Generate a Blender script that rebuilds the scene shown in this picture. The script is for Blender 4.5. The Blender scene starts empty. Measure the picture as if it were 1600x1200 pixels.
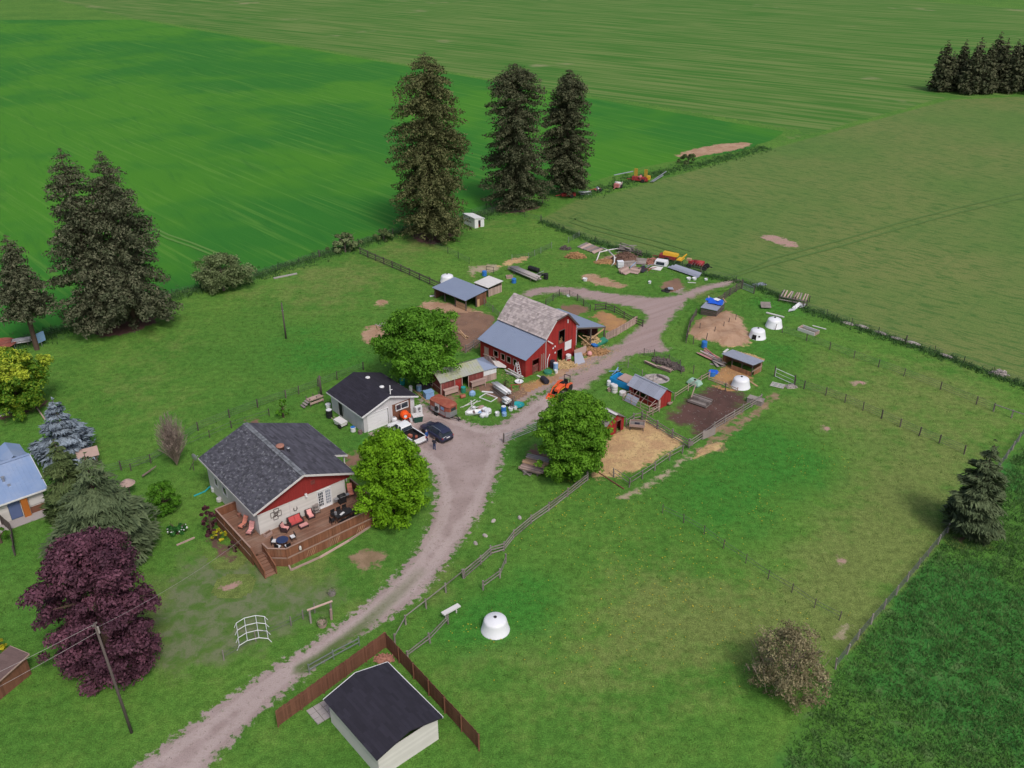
import bpy, math, random
import numpy as np
random.seed(11)
RNG = np.random.default_rng(11)
R = math.radians
S = bpy.context.scene
COL = S.collection

# ------------------------------------------------------------------ camera, sky, sun, exposure
F_PX, CAM_H, HORIZON = 1400.0, 58.0, 745.0
PITCH = math.atan(HORIZON / F_PX)
SP, CP = math.sin(PITCH), math.cos(PITCH)
cam_data = bpy.data.cameras.new("camera")
cam_data.sensor_width = 36.0
cam_data.sensor_fit = 'HORIZONTAL'
cam_data.lens = F_PX / 1600.0 * 36.0
cam_data.clip_start = 1.0
cam_data.clip_end = 6000.0
cam = bpy.data.objects.new("camera", cam_data)
COL.objects.link(cam)
cam.location = (0, 0, CAM_H)
cam.rotation_euler = (math.pi / 2 - PITCH, 0, 0)
S.camera = cam

SUN_EL, SUN_AZ = R(52), R(152)          # overcast: high, soft sun behind the viewer's right shoulder
world = bpy.data.worlds.new("World")
S.world = world
world.use_nodes = True
wn, wl = world.node_tree.nodes, world.node_tree.links
wn.clear()
sky = wn.new("ShaderNodeTexSky")
sky.sky_type = 'NISHITA'
sky.sun_disc = False
sky.sun_elevation = SUN_EL
sky.sun_rotation = SUN_AZ
sky.air_density = 1.0
sky.dust_density = 4.0
hs = wn.new("ShaderNodeHueSaturation")
hs.inputs["Saturation"].default_value = 0.8
bg = wn.new("ShaderNodeBackground")
bg.inputs["Strength"].default_value = 0.10
wo = wn.new("ShaderNodeOutputWorld")
wl.new(sky.outputs[0], hs.inputs["Color"])
wl.new(hs.outputs[0], bg.inputs["Color"])
wl.new(bg.outputs[0], wo.inputs["Surface"])
sun_data = bpy.data.lights.new("sun", 'SUN')
sun_data.energy = 1.35
sun_data.angle = R(13)
sun_data.color = (1.0, 0.95, 0.88)
sun = bpy.data.objects.new("sun", sun_data)
COL.objects.link(sun)
sun.location = (40, -40, 120)
sun.rotation_euler = (math.pi / 2 - SUN_EL, 0, math.pi - SUN_AZ)
S.view_settings.view_transform = 'Standard'
S.view_settings.look = 'None'
S.view_settings.exposure = 0.40
S.view_settings.gamma = 1.0
S.view_settings.use_curve_mapping = False
S.render.engine = 'CYCLES'
S.cycles.max_bounces = 6
S.cycles.diffuse_bounces = 3
S.cycles.transparent_max_bounces = 8


# ------------------------------------------------------------------ helpers
def G(px, py, z=0.0):
    """surveyed spot in the photograph (1600 x 1200) -> place in the world at height z"""
    u, v = (px - 800) / F_PX, (py - 600) / F_PX
    t = (z - CAM_H) / (-SP - v * CP)
    return (u * t, (CP - v * SP) * t, z)


def G2(px, py, z=0.0):
    return G(px, py, z)[:2]


def seg(a, b, z=0.0):
    """two spots -> middle, heading, length"""
    A, B = G(*a, z), G(*b, z)
    return ((A[0] + B[0]) / 2, (A[1] + B[1]) / 2, z), math.atan2(B[1] - A[1], B[0] - A[0]), math.dist(A, B)


def lerp(a, b, t):
    return tuple(x + (y - x) * t for x, y in zip(a, b))


class MB:
    """collects simple solids and links them as ONE mesh object"""
    def __init__(self):
        self.v, self.f, self.r = [], [], []

    def add(self, vs, fs, r=None):
        if r is None:
            r = random.uniform(-1, 1)
        n = len(self.v)
        self.v += [tuple(p) for p in vs]
        self.f += [tuple(i + n for i in q) for q in fs]
        self.r += [r] * len(vs)
        return self

    def box(self, c, s, rz=0.0, r=None):
        cx, cy, cz = c
        hx, hy, hz = s[0] / 2, s[1] / 2, s[2] / 2
        ca, sa = math.cos(rz), math.sin(rz)
        vs = []
        for z in (-hz, hz):
            for x, y in ((-hx, -hy), (hx, -hy), (hx, hy), (-hx, hy)):
                vs.append((cx + ca * x - sa * y, cy + sa * x + ca * y, cz + z))
        return self.add(vs, [(3, 2, 1, 0), (4, 5, 6, 7), (0, 1, 5, 4), (1, 2, 6, 5), (2, 3, 7, 6), (3, 0, 4, 7)], r)

    def bbox(self, x0, x1, y0, y1, z0, z1, r=None):
        return self.box(((x0 + x1) / 2, (y0 + y1) / 2, (z0 + z1) / 2), (x1 - x0, y1 - y0, z1 - z0), 0, r)

    def beam(self, a, b, w, h=None, r=None, taper=1.0):
        h = w if h is None else h
        a, b = np.array(a, float), np.array(b, float)
        d = b - a
        L = np.linalg.norm(d)
        if L < 1e-6:
            return self
        d /= L
        up = np.array((0, 0, 1.0)) if abs(d[2]) < .95 else np.array((1.0, 0, 0))
        s = np.cross(d, up)
        s /= np.linalg.norm(s)
        t = np.cross(s, d)
        vs = []
        for p, k in ((a, 1), (b, taper)):
            for x, y in ((-1, -1), (1, -1), (1, 1), (-1, 1)):
                vs.append(p + s * x * w * k / 2 + t * y * h * k / 2)
        return self.add(vs, [(3, 2, 1, 0), (4, 5, 6, 7), (0, 1, 5, 4), (1, 2, 6, 5), (2, 3, 7, 6), (3, 0, 4, 7)], r)

    def tube(self, pts, rad, n=6, r=None, caps=True):
        pts = [np.array(p, float) for p in pts]
        rads = rad if isinstance(rad, (list, tuple)) else [rad] * len(pts)
        vs, fs = [], []
        for i, p in enumerate(pts):
            d = pts[min(i + 1, len(pts) - 1)] - pts[max(i - 1, 0)]
            d = d / (np.linalg.norm(d) + 1e-9)
            up = np.array((0, 0, 1.0)) if abs(d[2]) < .9 else np.array((0, 1.0, 0))
            s = np.cross(d, up)
            s /= np.linalg.norm(s)
            t = np.cross(s, d)
            for k in range(n):
                q = 2 * math.pi * k / n
                vs.append(p + (s * math.cos(q) + t * math.sin(q)) * rads[i])
        for i in range(len(pts) - 1):
            for k in range(n):
                a, b = i * n + k, i * n + (k + 1) % n
                fs.append((a, b, b + n, a + n))
        if caps:
            fs.append(tuple(range(n - 1, -1, -1)))
            fs.append(tuple((len(pts) - 1) * n + k for k in range(n)))
        return self.add(vs, fs, r)

    def lathe(self, prof, n=16, c=(0, 0, 0), r=None, axis='z', sx=1.0, sy=1.0):
        vs, fs = [], []
        for rr, z in prof:
            for k in range(n):
                q = 2 * math.pi * k / n
                x, y = rr * math.cos(q) * sx, rr * math.sin(q) * sy
                p = (x, y, z) if axis == 'z' else ((z, x, y) if axis == 'x' else (x, z, y))
                vs.append((c[0] + p[0], c[1] + p[1], c[2] + p[2]))
        for i in range(len(prof) - 1):
            for k in range(n):
                a, b = i * n + k, i * n + (k + 1) % n
                fs.append((a, b, b + n, a + n))
        if prof[0][0] > 1e-4:
            fs.append(tuple(range(n - 1, -1, -1)))
        if prof[-1][0] > 1e-4:
            fs.append(tuple((len(prof) - 1) * n + k for k in range(n)))
        return self.add(vs, fs, r)

    def plate(self, pts, th, r=None):
        """flat polygon pts (counter-clockwise seen from outside) thickened inwards by th"""
        P = [np.array(p, float) for p in pts]
        nrm = np.zeros(3)
        for i in range(len(P)):
            nrm += np.cross(P[i], P[(i + 1) % len(P)])
        nrm /= np.linalg.norm(nrm) + 1e-12
        n = len(P)
        vs = P + [p - nrm * th for p in P]
        fs = [tuple(range(n)), tuple(range(2 * n - 1, n - 1, -1))]
        for i in range(n):
            j = (i + 1) % n
            fs.append((j, i, i + n, j + n))
        return self.add(vs, fs, r)

    def build(self, name, m, parent=None, smooth=False, kind=None, loc=None, rz=None):
        me = bpy.data.meshes.new(name)
        me.from_pydata(self.v, [], self.f)
        a = me.attributes.new("rnd", 'FLOAT', 'POINT')
        a.data.foreach_set("value", np.array(self.r, dtype=np.float32))
        me.materials.append(m)
        if smooth:
            me.polygons.foreach_set("use_smooth", [True] * len(me.polygons))
        me.update()
        return link(name, me, parent, kind, loc, rz)


def link(name, me, parent=None, kind=None, loc=None, rz=None):
    o = bpy.data.objects.new(name, me)
    COL.objects.link(o)
    if parent is not None:
        o.parent = parent
    if loc is not None:
        o.location = loc
    if rz is not None:
        o.rotation_euler = (0, 0, rz)
    if kind:
        o["kind"] = kind
    return o


def tag(o, label, cat, group=None):
    o["label"] = label
    o["category"] = cat
    if group:
        o["group"] = group
    return o


def thing(name, label, cat, loc=(0, 0, 0), rz=0.0, group=None):
    o = bpy.data.objects.new(name, None)
    o.empty_display_size = .3
    COL.objects.link(o)
    o.location = loc
    o.rotation_euler = (0, 0, rz)
    return tag(o, label, cat, group)


KIDS = {}


def dup(o, loc, rz=0.0, label=None, scale=None, parent=None):
    c = o.copy()
    COL.objects.link(c)
    if parent is not None:
        c.parent = parent
    c.location = loc
    c.rotation_euler = (0, 0, rz)
    if scale:
        c.scale = (scale,) * 3
    if label:
        c["label"] = label
    for ch in list(o.children):
        d = ch.copy()
        COL.objects.link(d)
        d.parent = c
        for g in list(ch.children):
            e = g.copy()
            COL.objects.link(e)
            e.parent = d
    return c


# ------------------------------------------------------------------ materials
def rgb(h):
    """sRGB hex -> linear"""
    out = []
    for i in (0, 2, 4):
        x = int(h[i:i + 2], 16) / 255
        out.append(x / 12.92 if x <= .04045 else ((x + .055) / 1.055) ** 2.4)
    return tuple(out)


class NT:
    def __init__(self, m):
        m.use_nodes = True
        self.t = m.node_tree
        self.n = self.t.nodes
        self.n.clear()
        self.out = self.n.new("ShaderNodeOutputMaterial")
        self.pos = self.n.new("ShaderNodeNewGeometry").outputs["Position"]

    def l(self, a, b):
        self.t.links.new(a, b)

    def attr(self, name):
        n = self.n.new("ShaderNodeAttribute")
        n.attribute_name = name
        return n.outputs["Fac"]

    def noise(self, scale, detail=3.0, rough=.55, vec=None, dist=0.0):
        n = self.n.new("ShaderNodeTexNoise")
        n.inputs["Scale"].default_value = scale
        n.inputs["Detail"].default_value = detail
        n.inputs["Roughness"].default_value = rough
        n.inputs["Distortion"].default_value = dist
        self.l(vec or self.pos, n.inputs["Vector"])
        return n.outputs["Fac"]

    def map(self, rz=0.0, sc=(1, 1, 1), loc=(0, 0, 0), vec=None):
        n = self.n.new("ShaderNodeMapping")
        n.vector_type = 'TEXTURE'
        n.inputs["Rotation"].default_value = (0, 0, rz)
        n.inputs["Scale"].default_value = sc
        n.inputs["Location"].default_value = loc
        self.l(vec or self.pos, n.inputs["Vector"])
        return n.outputs[0]

    def m(self, op, a, b=None, c=None, clamp=False):
        n = self.n.new("ShaderNodeMath")
        n.operation = op
        n.use_clamp = clamp
        for i, x in enumerate((a, b, c)):
            if x is None:
                continue
            if isinstance(x, (int, float)):
                n.inputs[i].default_value = x
            else:
                self.l(x, n.inputs[i])
        return n.outputs[0]

    def ramp(self, x, lo, hi):
        """0 below lo, 1 above hi"""
        n = self.n.new("ShaderNodeMapRange")
        n.interpolation_type = 'SMOOTHSTEP'
        n.inputs["From Min"].default_value = lo
        n.inputs["From Max"].default_value = hi
        self.l(x, n.inputs["Value"])
        return n.outputs[0]

    def mix(self, f, a, b):
        n = self.n.new("ShaderNodeMix")
        n.data_type = 'RGBA'
        n.blend_type = 'MIX'
        if isinstance(f, (int, float)):
            n.inputs[0].default_value = f
        else:
            self.l(f, n.inputs[0])
        for i, x in ((6, a), (7, b)):
            if isinstance(x, tuple):
                n.inputs[i].default_value = (*x[:3], 1)
            else:
                self.l(x, n.inputs[i])
        return n.outputs[2]

    def gain(self, col, f):
        """colour times factor"""
        n = self.n.new("ShaderNodeVectorMath")
        n.operation = 'SCALE'
        if isinstance(col, tuple):
            n.inputs[0].default_value = col[:3]
        else:
            self.l(col, n.inputs[0])
        if isinstance(f, (int, float)):
            n.inputs[3].default_value = f
        else:
            self.l(f, n.inputs[3])
        return n.outputs[0]

    def bsdf(self, col, rough=.85, metal=0.0, spec=.3, bump=None, bd=.02, coat=0.0):
        b = self.n.new("ShaderNodeBsdfPrincipled")
        if isinstance(col, tuple):
            b.inputs["Base Color"].default_value = (*col[:3], 1)
        else:
            self.l(col, b.inputs["Base Color"])
        b.inputs["Roughness"].default_value = rough
        b.inputs["Metallic"].default_value = metal
        b.inputs["Specular IOR Level"].default_value = spec
        b.inputs["Coat Weight"].default_value = coat
        if bump is not None:
            n = self.n.new("ShaderNodeBump")
            n.inputs["Distance"].default_value = bd
            self.l(bump, n.inputs["Height"])
            self.l(n.outputs[0], b.inputs["Normal"])
        self.l(b.outputs[0], self.out.inputs["Surface"])
        return b


def mat(name, col, rough=.8, var=.18, ns=1.5, rnd=.12, metal=0.0, spec=.3, col2=None, amt=(.55, .7), ns2=.8, bump=0.0, coat=0.0):
    m = bpy.data.materials.new(name)
    t = NT(m)
    c = col
    if col2:
        c = t.mix(t.ramp(t.noise(ns2, 5, .65), *amt), col, col2)
    n = t.noise(ns, 4, .6)
    f = t.m('MULTIPLY_ADD', n, 2 * var, 1 - var)
    f = t.m('MULTIPLY_ADD', t.attr("rnd"), rnd, f)
    t.bsdf(t.gain(c, f), rough, metal, spec, n if bump else None, bump, coat)
    return m


M = {}
M['white'] = mat('white_paint', (.68, .68, .70), .5, .08, 2, .05)
M['offwhite'] = mat('offwhite_siding', (.56, .54, .52), .7, .10, .8, .05)
M['fascia'] = mat('pale_fascia', (.58, .56, .56), .6, .1, 1)
M['grey_siding'] = mat('grey_white_siding', (.52, .51, .53), .7, .1, .7, .04)
M['red_paint'] = mat('red_barn_paint', (.29, .024, .022), .8, .18, .9, .16, col2=(.24, .07, .055), amt=(.55, .8))
M['red_gable'] = mat('red_gable_paint', (.25, .026, .024), .75, .08, .6, .05)
M['dull_red'] = mat('faded_red_boards', (.20, .05, .045), .85, .2, 1.2, .2, col2=(.22, .14, .12), amt=(.5, .75))
M['brown_board'] = mat('brown_boards', (.17, .075, .048), .8, .2, 1, .2)
M['deck_wood'] = mat('stained_deck_wood', (.21, .088, .050), .75, .14, 1.2, .18, col2=(.22, .13, .09), amt=(.5, .8), ns2=.5)
M['deck_floor'] = mat('worn_deck_boards', (.20, .105, .072), .8, .15, .9, .18, col2=(.25, .165, .125), amt=(.45, .75), ns2=.4)
M['deck_cap'] = mat('pale_deck_cap', (.32, .21, .17), .75, .1, 2, .1)
M['grey_wood'] = mat('weathered_grey_wood', (.24, .21, .20), .9, .22, 2, .25, col2=(.15, .12, .11), amt=(.5, .75))
M['dark_wood'] = mat('dark_weathered_wood', (.10, .08, .075), .9, .2, 2, .25)
M['tan_wood'] = mat('fresh_tan_wood', (.42, .27, .16), .8, .15, 2, .25)
M['pink_wood'] = mat('sun_faded_boards', (.38, .27, .24), .85, .15, 2, .3)
M['ply'] = mat('orange_plywood', (.28, .14, .075), .8, .2, 1.2, .2)
M['shingle_dark'] = mat('weathered_asphalt_shingles', (.070, .070, .088), .9, .15, 3, .34, col2=(.165, .170, .190), amt=(.52, .66), ns2=3.2)
M['shingle_grey'] = mat('grey_asphalt_shingles', (.070, .068, .088), .9, .12, 2, .34)
M['shingle_black'] = mat('black_asphalt_shingles', (.026, .024, .036), .9, .15, 1.2, .18, col2=(.05, .038, .036), amt=(.6, .9), ns2=.25)
M['ridge'] = mat('worn_ridge_caps', (.16, .17, .19), .9, .2, 2, .3)
M['wood_shingle'] = mat('weathered_cedar_shingles', (.43, .37, .365), .9, .10, 1.2, .28, col2=(.34, .29, .295), amt=(.45, .7), ns2=1.0)
M['roof_blue'] = mat('blue_grey_steel_roof', (.27, .32, .44), .45, .06, .5, .04, metal=.25, spec=.5)
M['roof_grey'] = mat('galvanised_roof', (.36, .38, .46), .45, .10, .8, .16, metal=.35, spec=.5)
M['roof_green'] = mat('mossy_tin_roof', (.36, .37, .34), .6, .1, .7, .05, metal=.2, col2=(.34, .36, .20), amt=(.4, .65), ns2=.45)
M['roof_pale'] = mat('white_tin_roof', (.60, .58, .58), .5, .08, 1, .05)
M['nroof'] = mat('light_blue_steel_roof', (.24, .34, .55), .4, .1, .5, .06, metal=.25, spec=.5, col2=(.32, .4, .57), amt=(.4, .7), ns2=.3)
M['glass'] = mat('dark_glass', (.03, .04, .055), .12, .05, 1, 0, spec=.7)
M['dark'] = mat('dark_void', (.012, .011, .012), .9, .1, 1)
M['black'] = mat('black_plastic', (.018, .018, .021), .55, .1, 2, .1)
M['tyre'] = mat('tyre_rubber', (.022, .021, .022), .85, .15, 4, .1)
M['steel'] = mat('dull_steel', (.38, .39, .42), .4, .12, 2, .1, metal=.6)
M['chrome'] = mat('bright_steel', (.6, .6, .63), .3, .05, 2, .05, metal=.8)
M['pipe_white'] = mat('white_plastic', (.66, .67, .70), .4, .05, 1.5, .05)
M['dome'] = mat('white_moulded_plastic', (.70, .71, .76), .4, .04, .8, 0, spec=.4, col2=(.62, .62, .64), amt=(.6, .8), ns2=.6)
M['navy'] = mat('navy_car_paint', (.022, .024, .06), .28, .03, 1, 0, spec=.6, coat=.4)
M['carwhite'] = mat('white_car_paint', (.74, .75, .78), .3, .03, 1, 0, spec=.5, coat=.3)
M['orange'] = mat('orange_paint', (.70, .11, .035), .5, .1, 3, .1)
M['orange2'] = mat('bright_orange_plastic', (.75, .09, .012), .5, .08, 3, .1)
M['yellow'] = mat('yellow_paint', (.62, .36, .03), .55, .12, 3, .1)
M['mred'] = mat('red_machine_paint', (.30, .03, .035), .6, .2, 3, .2, col2=(.2, .07, .06), amt=(.5, .7), ns2=2)
M['pinkred'] = mat('faded_red_machine', (.46, .16, .16), .6, .2, 3, .2)
M['rust'] = mat('rusty_red_metal', (.28, .075, .05), .7, .2, 2, .1, col2=(.36, .14, .09), amt=(.45, .7), ns2=1.4)
M['blue'] = mat('blue_plastic', (.03, .16, .50), .5, .1, 2, .15)
M['blue_pale'] = mat('pale_blue_plastic', (.22, .36, .60), .5, .1, 2, .15)
M['tarp'] = mat('blue_tarpaulin', (.015, .10, .58), .5, .1, 2, .1)
M['bright_blue'] = mat('bright_blue_tarpaulin', (.02, .28, .62), .45, .1, 2, .15)
M['teal'] = mat('teal_plastic', (.02, .30, .32), .5, .1, 2, .1)
M['green_p'] = mat('green_plastic', (.03, .20, .13), .55, .15, 2, .15)
M['green_dk'] = mat('dark_green_plastic', (.02, .07, .055), .5, .1, 2, .1)
M['cushion'] = mat('red_striped_cushion', (.50, .085, .085), .85, .06, 3, .1)
M['cushion_pink'] = mat('pink_white_cushion', (.62, .30, .29), .85, .1, 5, .2)
M['cushion_coral'] = mat('coral_white_cushion', (.68, .26, .19), .85, .1, 5, .2)
M['wicker'] = mat('dark_brown_wicker', (.055, .03, .032), .8, .15, 6, .1)
M['skin'] = mat('skin', (.48, .28, .21), .6, .05, 5)
M['hair'] = mat('dark_hair', (.05, .04, .035), .7, .1, 8)
M['grey_hair'] = mat('grey_hair', (.32, .31, .31), .7, .1, 8)
M['jacket'] = mat('blue_jacket_cloth', (.02, .075, .26), .85, .12, 5)
M['darkcloth'] = mat('dark_cloth', (.028, .026, .040), .85, .12, 5)
M['jeans'] = mat('denim', (.035, .055, .13), .9, .12, 5)
M['straw'] = mat('loose_straw', (.46, .33, .17), .95, .2, 3, .35)
M['hay'] = mat('old_hay', (.33, .19, .09), .95, .2, 2, .35)
M['soilheap'] = mat('brown_manure', (.13, .075, .055), .95, .25, 2, .3, bump=.05)
M['stone'] = mat('pale_stones', (.32, .28, .27), .9, .2, 3, .3)
M['concrete'] = mat('concrete', (.34, .31, .31), .85, .1, .8, .05)
M['wire'] = mat('fence_wire', (.12, .13, .13), .6, .1, 3, .1, metal=.3)
M['tpost'] = mat('green_steel_posts', (.035, .045, .04), .7, .2, 3, .2)
M['brick'] = mat('red_brown_brick', (.34, .16, .12), .85, .15, 4, .3)
M['bark'] = mat('brown_bark', (.10, .065, .050), .95, .25, 3, .1, bump=.03)
M['bark_grey'] = mat('grey_bark', (.17, .13, .115), .95, .2, 3, .1)
M['leather'] = mat('brown_cover', (.15, .10, .095), .8, .15, 1.5, .1)


def leaf_mat(name, col, rnd=.25, trans=.22, col2=None, hue=.35, spec=.2):
    m = bpy.data.materials.new(name)
    t = NT(m)
    r = t.attr("rnd")
    c = t.mix(t.m('MULTIPLY_ADD', r, hue, .5, clamp=True), col, col2 or col)
    f = t.m('MULTIPLY_ADD', r, rnd, 1.0)
    f = t.m('MULTIPLY', f, t.m('MULTIPLY_ADD', t.noise(.7, 3), .5, .75))
    c = t.gain(c, f)
    b = t.bsdf(c, .65, 0, spec)
    tr = t.n.new("ShaderNodeBsdfTranslucent")
    t.l(c, tr.inputs["Color"])
    mx = t.n.new("ShaderNodeMixShader")
    mx.inputs[0].default_value = trans
    t.l(b.outputs[0], mx.inputs[1])
    t.l(tr.outputs[0], mx.inputs[2])
    t.l(mx.outputs[0], t.out.inputs["Surface"])
    return m
# ------------------------------------------------------------------ the ground and what lies flat on it
def px_poly(pts):
    return np.array([G2(*p) for p in pts])


def chaikin(P, n=2):
    for _ in range(n):
        Q = np.roll(P, -1, 0)
        P = np.stack([P * .75 + Q * .25, P * .25 + Q * .75], 1).reshape(-1, 2)
    return P


def sdf(X, poly):
    """signed distance to a polygon, positive inside"""
    out = np.full(len(X), 1e9)
    inside = np.zeros(len(X), bool)
    n = len(poly)
    for i in range(n):
        a, b = poly[i], poly[(i + 1) % n]
        e = b - a
        w = X - a
        t = np.clip((w @ e) / (e @ e + 1e-12), 0, 1)
        d = w - t[:, None] * e
        out = np.minimum(out, (d * d).sum(1))
        c = ((a[1] <= X[:, 1]) != (b[1] <= X[:, 1]))
        xi = a[0] + (X[:, 1] - a[1]) / (b[1] - a[1] + 1e-12) * (b[0] - a[0])
        inside ^= c & (X[:, 0] < xi)
    d = np.sqrt(out)
    return np.where(inside, d, -d)


# places where the pasture is dry (first list) or rank and lush (second): spot, reach in metres, amount
DRY = [(1330, 640, 9, .8), (1450, 600, 10, .7), (1300, 565, 6, .55), (1420, 760, 10, .85), (1390, 860, 9, .9), (1490, 700, 8, .6), (1290, 900, 7, .6), (1330, 980, 5, .7),
       (1100, 960, 8, .5), (1000, 920, 7, .35), (1230, 980, 6, .6), (560, 430, 9, .6), (500, 470, 9, .5), (620, 395, 7, .5), (660, 380, 6, .6), (390, 460, 6, .4), (900, 1040, 8, .45),
       (200, 600, 7, .35), (250, 640, 6, .3), (330, 930, 7, .75), (360, 960, 5, .7), (300, 990, 6, .5), (430, 900, 5, .6), (480, 905, 4, .5), (395, 880, 3, .6), (270, 960, 5, .6),
       (360, 905, 3, .8), (1060, 1000, 8, .4), (700, 920, 4, .5), (570, 960, 3, .4), (1540, 640, 7, .4), (790, 350, 8, .35), (480, 430, 7, .45), (740, 1010, 5, .35), (880, 720, 3, .6),
       (1120, 470, 5, .4), (1090, 455, 4, .6), (250, 540, 8, .3), (640, 690, 3, .5), (880, 400, 7, .3), (960, 400, 6, .35)]
LUSH = [(1190, 690, 9, .8), (1250, 730, 7, .7), (1110, 760, 10, .7), (1150, 820, 8, .45), (820, 960, 6, .8), (760, 950, 4, .6), (840, 900, 5, .5), (480, 520, 8, .7), (540, 560, 8, .8),
        (460, 570, 7, .5), (330, 560, 8, .4), (1340, 500, 5, .6), (1230, 480, 6, .8), (1180, 470, 4, .6), (1230, 560, 6, .5), (1050, 550, 4, .5), (960, 600, 4, .5), (740, 620, 4, .6),
        (560, 690, 5, .6), (250, 870, 4, .4), (40, 860, 6, .6), (60, 960, 6, .5), (430, 800, 6, .3), (800, 700, 6, .5), (780, 760, 5, .5), (640, 830, 3, .5), (700, 990, 4, .5), (760, 590, 3, .4),
        (1000, 430, 5, .3), (880, 430, 6, .3), (820, 405, 6, .4), (380, 500, 7, .3), (720, 990, 3, .6), (1200, 545, 6, .6), (1390, 700, 5, .3)]


def soft(X, spots):
    v = np.zeros(len(X))
    for px, py, r, a in spots:
        c = np.array(G2(px, py))
        d2 = ((X - c) ** 2).sum(1)
        v += a * np.exp(-d2 / (r * r * .7))
    return np.clip(v, 0, 1)


def grass_nodes(t):
    """meadow colour at a place in the world: the same wherever it is asked for"""
    flat = t.n.new("ShaderNodeVectorMath")
    flat.operation = 'MULTIPLY'
    t.l(t.pos, flat.inputs[0])
    flat.inputs[1].default_value = (1, 1, 0)
    t.pos = flat.outputs[0]
    dry, lush = t.attr("dry"), t.attr("lush")
    big, mid, fine = t.noise(.045, 5, .6), t.noise(.35, 6, .7), t.noise(4.5, 3, .75)
    clump = t.noise(1.3, 5, .75)
    p = t.m('ADD', t.m('MULTIPLY_ADD', mid, .9, -.45), big)
    c = t.mix(t.ramp(p, .3, .72), (.066, .172, .026), (.100, .208, .034))
    f = t.m('MULTIPLY_ADD', mid, 1.9, -.95)
    f = t.m('ADD', f, t.m('MULTIPLY', dry, .92))
    c = t.mix(t.m('MULTIPLY', t.ramp(f, .05, .9), .92), c, (.150, .192, .054))
    f = t.m('ADD', t.m('MULTIPLY_ADD', mid, 1.9, -.95), t.m('MULTIPLY', lush, 1.0))
    c = t.mix(t.m('MULTIPLY', t.ramp(f, .2, 1.1), .9), c, (.042, .180, .024))
    spot = t.ramp(clump, .60, .74)
    c = t.mix(t.m('MULTIPLY', spot, t.m('MULTIPLY_ADD', dry, .4, .18)), c, (.21, .185, .10))
    g = t.m('MULTIPLY_ADD', t.ramp(t.noise(8.5, 3, .8), .3, .7), .8, .6)
    g = t.m('MULTIPLY', g, t.m('MULTIPLY_ADD', t.ramp(clump, .28, .68), .5, .72))
    return t.gain(c, g), t.m('ADD', fine, clump)


def ground_mat(name, kind=None, fade=(-.3, .5), amp=2.4, ns=.8, base=None):
    m = bpy.data.materials.new(name)
    t = NT(m)
    col, h = base(t) if base else grass_nodes(t)
    if kind:
        k, kh = kind(t)
        d = t.attr("sd")
        e = t.m('ADD', d, t.m('MULTIPLY_ADD', t.noise(ns, 6, .68), 2 * amp, -amp))
        f = t.ramp(e, *fade)
        col = t.mix(f, col, k)
        if kh is not None:
            h = kh
    t.bsdf(col, .95, 0, .12, h, .05)
    return m


def k_gravel(t):
    a, b, c = t.noise(.25, 5, .6), t.noise(2.2, 5, .75), t.noise(9, 3, .8)
    col = t.mix(t.ramp(a, .35, .65), (.38, .30, .29), (.31, .24, .23))
    col = t.mix(t.ramp(t.m('ADD', b, t.m('MULTIPLY', t.attr('mid'), .2)), .60, .82), col, (.17, .135, .115))
    rut = t.m('ADD', t.attr('sd'), t.m('MULTIPLY_ADD', t.noise(.5, 3), 1.4, -.7))
    rut = t.m('MULTIPLY', t.ramp(rut, .7, 1.2), t.ramp(rut, 2.3, 1.7))
    col = t.mix(t.m('MULTIPLY', rut, .5), col, (.47, .39, .375))
    col = t.mix(t.m('MULTIPLY', t.ramp(b, .52, .66), .45), col, (.22, .17, .15))
    g = t.m('MULTIPLY', t.attr('mid'), t.ramp(b, .2, .42))
    col = t.mix(g, col, (.10, .15, .045))
    return t.gain(col, t.m('MULTIPLY_ADD', c, .8, .6)), t.m('ADD', b, c)


def k_lane(t):
    st = t.noise(1.0, 4, .6, t.map(R(36), (14, 1.1, 1)), dist=.7)
    b, c = t.noise(1.2, 6, .75), t.noise(8, 3, .8)
    col = t.mix(t.ramp(st, .3, .7), (.355, .270, .26), (.305, .222, .21))
    col = t.mix(t.ramp(b, .6, .8), col, (.26, .19, .13))
    g = t.m('MULTIPLY', t.attr('mid'), t.ramp(b, .35, .55))
    col = t.mix(g, col, (.12, .15, .05))
    return t.gain(col, t.m('MULTIPLY_ADD', c, .8, .6)), t.m('ADD', b, c)


def k_two(c1, c2, c3, s=.5, hi=.65, streak=None):
    def k(t):
        a, b, c = t.noise(s, 5, .65, dist=.4), t.noise(2.4, 6, .78), t.noise(10, 3, .8)
        col = t.mix(t.ramp(a, .38, .62), c1, c2)
        col = t.mix(t.ramp(b, hi - .1, hi + .1), col, c3)
        return t.gain(col, t.m('MULTIPLY_ADD', c, .9, .55)), t.m('ADD', b, c)
    return k


k_straw = k_two((.56, .40, .20), (.45, .285, .155), (.33, .215, .125), .5, .6)
k_tan = k_two((.42, .275, .19), (.33, .20, .13), (.50, .36, .22), .4, .62)
k_brown = k_two((.25, .15, .105), (.19, .115, .085), (.33, .22, .15), .3, .68)
k_mud = k_two((.115, .062, .055), (.085, .05, .044), (.10, .10, .045), .3, .66)
k_orange = k_two((.42, .235, .105), (.34, .19, .10), (.45, .3, .17), .4, .66)
k_soil = k_two((.16, .085, .075), (.12, .07, .06), (.2, .13, .1), .4, .66)
k_pale = k_two((.40, .33, .24), (.30, .25, .16), (.14, .16, .06), .5, .62)
k_chips = k_two((.30, .21, .14), (.22, .155, .095), (.12, .13, .05), .6, .66)
k_lawn = k_two((.160, .185, .100), (.085, .165, .034), (.19, .18, .105), .6, .64)
k_pink = k_two((.42, .25, .23), (.36, .26, .2), (.2, .16, .1), .6, .62)


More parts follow.
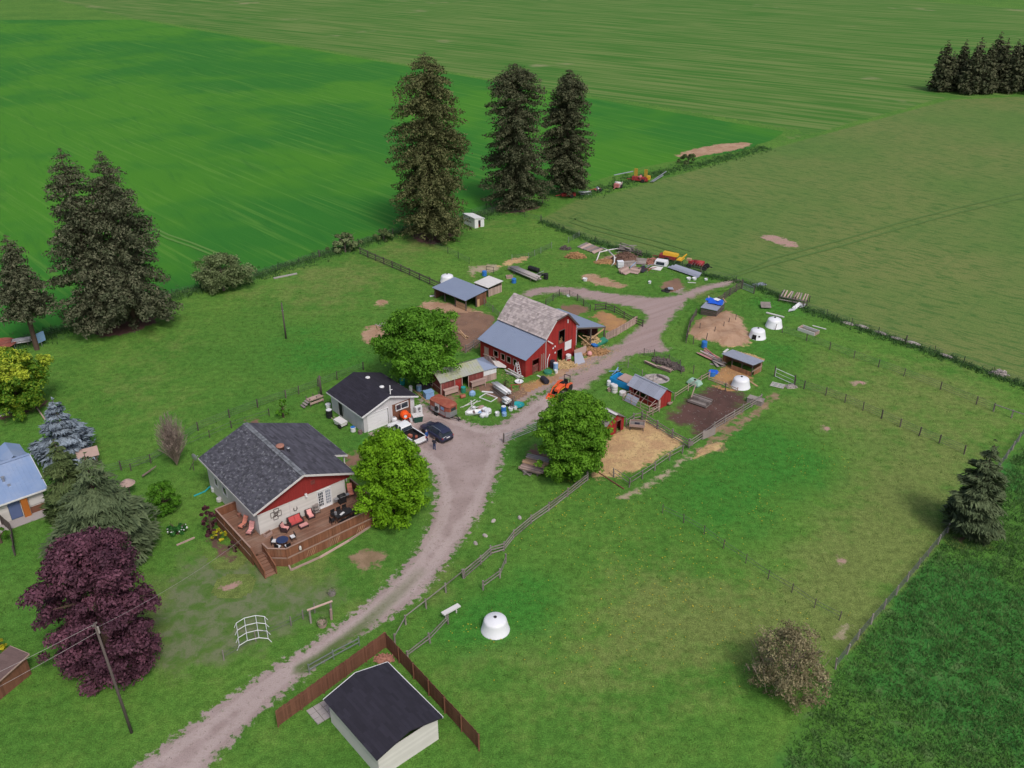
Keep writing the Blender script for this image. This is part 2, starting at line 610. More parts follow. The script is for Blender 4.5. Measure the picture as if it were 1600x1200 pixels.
def k_crop(t):
    big = t.noise(.012, 4, .6)
    row = t.noise(1.0, 5, .62, t.map(R(-47), (48, 1.25, 1)), dist=.2)
    wave = t.noise(1.0, 4, .6, t.map(R(-58), (22, 2.2, 1)), dist=.5)
    fine = t.noise(3.5, 3, .7)
    c = t.mix(t.ramp(big, .42, .58), (.030, .155, .020), (.058, .200, .018))
    c = t.mix(t.m('MULTIPLY', t.ramp(row, .50, .68), .5), c, (.105, .245, .038))
    c = t.mix(t.m('MULTIPLY', t.ramp(wave, .50, .75), .32), c, (.016, .105, .018))
    return t.gain(c, t.m('MULTIPLY_ADD', fine, .45, .78)), t.m('ADD', wave, fine)


def k_hay(t):
    big = t.noise(.02, 4, .6)
    wave = t.noise(1.0, 5, .65, t.map(R(-40), (3.6, .8, 1)), dist=.9)
    row = t.noise(1.0, 4, .6, t.map(R(48), (40, 2.0, 1)), dist=.4)
    fine = t.noise(4.0, 3, .72)
    c = t.mix(t.ramp(big, .35, .68), (.104, .184, .044), (.156, .190, .060))
    c = t.mix(t.m('MULTIPLY', t.ramp(wave, .47, .62), .85), c, (.062, .138, .032))
    c = t.mix(t.m('MULTIPLY', t.ramp(row, .54, .68), .3), c, (.070, .150, .038))
    return t.gain(c, t.m('MULTIPLY_ADD', t.ramp(fine, .25, .75), .5, .75)), t.m('ADD', wave, fine)


def k_far(t):
    row = t.noise(1.0, 4, .6, t.map(R(-35), (60, 3.0, 1)), dist=.4)
    fine = t.noise(2.0, 4, .7)
    c = t.mix(t.ramp(row, .40, .62), (.05, .155, .022), (.135, .205, .055))
    c = t.mix(t.ramp(t.noise(.02, 4, .6), .62, .74), c, (.24, .24, .12))
    return t.gain(c, t.m('MULTIPLY_ADD', fine, .5, .75)), fine


def k_meadow(t):
    big, wave, fine = t.noise(.06, 4, .6), t.noise(.4, 6, .7, dist=.5), t.noise(4, 3, .7)
    c = t.mix(t.ramp(big, .42, .58), (.044, .170, .032), (.078, .195, .032))
    c = t.mix(t.ramp(wave, .54, .70), c, (.105, .185, .062))
    c = t.mix(t.ramp(wave, .42, .28), c, (.020, .092, .024))
    return t.gain(c, t.m('MULTIPLY_ADD', fine, .9, .55)), t.m('ADD', wave, fine)


def grid_mesh(name, xs, ys, z, m, poly=None, margin=1.0, mid=None, also=(), heap=0.0):
    X, Y = np.meshgrid(xs, ys)
    nx, ny = len(xs), len(ys)
    P = np.stack([X.ravel(), Y.ravel()], 1)
    idx = np.arange(nx * ny).reshape(ny, nx)
    q = np.stack([idx[:-1, :-1], idx[:-1, 1:], idx[1:, 1:], idx[1:, :-1]], -1).reshape(-1, 4)
    sd = None
    if poly is not None:
        sd = sdf(P, poly)
        q = q[(sd[q] > -margin).any(1)]
        used = np.unique(q)
        re = np.full(len(P), -1)
        re[used] = np.arange(len(used))
        q, P, sd = re[q], P[used], sd[used]
        own = sd
        for other in also:
            sd = np.maximum(sd, sdf(P, other))
    me = bpy.data.meshes.new(name)
    me.vertices.add(len(P))
    zz = np.full(len(P), z)
    if heap:
        zz += np.where(own > 0, heap * (1 - np.exp(-np.clip(own, 0, 9) / 2.2)) * (1 + .35 * np.sin(P[:, 0] * 1.1) * np.sin(P[:, 1] * 1.3 + 1)), 0)
    co = np.column_stack([P, zz])
    me.vertices.foreach_set("co", co.astype(np.float32).ravel())
    me.loops.add(len(q) * 4)
    me.loops.foreach_set("vertex_index", q.astype(np.int32).ravel())
    me.polygons.add(len(q))
    me.polygons.foreach_set("loop_start", np.arange(0, len(q) * 4, 4, dtype=np.int32))
    me.update(calc_edges=True)
    for nme, val in (("dry", soft(P, DRY)), ("lush", soft(P, LUSH)), ("sd", sd), ("mid", mid(P) if mid else None)):
        if val is not None:
            a = me.attributes.new(nme, 'FLOAT', 'POINT')
            a.data.foreach_set("value", val.astype(np.float32))
    me.materials.append(m)
    return link(name, me, None, 'structure')


LAYER = [0.0]


def sheet(name, pts, m, step=.6, margin=1.4, smooth=2, mid=None, world=False, also=(), top=0.0, heap=0.0):
    poly = np.array(pts, float) if world else px_poly(pts)
    if smooth:
        poly = chaikin(poly, smooth)
    LAYER[0] += 1
    z = .004 * (LAYER[0] if LAYER[0] < 9 else 9 + (LAYER[0] - 9) % 9)
    lo, hi = poly.min(0) - margin - step, poly.max(0) + margin + step
    return grid_mesh(name, np.arange(lo[0], hi[0] + step, step), np.arange(lo[1], hi[1] + step, step), z + top, m, poly, margin, mid, also, heap)


GM = {k: ground_mat("ground_" + k, f, *a) for k, f, *a in (
    ("pasture", None), ("gravel", k_gravel, (.1, .6), 2.4, 1.3), ("lane", k_lane, (-.4, .7), 2.0, .7), ("straw", k_straw), ("tan", k_tan), ("brown", k_brown),
    ("mud", k_mud, (-.8, 1.2), 3.2, .5), ("orange", k_orange), ("soil", k_soil), ("pale", k_pale, (-.3, .5), 2.2, 1.2), ("chips", k_chips), ("lawn", k_lawn, (-1.2, 2.6), 5.5, .35),
    ("pink", k_pink), ("mound", k_pink, (-.3, .5), 2.4, .8, k_hay), ("washout", k_tan, (-.3, .5), 2.4, .4, k_crop), ("crop", k_crop, (-.3, .4), .7, .6), ("hay", k_hay, (-.6, .9), 1.1, .5), ("far", k_far, (-.3, .4), .5, .5), ("meadow", k_meadow, (-.3, .5), .7, .8))}

xs = np.concatenate([[-4000, -2000, -1000, -600, -400, -250], np.arange(-160, 161, 3.0), [250, 400, 600, 1000, 2000, 4000]])
ys = np.concatenate([[-1500, -500, -100, 0, 20], np.arange(36, 260, 3.0), [300, 400, 600, 900, 1500, 3000, 6000]])
grid_mesh("ground", xs, ys, 0.0, GM["pasture"])

# the big fields
fe0, fe1 = np.array(G2(1228, 206)), np.array(G2(910, 151))
fd = (fe1 - fe0) / np.linalg.norm(fe1 - fe0)
he0, he1 = np.array(G2(1030, 281)), np.array(G2(1482, 156))
hd = (he1 - he0) / np.linalg.norm(he1 - he0)
FAR = [tuple(fe0 + hd * -12 + fd * -12), tuple(he0 + hd * 40), tuple(he1 + np.array((8, -8))), tuple(he1 + hd * 330), (120, 900), (-500, 900), tuple(fe0 + fd * 420), tuple(fe1 - hd * 12)]
sheet("far_field", FAR, GM["far"], 4.0, 4.0, 0, world=True)
CROP = [G2(*p) for p in ((-60, 556), (20, 540), (75, 522), (140, 500), (270, 457), (400, 427), (560, 377), (640, 354), (735, 335), (800, 316), (900, 291), (1000, 262), (1100, 243), (1200, 222))]
CROP += [tuple(fe0), tuple(fe1), tuple(fe0 + fd * 420), (-700, 560), (-420, 120)]
sheet("crop_field", CROP, GM["crop"], 3.0, 1.5, 0, world=True)
HAY = [G2(*p) for p in ((1700, 642), (1600, 601), (1460, 550), (1330, 506), (1255, 478), (1190, 450), (1150, 437), (1095, 424), (1010, 397), (930, 376), (880, 357), (843, 344), (900, 312), (960, 301), (1030, 281))]
HAY += [tuple(he1), (215, 330), (230, 150), (120, 60)]
sheet("hay_field", HAY, GM["hay"], 2.0, 1.2, 0, world=True)
FENCE_M = [(1305, 1046), (1340, 1000), (1400, 930), (1480, 833), (1530, 775), (1600, 678)]
MEADOW = [G2(*p) for p in FENCE_M] + [G2(1720, 560), (150, 110), (150, 0), G2(1130, 1290)]
sheet("meadow", MEADOW, GM["meadow"], 1.5, 1.5, 0, world=True)

# lawn round the house
sheet("lawn", [(255, 900), (330, 850), (400, 885), (450, 910), (560, 900), (520, 960), (450, 985), (360, 1040), (240, 1060), (225, 960)], GM["lawn"], 1.0, 2.5)


def drive_mid(P):
    """grass crown between the wheel tracks of the lower drive"""
    line = px_poly([(470, 1046), (500, 1030), (560, 985), (585, 962), (620, 930), (655, 895)])
    d = np.full(len(P), 9.0)
    along = np.zeros(len(P))
    for i in range(len(line) - 1):
        a, e = line[i], line[i + 1] - line[i]
        t = np.clip(((P - a) @ e) / (e @ e), 0, 1)
        dd = np.linalg.norm(P - a - t[:, None] * e, axis=1)
        al = (i + t) / (len(line) - 1)
        along = np.where(dd < d, al, along)
        d = np.minimum(d, dd)
    return np.clip(1.5 - d / .6, 0, 1) * np.clip(1.25 - along, 0, 1)


DRIVE = [(120, 1260), (330, 1105), (405, 1052), (470, 1014), (510, 985), (560, 950), (603, 912), (642, 868), (664, 828), (676, 790), (678, 760), (670, 735), (655, 715), (612, 700), (574, 684), (572, 677),
         (650, 650), (652, 628), (660, 612), (672, 640), (712, 648), (735, 660), (765, 667), (800, 652), (830, 632), (862, 612), (905, 612), (880, 634), (842, 656), (808, 680), (792, 694),
         (790, 715), (776, 760), (758, 800), (738, 830), (712, 868), (690, 900), (655, 938), (612, 968), (560, 1000), (520, 1025), (480, 1060), (420, 1110), (270, 1260)]
LANE = [(752, 684), (790, 655), (835, 620), (862, 608), (885, 598), (908, 577), (940, 560), (970, 535), (995, 514), (1012, 498), (1008, 489), (990, 481), (962, 476), (930, 470), (900, 464), (868, 458), (842, 461), (825, 466), (812, 460),
        (828, 452), (868, 447), (905, 450), (935, 456), (975, 461), (1020, 466), (1050, 464), (1075, 455), (1100, 446), (1130, 440), (1152, 436), (1160, 440), (1130, 449), (1100, 456), (1080, 466),
        (1062, 482), (1050, 500), (1038, 516), (1030, 535), (1052, 550), (1020, 551), (985, 556), (960, 572), (930, 595), (905, 614), (880, 634), (850, 655), (815, 678), (770, 700)]

PATCHES = [
    ("paddock_dirt", "tan", [(562, 520), (580, 508), (625, 500), (655, 497), (650, 482), (668, 468), (700, 474), (735, 482), (775, 492), (768, 515), (748, 545), (722, 552), (690, 540), (640, 548), (590, 540), (565, 533)]),
    ("paddock_mud", "brown", [(690, 500), (735, 492), (772, 496), (760, 520), (742, 548), (722, 552), (712, 520)]),
    ("straw_yard", "straw", [(925, 752), (918, 715), (945, 690), (972, 670), (1000, 655), (1020, 662), (1045, 676), (1070, 692), (1055, 703), (1030, 716), (1000, 733), (975, 745)]),
    ("straw_spill", "straw", [(1085, 705), (1110, 692), (1135, 690), (1128, 704), (1098, 712), (1080, 722)]),
    ("worn_path", "pale", [(965, 776), (1000, 763), (1035, 742), (1070, 715), (1080, 700), (1078, 712), (1060, 730), (1030, 752), (1000, 770), (970, 783)]),
    ("mud_yard", "mud", [(1035, 655), (1056, 637), (1082, 622), (1105, 604), (1130, 602), (1158, 612), (1172, 628), (1160, 650), (1135, 670), (1108, 690), (1090, 680), (1066, 662)]),
    ("yard_edge_path", "chips", [(1092, 704), (1130, 672), (1175, 645), (1205, 620), (1212, 612), (1214, 622), (1190, 645), (1150, 672), (1110, 700)]),
    ("straw_circle", "tan", [(1074, 520), (1090, 500), (1112, 494), (1137, 483), (1158, 497), (1168, 515), (1176, 534), (1160, 541), (1130, 540), (1105, 533), (1082, 529)]),
    ("straw_fringe", "straw", [(1105, 530), (1125, 524), (1150, 526), (1172, 530), (1170, 540), (1140, 545), (1118, 538)]),
    ("shelter_straw", "orange", [(1108, 592), (1122, 582), (1134, 570), (1150, 575), (1178, 592), (1160, 606), (1135, 604)]),
    ("corral_straw", "orange", [(922, 496), (938, 486), (960, 492), (984, 505), (972, 516), (950, 522), (940, 505)]),
    ("corral_dirt", "brown", [(872, 478), (900, 476), (920, 481), (918, 490), (900, 494), (880, 488)]),
    ("barn_straw", "orange", [(868, 580), (885, 570), (905, 562), (930, 548), (950, 540), (958, 545), (940, 560), (910, 575), (885, 590), (870, 592)]),
    ("barn_verge", "tan", [(800, 618), (822, 598), (850, 590), (868, 582), (905, 566), (940, 548), (965, 536), (972, 542), (940, 566), (900, 586), (872, 604), (830, 622), (805, 640)]),
    ("side_straw", "orange", [(800, 610), (815, 600), (845, 595), (850, 603), (825, 618), (805, 622)]),
    ("work_yard", "brown", [(660, 605), (690, 622), (735, 605), (765, 596), (800, 602), (812, 625), (800, 640), (775, 625), (742, 606), (712, 620), (700, 645), (672, 640)]),
    ("junk_dirt", "tan", [(906, 430), (925, 427), (950, 436), (985, 448), (968, 452), (935, 446), (912, 438)]),
    ("burn_pile_dirt", "brown", [(1028, 448), (1045, 438), (1062, 434), (1070, 448), (1068, 458), (1045, 458)]),
    ("pile_dirt", "tan", [(935, 405), (958, 398), (985, 396), (990, 408), (970, 416), (945, 412)]),
    ("feed_pad", "pale", [(735, 424), (745, 416), (765, 413), (784, 414), (778, 424), (755, 428)]),
    ("feed_strip", "straw", [(784, 412), (800, 404), (822, 400), (828, 404), (808, 412), (790, 417)]),
    ("shed_tracks", "tan", [(733, 417), (746, 416), (742, 430), (735, 434)]),
    ("field_washout", "washout", [(1046, 246), (1085, 232), (1130, 224), (1178, 222), (1168, 231), (1120, 240), (1080, 247)]),
    ("badger_mound", "mound", [(1184, 370), (1205, 366), (1230, 374), (1250, 384), (1238, 388), (1210, 380)]),
    ("bare_earth_under_pine", "soil", [(636, 368), (660, 362), (690, 364), (715, 362), (700, 378), (665, 384)]),
    ("bare_earth_under_spruces", "soil", [(140, 522), (180, 505), (225, 496), (250, 492), (240, 508), (205, 522), (165, 528)]),
    ("bare_earth_under_pines", "soil", [(770, 326), (800, 318), (848, 316), (846, 326), (800, 334), (780, 333)]),
    ("bark_circle", "chips", [(543, 880), (552, 865), (575, 857), (596, 862), (600, 874), (585, 888), (562, 893)]),
    ("dusty_hollow", "tan", [(585, 473), (598, 467), (606, 472), (598, 480), (588, 479)]),
    ("bare_spot", "pink", [(1283, 672), (1292, 668), (1297, 671), (1288, 675)]),
    ("salt_lick_patch", "pink", [(1306, 878), (1318, 873), (1324, 880), (1314, 885)]),
    ("bone_pale_patch", "pale", [(1312, 980), (1325, 975), (1322, 995), (1306, 1000)]),
    ("dug_patch", "pink", [(1330, 597), (1345, 594), (1350, 599), (1338, 602)]),
    ("bare_earth_by_fir", "soil", [(1488, 836), (1510, 838), (1540, 836), (1542, 844), (1510, 848), (1492, 845)]),
    ("flower_bed_soil", "soil", [(318, 822), (345, 845), (365, 875), (355, 880), (332, 850)]),
    ("bed_under_maple", "soil", [(-10, 640), (30, 632), (72, 622), (78, 632), (40, 648), (-10, 662)]),
    ("bare_lawn_patch", "pink", [(350, 917), (368, 910), (378, 916), (362, 924)]),
    ("dirt_under_walnut", "soil", [(822, 705), (840, 695), (850, 712), (870, 725), (900, 735), (905, 748), (870, 738), (835, 722)]),
    ("garden_earth", "brown", [(380, 662), (400, 655), (412, 660), (395, 668)]),
    ("porch_path", "brown", [(538, 715), (552, 705), (568, 712), (560, 735), (546, 735)]),
    ("gravel_apron", "gravel", [(560, 690), (574, 678), (650, 648), (660, 665), (640, 690), (600, 702)]),
]
PP = [chaikin(px_poly(p[2]), 2) for p in PATCHES]
for i, (nm, k, pts) in enumerate(PATCHES):
    near_ = [q for j, q in enumerate(PP) if j != i and (q.min(0) < PP[i].max(0) + 2).all() and (q.max(0) > PP[i].min(0) - 2).all()]
    sheet(nm, pts, GM[k], .35, 1.2, 2, also=near_, heap={'straw_circle': .75, 'straw_yard': .16, 'corral_straw': .35, 'straw_spill': .15}.get(nm, 0))
near_dirt = [chaikin(px_poly(p), 1) for p in (DRIVE, LANE)] + [chaikin(px_poly(p), 2) for nm, k, p in PATCHES if nm in ("barn_verge", "barn_straw", "junk_dirt", "burn_pile_dirt", "work_yard", "side_straw", "porch_path")]
sheet("farm_lane", LANE, GM["lane"], .5, 1.0, 1, also=near_dirt, top=.030)
sheet("driveway", DRIVE, GM["gravel"], .5, 1.0, 1, drive_mid, also=near_dirt, top=.034)
# wheel tracks pressed into the fields
TRK = mat("pressed_grass", (.084, .158, .036), .95, .25, 2)


def ribbon(name, pts, w, m):
    c = np.array([G2(*p) for p in pts])
    t = np.gradient(c, axis=0)
    t /= np.linalg.norm(t, axis=1)[:, None]
    nrm = np.stack([-t[:, 1], t[:, 0]], 1)
    b = MB()
    n = len(c)
    vs = [(*(c[i] + nrm[i] * w * s), .09) for i in range(n) for s in (-.5, .5)]
    b.add(vs, [(2 * i, 2 * i + 1, 2 * i + 3, 2 * i + 2) for i in range(n - 1)], 0)
    return b.build(name, m, kind='structure')


for off in (0, 9):
    ribbon("wheel_track", [(1140, 430 + off * .6), (1180, 416 + off * .6), (1205, 405 + off), (1260, 390 + off), (1320, 374 + off), (1400, 350 + off), (1500, 324 + off * .9), (1600, 301 + off * .9)], .55, TRK)
for off in (0, 7):
    ribbon("wheel_track", [(905, 333 + off), (890, 340 + off), (925, 352 + off), (975, 365 + off), (1030, 378 + off * 1.2), (1080, 393 + off * 1.2)], .6, TRK)
CTR = mat("pressed_crop", (.09, .21, .04), .95, .2, 2)
for off in (0, 6):
    ribbon("wheel_track", [(242, 357 + off), (262, 367 + off), (300, 380 + off), (345, 398 + off)], .6, CTR)
# ------------------------------------------------------------------ plants
def height_of(base, top_py):
    """height of an upright thing standing on spot base whose tip is seen at row top_py"""
    y = G(*base)[1]
    v = (top_py - 600) / F_PX
    return CAM_H + y * (v * CP + SP) / (v * SP - CP)


def unit(n):
    v = RNG.normal(size=(n, 3))
    return v / np.linalg.norm(v, axis=1)[:, None]


def leaf_cloud(name, C, N, D, L, W, rnd, m, parent, kind=None):
    """one small diamond-shaped leaf spray per row: centre C, normal N, direction D, half length L, half width W"""
    n = len(C)
    D = D - (D * N).sum(1)[:, None] * N
    D /= np.linalg.norm(D, axis=1)[:, None] + 1e-9
    B = np.cross(N, D)
    L, W = np.broadcast_to(L, n)[:, None], np.broadcast_to(W, n)[:, None]
    bend = N * L * .25
    V = np.stack([C - D * L - bend, C + B * W, C + D * L - bend, C - B * W], 1).reshape(-1, 3)
    me = bpy.data.meshes.new(name)
    me.vertices.add(4 * n)
    me.vertices.foreach_set("co", V.astype(np.float32).ravel())
    me.loops.add(4 * n)
    me.loops.foreach_set("vertex_index", np.arange(4 * n, dtype=np.int32))
    me.polygons.add(n)
    me.polygons.foreach_set("loop_start", np.arange(0, 4 * n, 4, dtype=np.int32))
    me.update(calc_edges=True)
    a = me.attributes.new("rnd", 'FLOAT', 'POINT')
    a.data.foreach_set("value", np.repeat(np.clip(rnd, -1, 1), 4).astype(np.float32))
    me.materials.append(m)
    return link(name, me, parent, kind)


def lobes_crown(parent, m, centres, radii, n, size, asp=.55, tint=None, up=.35, name='crown', flat=.85):
    """leaves on the skins of many overlapping lobes"""
    centres, radii = np.array(centres), np.array(radii)
    w = radii ** 2
    k = RNG.choice(len(radii), n, p=w / w.sum())
    d = unit(n)
    d[:, 2] = np.where(d[:, 2] < -.45, -d[:, 2] * .6, d[:, 2])
    d /= np.linalg.norm(d, axis=1)[:, None]
    rr = radii[k] * RNG.uniform(.04, 1.45, n) ** .5
    C = centres[k] + d * rr[:, None] * np.array([1, 1, flat])
    N = d + unit(n) * .8 + np.array([0, 0, up])
    N /= np.linalg.norm(N, axis=1)[:, None]
    lt = RNG.uniform(-1, 1, len(radii)) if tint is None else np.array(tint)
    rn = lt[k] * .65 + RNG.uniform(-.45, .45, n)
    L = size * RNG.uniform(.65, 1.3, n)
    return leaf_cloud(name, C, N, unit(n), L, L * asp, rn, m, parent)


def trunk_mesh(parent, m, H, r, limbs=6, spread=3.0, z0=.35, top=.8, name='trunk', lean=(0, 0)):
    b = MB()
    pts = [(lean[0] * t * t + random.uniform(-.08, .08) * H * .05 * t, lean[1] * t * t + random.uniform(-.08, .08) * H * .05 * t, H * top * t) for t in (0, .15, .35, .6, .8, 1)]
    b.tube(pts, [r * 1.35, r, r * .85, r * .6, r * .4, r * .15], 7)
    for i in range(limbs):
        t = random.uniform(z0, .75)
        a = i * 2.4 + random.random()
        p = (0, 0, H * top * t)
        q = (math.cos(a) * spread * .55, math.sin(a) * spread * .55, p[2] + spread * .45)
        e = (math.cos(a) * spread, math.sin(a) * spread, p[2] + spread * .7)
        b.tube([p, q, e], [r * .45, r * .28, r * .08], 5)
    return b.build(name, m, parent)


def broad_tree(name, label, base, top_py, rx, m, cat='tree', n=11000, size=.26, lobes=70, zlow=.12, flat=1.0, group=None, bark='bark', tintf=None, ry=None, shift=(0, 0), bt=.14, lobe_r=(.10, .19)):
    H = height_of(base, top_py)
    t = thing(name, label, cat, G(*base), random.uniform(0, .3), group)
    ry = ry or rx
    z0 = H * zlow
    cz, rz = (H + z0) / 2, (H - z0) / 2
    C, Rr, T = [], [], []
    ph = [random.uniform(0, 6.3) for _ in range(4)]
    for i in range(lobes):
        u = random.random() ** .9
        w = 2 * (u * (1 - bt) + bt) - 1
        pr = max(.05, 1 - abs(w) ** 2.5) ** .5
        lr = rx * random.uniform(*lobe_r)
        k = random.uniform(.08, 1.0) ** .5 * (1 + random.gauss(0, .07))
        a = random.uniform(0, 2 * math.pi)
        pr *= 1 + .13 * math.sin(2 * a + ph[0] + 4 * u) + .10 * math.sin(4 * a + ph[1] - 7 * u) + .06 * math.sin(7 * a + ph[2] + 11 * u)
        p = np.array([math.cos(a) * (rx * pr - lr * .6) * k + shift[0], math.sin(a) * (ry * pr - lr * .6) * k + shift[1], z0 + lr * .5 + (H - z0 - lr) * u])
        C.append(p)
        Rr.append(lr)
        T.append(tintf(p, H, rx) if tintf else random.uniform(-1, 1))
    trunk_mesh(t, M[bark], H, max(.12, H * .028), 7, rx * .7)
    lobes_crown(t, m, C, Rr, n, size, tint=T)
    return t


def conifer(name, label, base, top_py, rad, m, n=12000, z0=.06, power=.8, droop=.35, whorl=.75, size=.42, asp=.22, gap=.25, group=None, bark='bark', clump=0.0, lean=0.0, top_r=0.0, trunk_r=.016, cat='tree', H=None):
    H = H or height_of(base, top_py)
    t = thing(name, label, cat, G(*base), random.uniform(0, 6), group)
    nb = max(60, int(H * (14 if clump else 10)))
    u = np.sort(RNG.uniform(0, 1, nb))
    z = z0 * H + (H - z0 * H) * u
    z = np.round(z / whorl) * whorl + RNG.normal(0, whorl * .16, nb)
    u = np.clip((z - z0 * H) / (H - z0 * H), 0, 1)
    prof = np.clip(1 - u, 0, 1) ** power * np.clip(.55 + u * 3.0, 0, 1) * (1 - top_r) + top_r * np.clip((1 - u) * 9, 0, 1)
    az = RNG.uniform(0, 2 * np.pi, nb)
    irregular = 1 + gap * np.sin(az * 2 + u * 9) * .5 + RNG.normal(0, gap * .5, nb)
    br = rad * prof * np.clip(irregular, .35, 1.3) + .15
    w = br ** 1.6 + .15
    k = RNG.choice(nb, n, p=w / w.sum())
    s = RNG.uniform(.12, 1, n) ** .75
    ca, sa = np.cos(az[k]), np.sin(az[k])
    lat = RNG.normal(0, 1, n) * (.10 + .16 * (1 - s * .6)) * br[k]
    rr = s * br[k]
    C = np.stack([ca * rr - sa * lat, sa * rr + ca * lat, z[k] - droop * rr * s - np.abs(lat) * .15 + .12 * br[k] * s ** 4], 1)
    rn = RNG.uniform(-1, 1, nb)[k] * .6 + RNG.uniform(-.5, .5, n)
    if clump:
        q = RNG.integers(0, 7, n)
        cs = (q + 1.2) / 7.6 + RNG.normal(0, .03, n)
        cc = np.stack([ca * cs * br[k], sa * cs * br[k], z[k] - droop * br[k] * cs * cs + .1 * br[k] * cs], 1)
        d = unit(n) * np.array([1, 1, .62])
        C = cc + d * (clump * RNG.uniform(.4, 1.0, n) ** .5 * np.clip(br[k] / rad + .35, .4, 1.1))[:, None]
        N = d + unit(n) * .5 + np.array([0, 0, .45])
        D = unit(n)
        rn = np.sin(k * 12.9 + q * 78.2) * .6 + RNG.uniform(-.5, .5, n)
    else:
        N = np.stack([ca * .25, sa * .25, np.ones(n)], 1) + unit(n) * .55
        D = np.stack([ca, sa, np.full(n, -droop * .9)], 1) + unit(n) * .55
    N /= np.linalg.norm(N, axis=1)[:, None]
    L = size * RNG.uniform(.6, 1.25, n) * np.clip(.5 + br[k] / (rad + .1), .5, 1.15)
    b = MB()
    b.tube([(0, 0, 0), (0, 0, H * .3), (0, 0, H * .7), (0, 0, H * .985)], [H * trunk_r * 1.3, H * trunk_r, H * trunk_r * .55, .03], 7)
    for i in range(0, nb, 2):
        e = .8 * br[i]
        b.beam((0, 0, z[i]), (math.cos(az[i]) * e, math.sin(az[i]) * e, z[i] - droop * e * .7), .05 + .012 * br[i], r=0, taper=.3)
    b.build('trunk', M[bark], t)
    leaf_cloud('crown', C, N, D, L, L * asp, rn, m, t)
    return t


LM = {
    'maple': leaf_mat('maple_leaves', (.080, .235, .018), .3, .35, (.140, .310, .028)),
    'lime': leaf_mat('lime_green_leaves', (.125, .30, .010), .28, .28, (.19, .37, .014)),
    'walnut': leaf_mat('walnut_leaves', (.102, .270, .018), .3, .35, (.165, .335, .028)),
    'gold': leaf_mat('green_gold_leaves', (.075, .215, .016), .25, .28, (.42, .48, .045), hue=.62),
    'blue': leaf_mat('blue_spruce_needles', spec=.08, col=(.16, .205, .255), rnd=.22, trans=.05, col2=(.26, .31, .37)),
    'fir': leaf_mat('grey_green_needles', spec=.08, col=(.080, .118, .058), rnd=.22, trans=.12, col2=(.130, .165, .085)),
    'fir2': leaf_mat('green_needles', spec=.08, col=(.075, .120, .042), rnd=.22, trans=.12, col2=(.12, .155, .062)),
    'plum': leaf_mat('purple_leaves', (.075, .031, .052), .35, .18, (.145, .056, .085)),
    'pine': leaf_mat('pine_needles', spec=.08, col=(.078, .104, .038), rnd=.25, trans=.15, col2=(.145, .140, .064)),
    'pinedk': leaf_mat('dark_pine_needles', spec=.08, col=(.056, .078, .038), rnd=.25, trans=.12, col2=(.105, .102, .060)),
    'dkspruce': leaf_mat('grey_brown_needles', spec=.08, col=(.064, .090, .044), rnd=.25, trans=.12, col2=(.135, .132, .086)),
    'bush': leaf_mat('hawthorn_leaves', (.105, .165, .050), .35, .2, (.20, .235, .12)),
    'shrub': leaf_mat('bright_shrub_leaves', (.06, .19, .012), .3, .22, (.10, .25, .02)),
    'darkred': leaf_mat('dark_red_leaves', (.060, .018, .026), .4, .12, (.10, .035, .045)),
    'yellowfl': leaf_mat('yellow_flowering_leaves', (.20, .25, .02), .3, .2, (.62, .52, .03), hue=.6),
    'lily': leaf_mat('deep_green_leaves', (.022, .115, .022), .35, .2, (.04, .16, .03)),
    'pinkbush': leaf_mat('pinkish_budding_leaves', (.15, .13, .06), .35, .15, (.28, .24, .145)),
    'twig': leaf_mat('grey_twigs', (.22, .17, .145), .25, .0, (.28, .22, .19)),
}

broad_tree('maple_tree', 'large round deep-green maple between the black-roofed garage and the barn', (657, 598), 487, 6.0, LM['maple'], n=42000, size=.20, lobes=330, zlow=.12, bt=.03, lobe_r=(.11, .20))
broad_tree('maple_tree', 'lime-green maple at the end of the deck beside the white pickup', (616, 811), 676, 3.9, LM['lime'], n=40000, size=.16, lobes=300, zlow=.0, lobe_r=(.12, .21))
broad_tree('walnut_tree', 'full bright-green tree beside the straw yard and the old red shed', (896, 740), 616, 4.0, LM['walnut'], n=40000, size=.17, lobes=300, zlow=.0, bt=.10, lobe_r=(.12, .21))
broad_tree('maple_tree', 'green and gold maple at the left edge of the big pasture', (32, 640), 548, 4.4, LM['gold'], n=30000, size=.18, lobes=260, zlow=.03,
           tintf=lambda p, H, r: (random.uniform(.3, 1.0) if random.random() < .12 + .5 * (p[2] > H * .62) else -.8), lobe_r=(.11, .19))
broad_tree('plum_tree', 'large dark purple-leaved plum tree in the lower left yard', (178, 1042), 842, 5.3, LM['plum'], n=52000, size=.16, lobes=320, zlow=.0, lobe_r=(.09, .18), ry=4.6)
conifer('blue_spruce', 'silvery blue spruce beside the light-blue-roofed house', (107, 716), 623, 3.7, LM['blue'], n=7000, power=.85, droop=.12, size=.36, asp=.3, gap=.35)
conifer('fir_tree', 'narrow green fir between the blue spruce and the taller fir', (118, 808), 686, 3.0, LM['fir2'], n=8000, power=.7, droop=.4, size=.36, asp=.25)
conifer('fir_tree', 'broad drooping grey-green fir above the purple plum tree', (172, 862), 706, 5.6, LM['fir'], n=16000, power=.75, droop=.42, size=.45, asp=.2, gap=.3)
conifer('spruce_tree', 'lone grey-green spruce on the fence line at the far right', (1513, 832), 692, 2.95, LM['fir'], n=10000, power=.7, droop=.2, size=.36, asp=.26, gap=.4)
conifer('pine_tree', 'tallest broad olive-brown pine behind the white field hut', (675, 368), 80, 7.3, LM['pine'], n=60000, z0=.03, power=.5, droop=.25, whorl=.8, size=.22, asp=.5, clump=.8, gap=.3, top_r=.48)
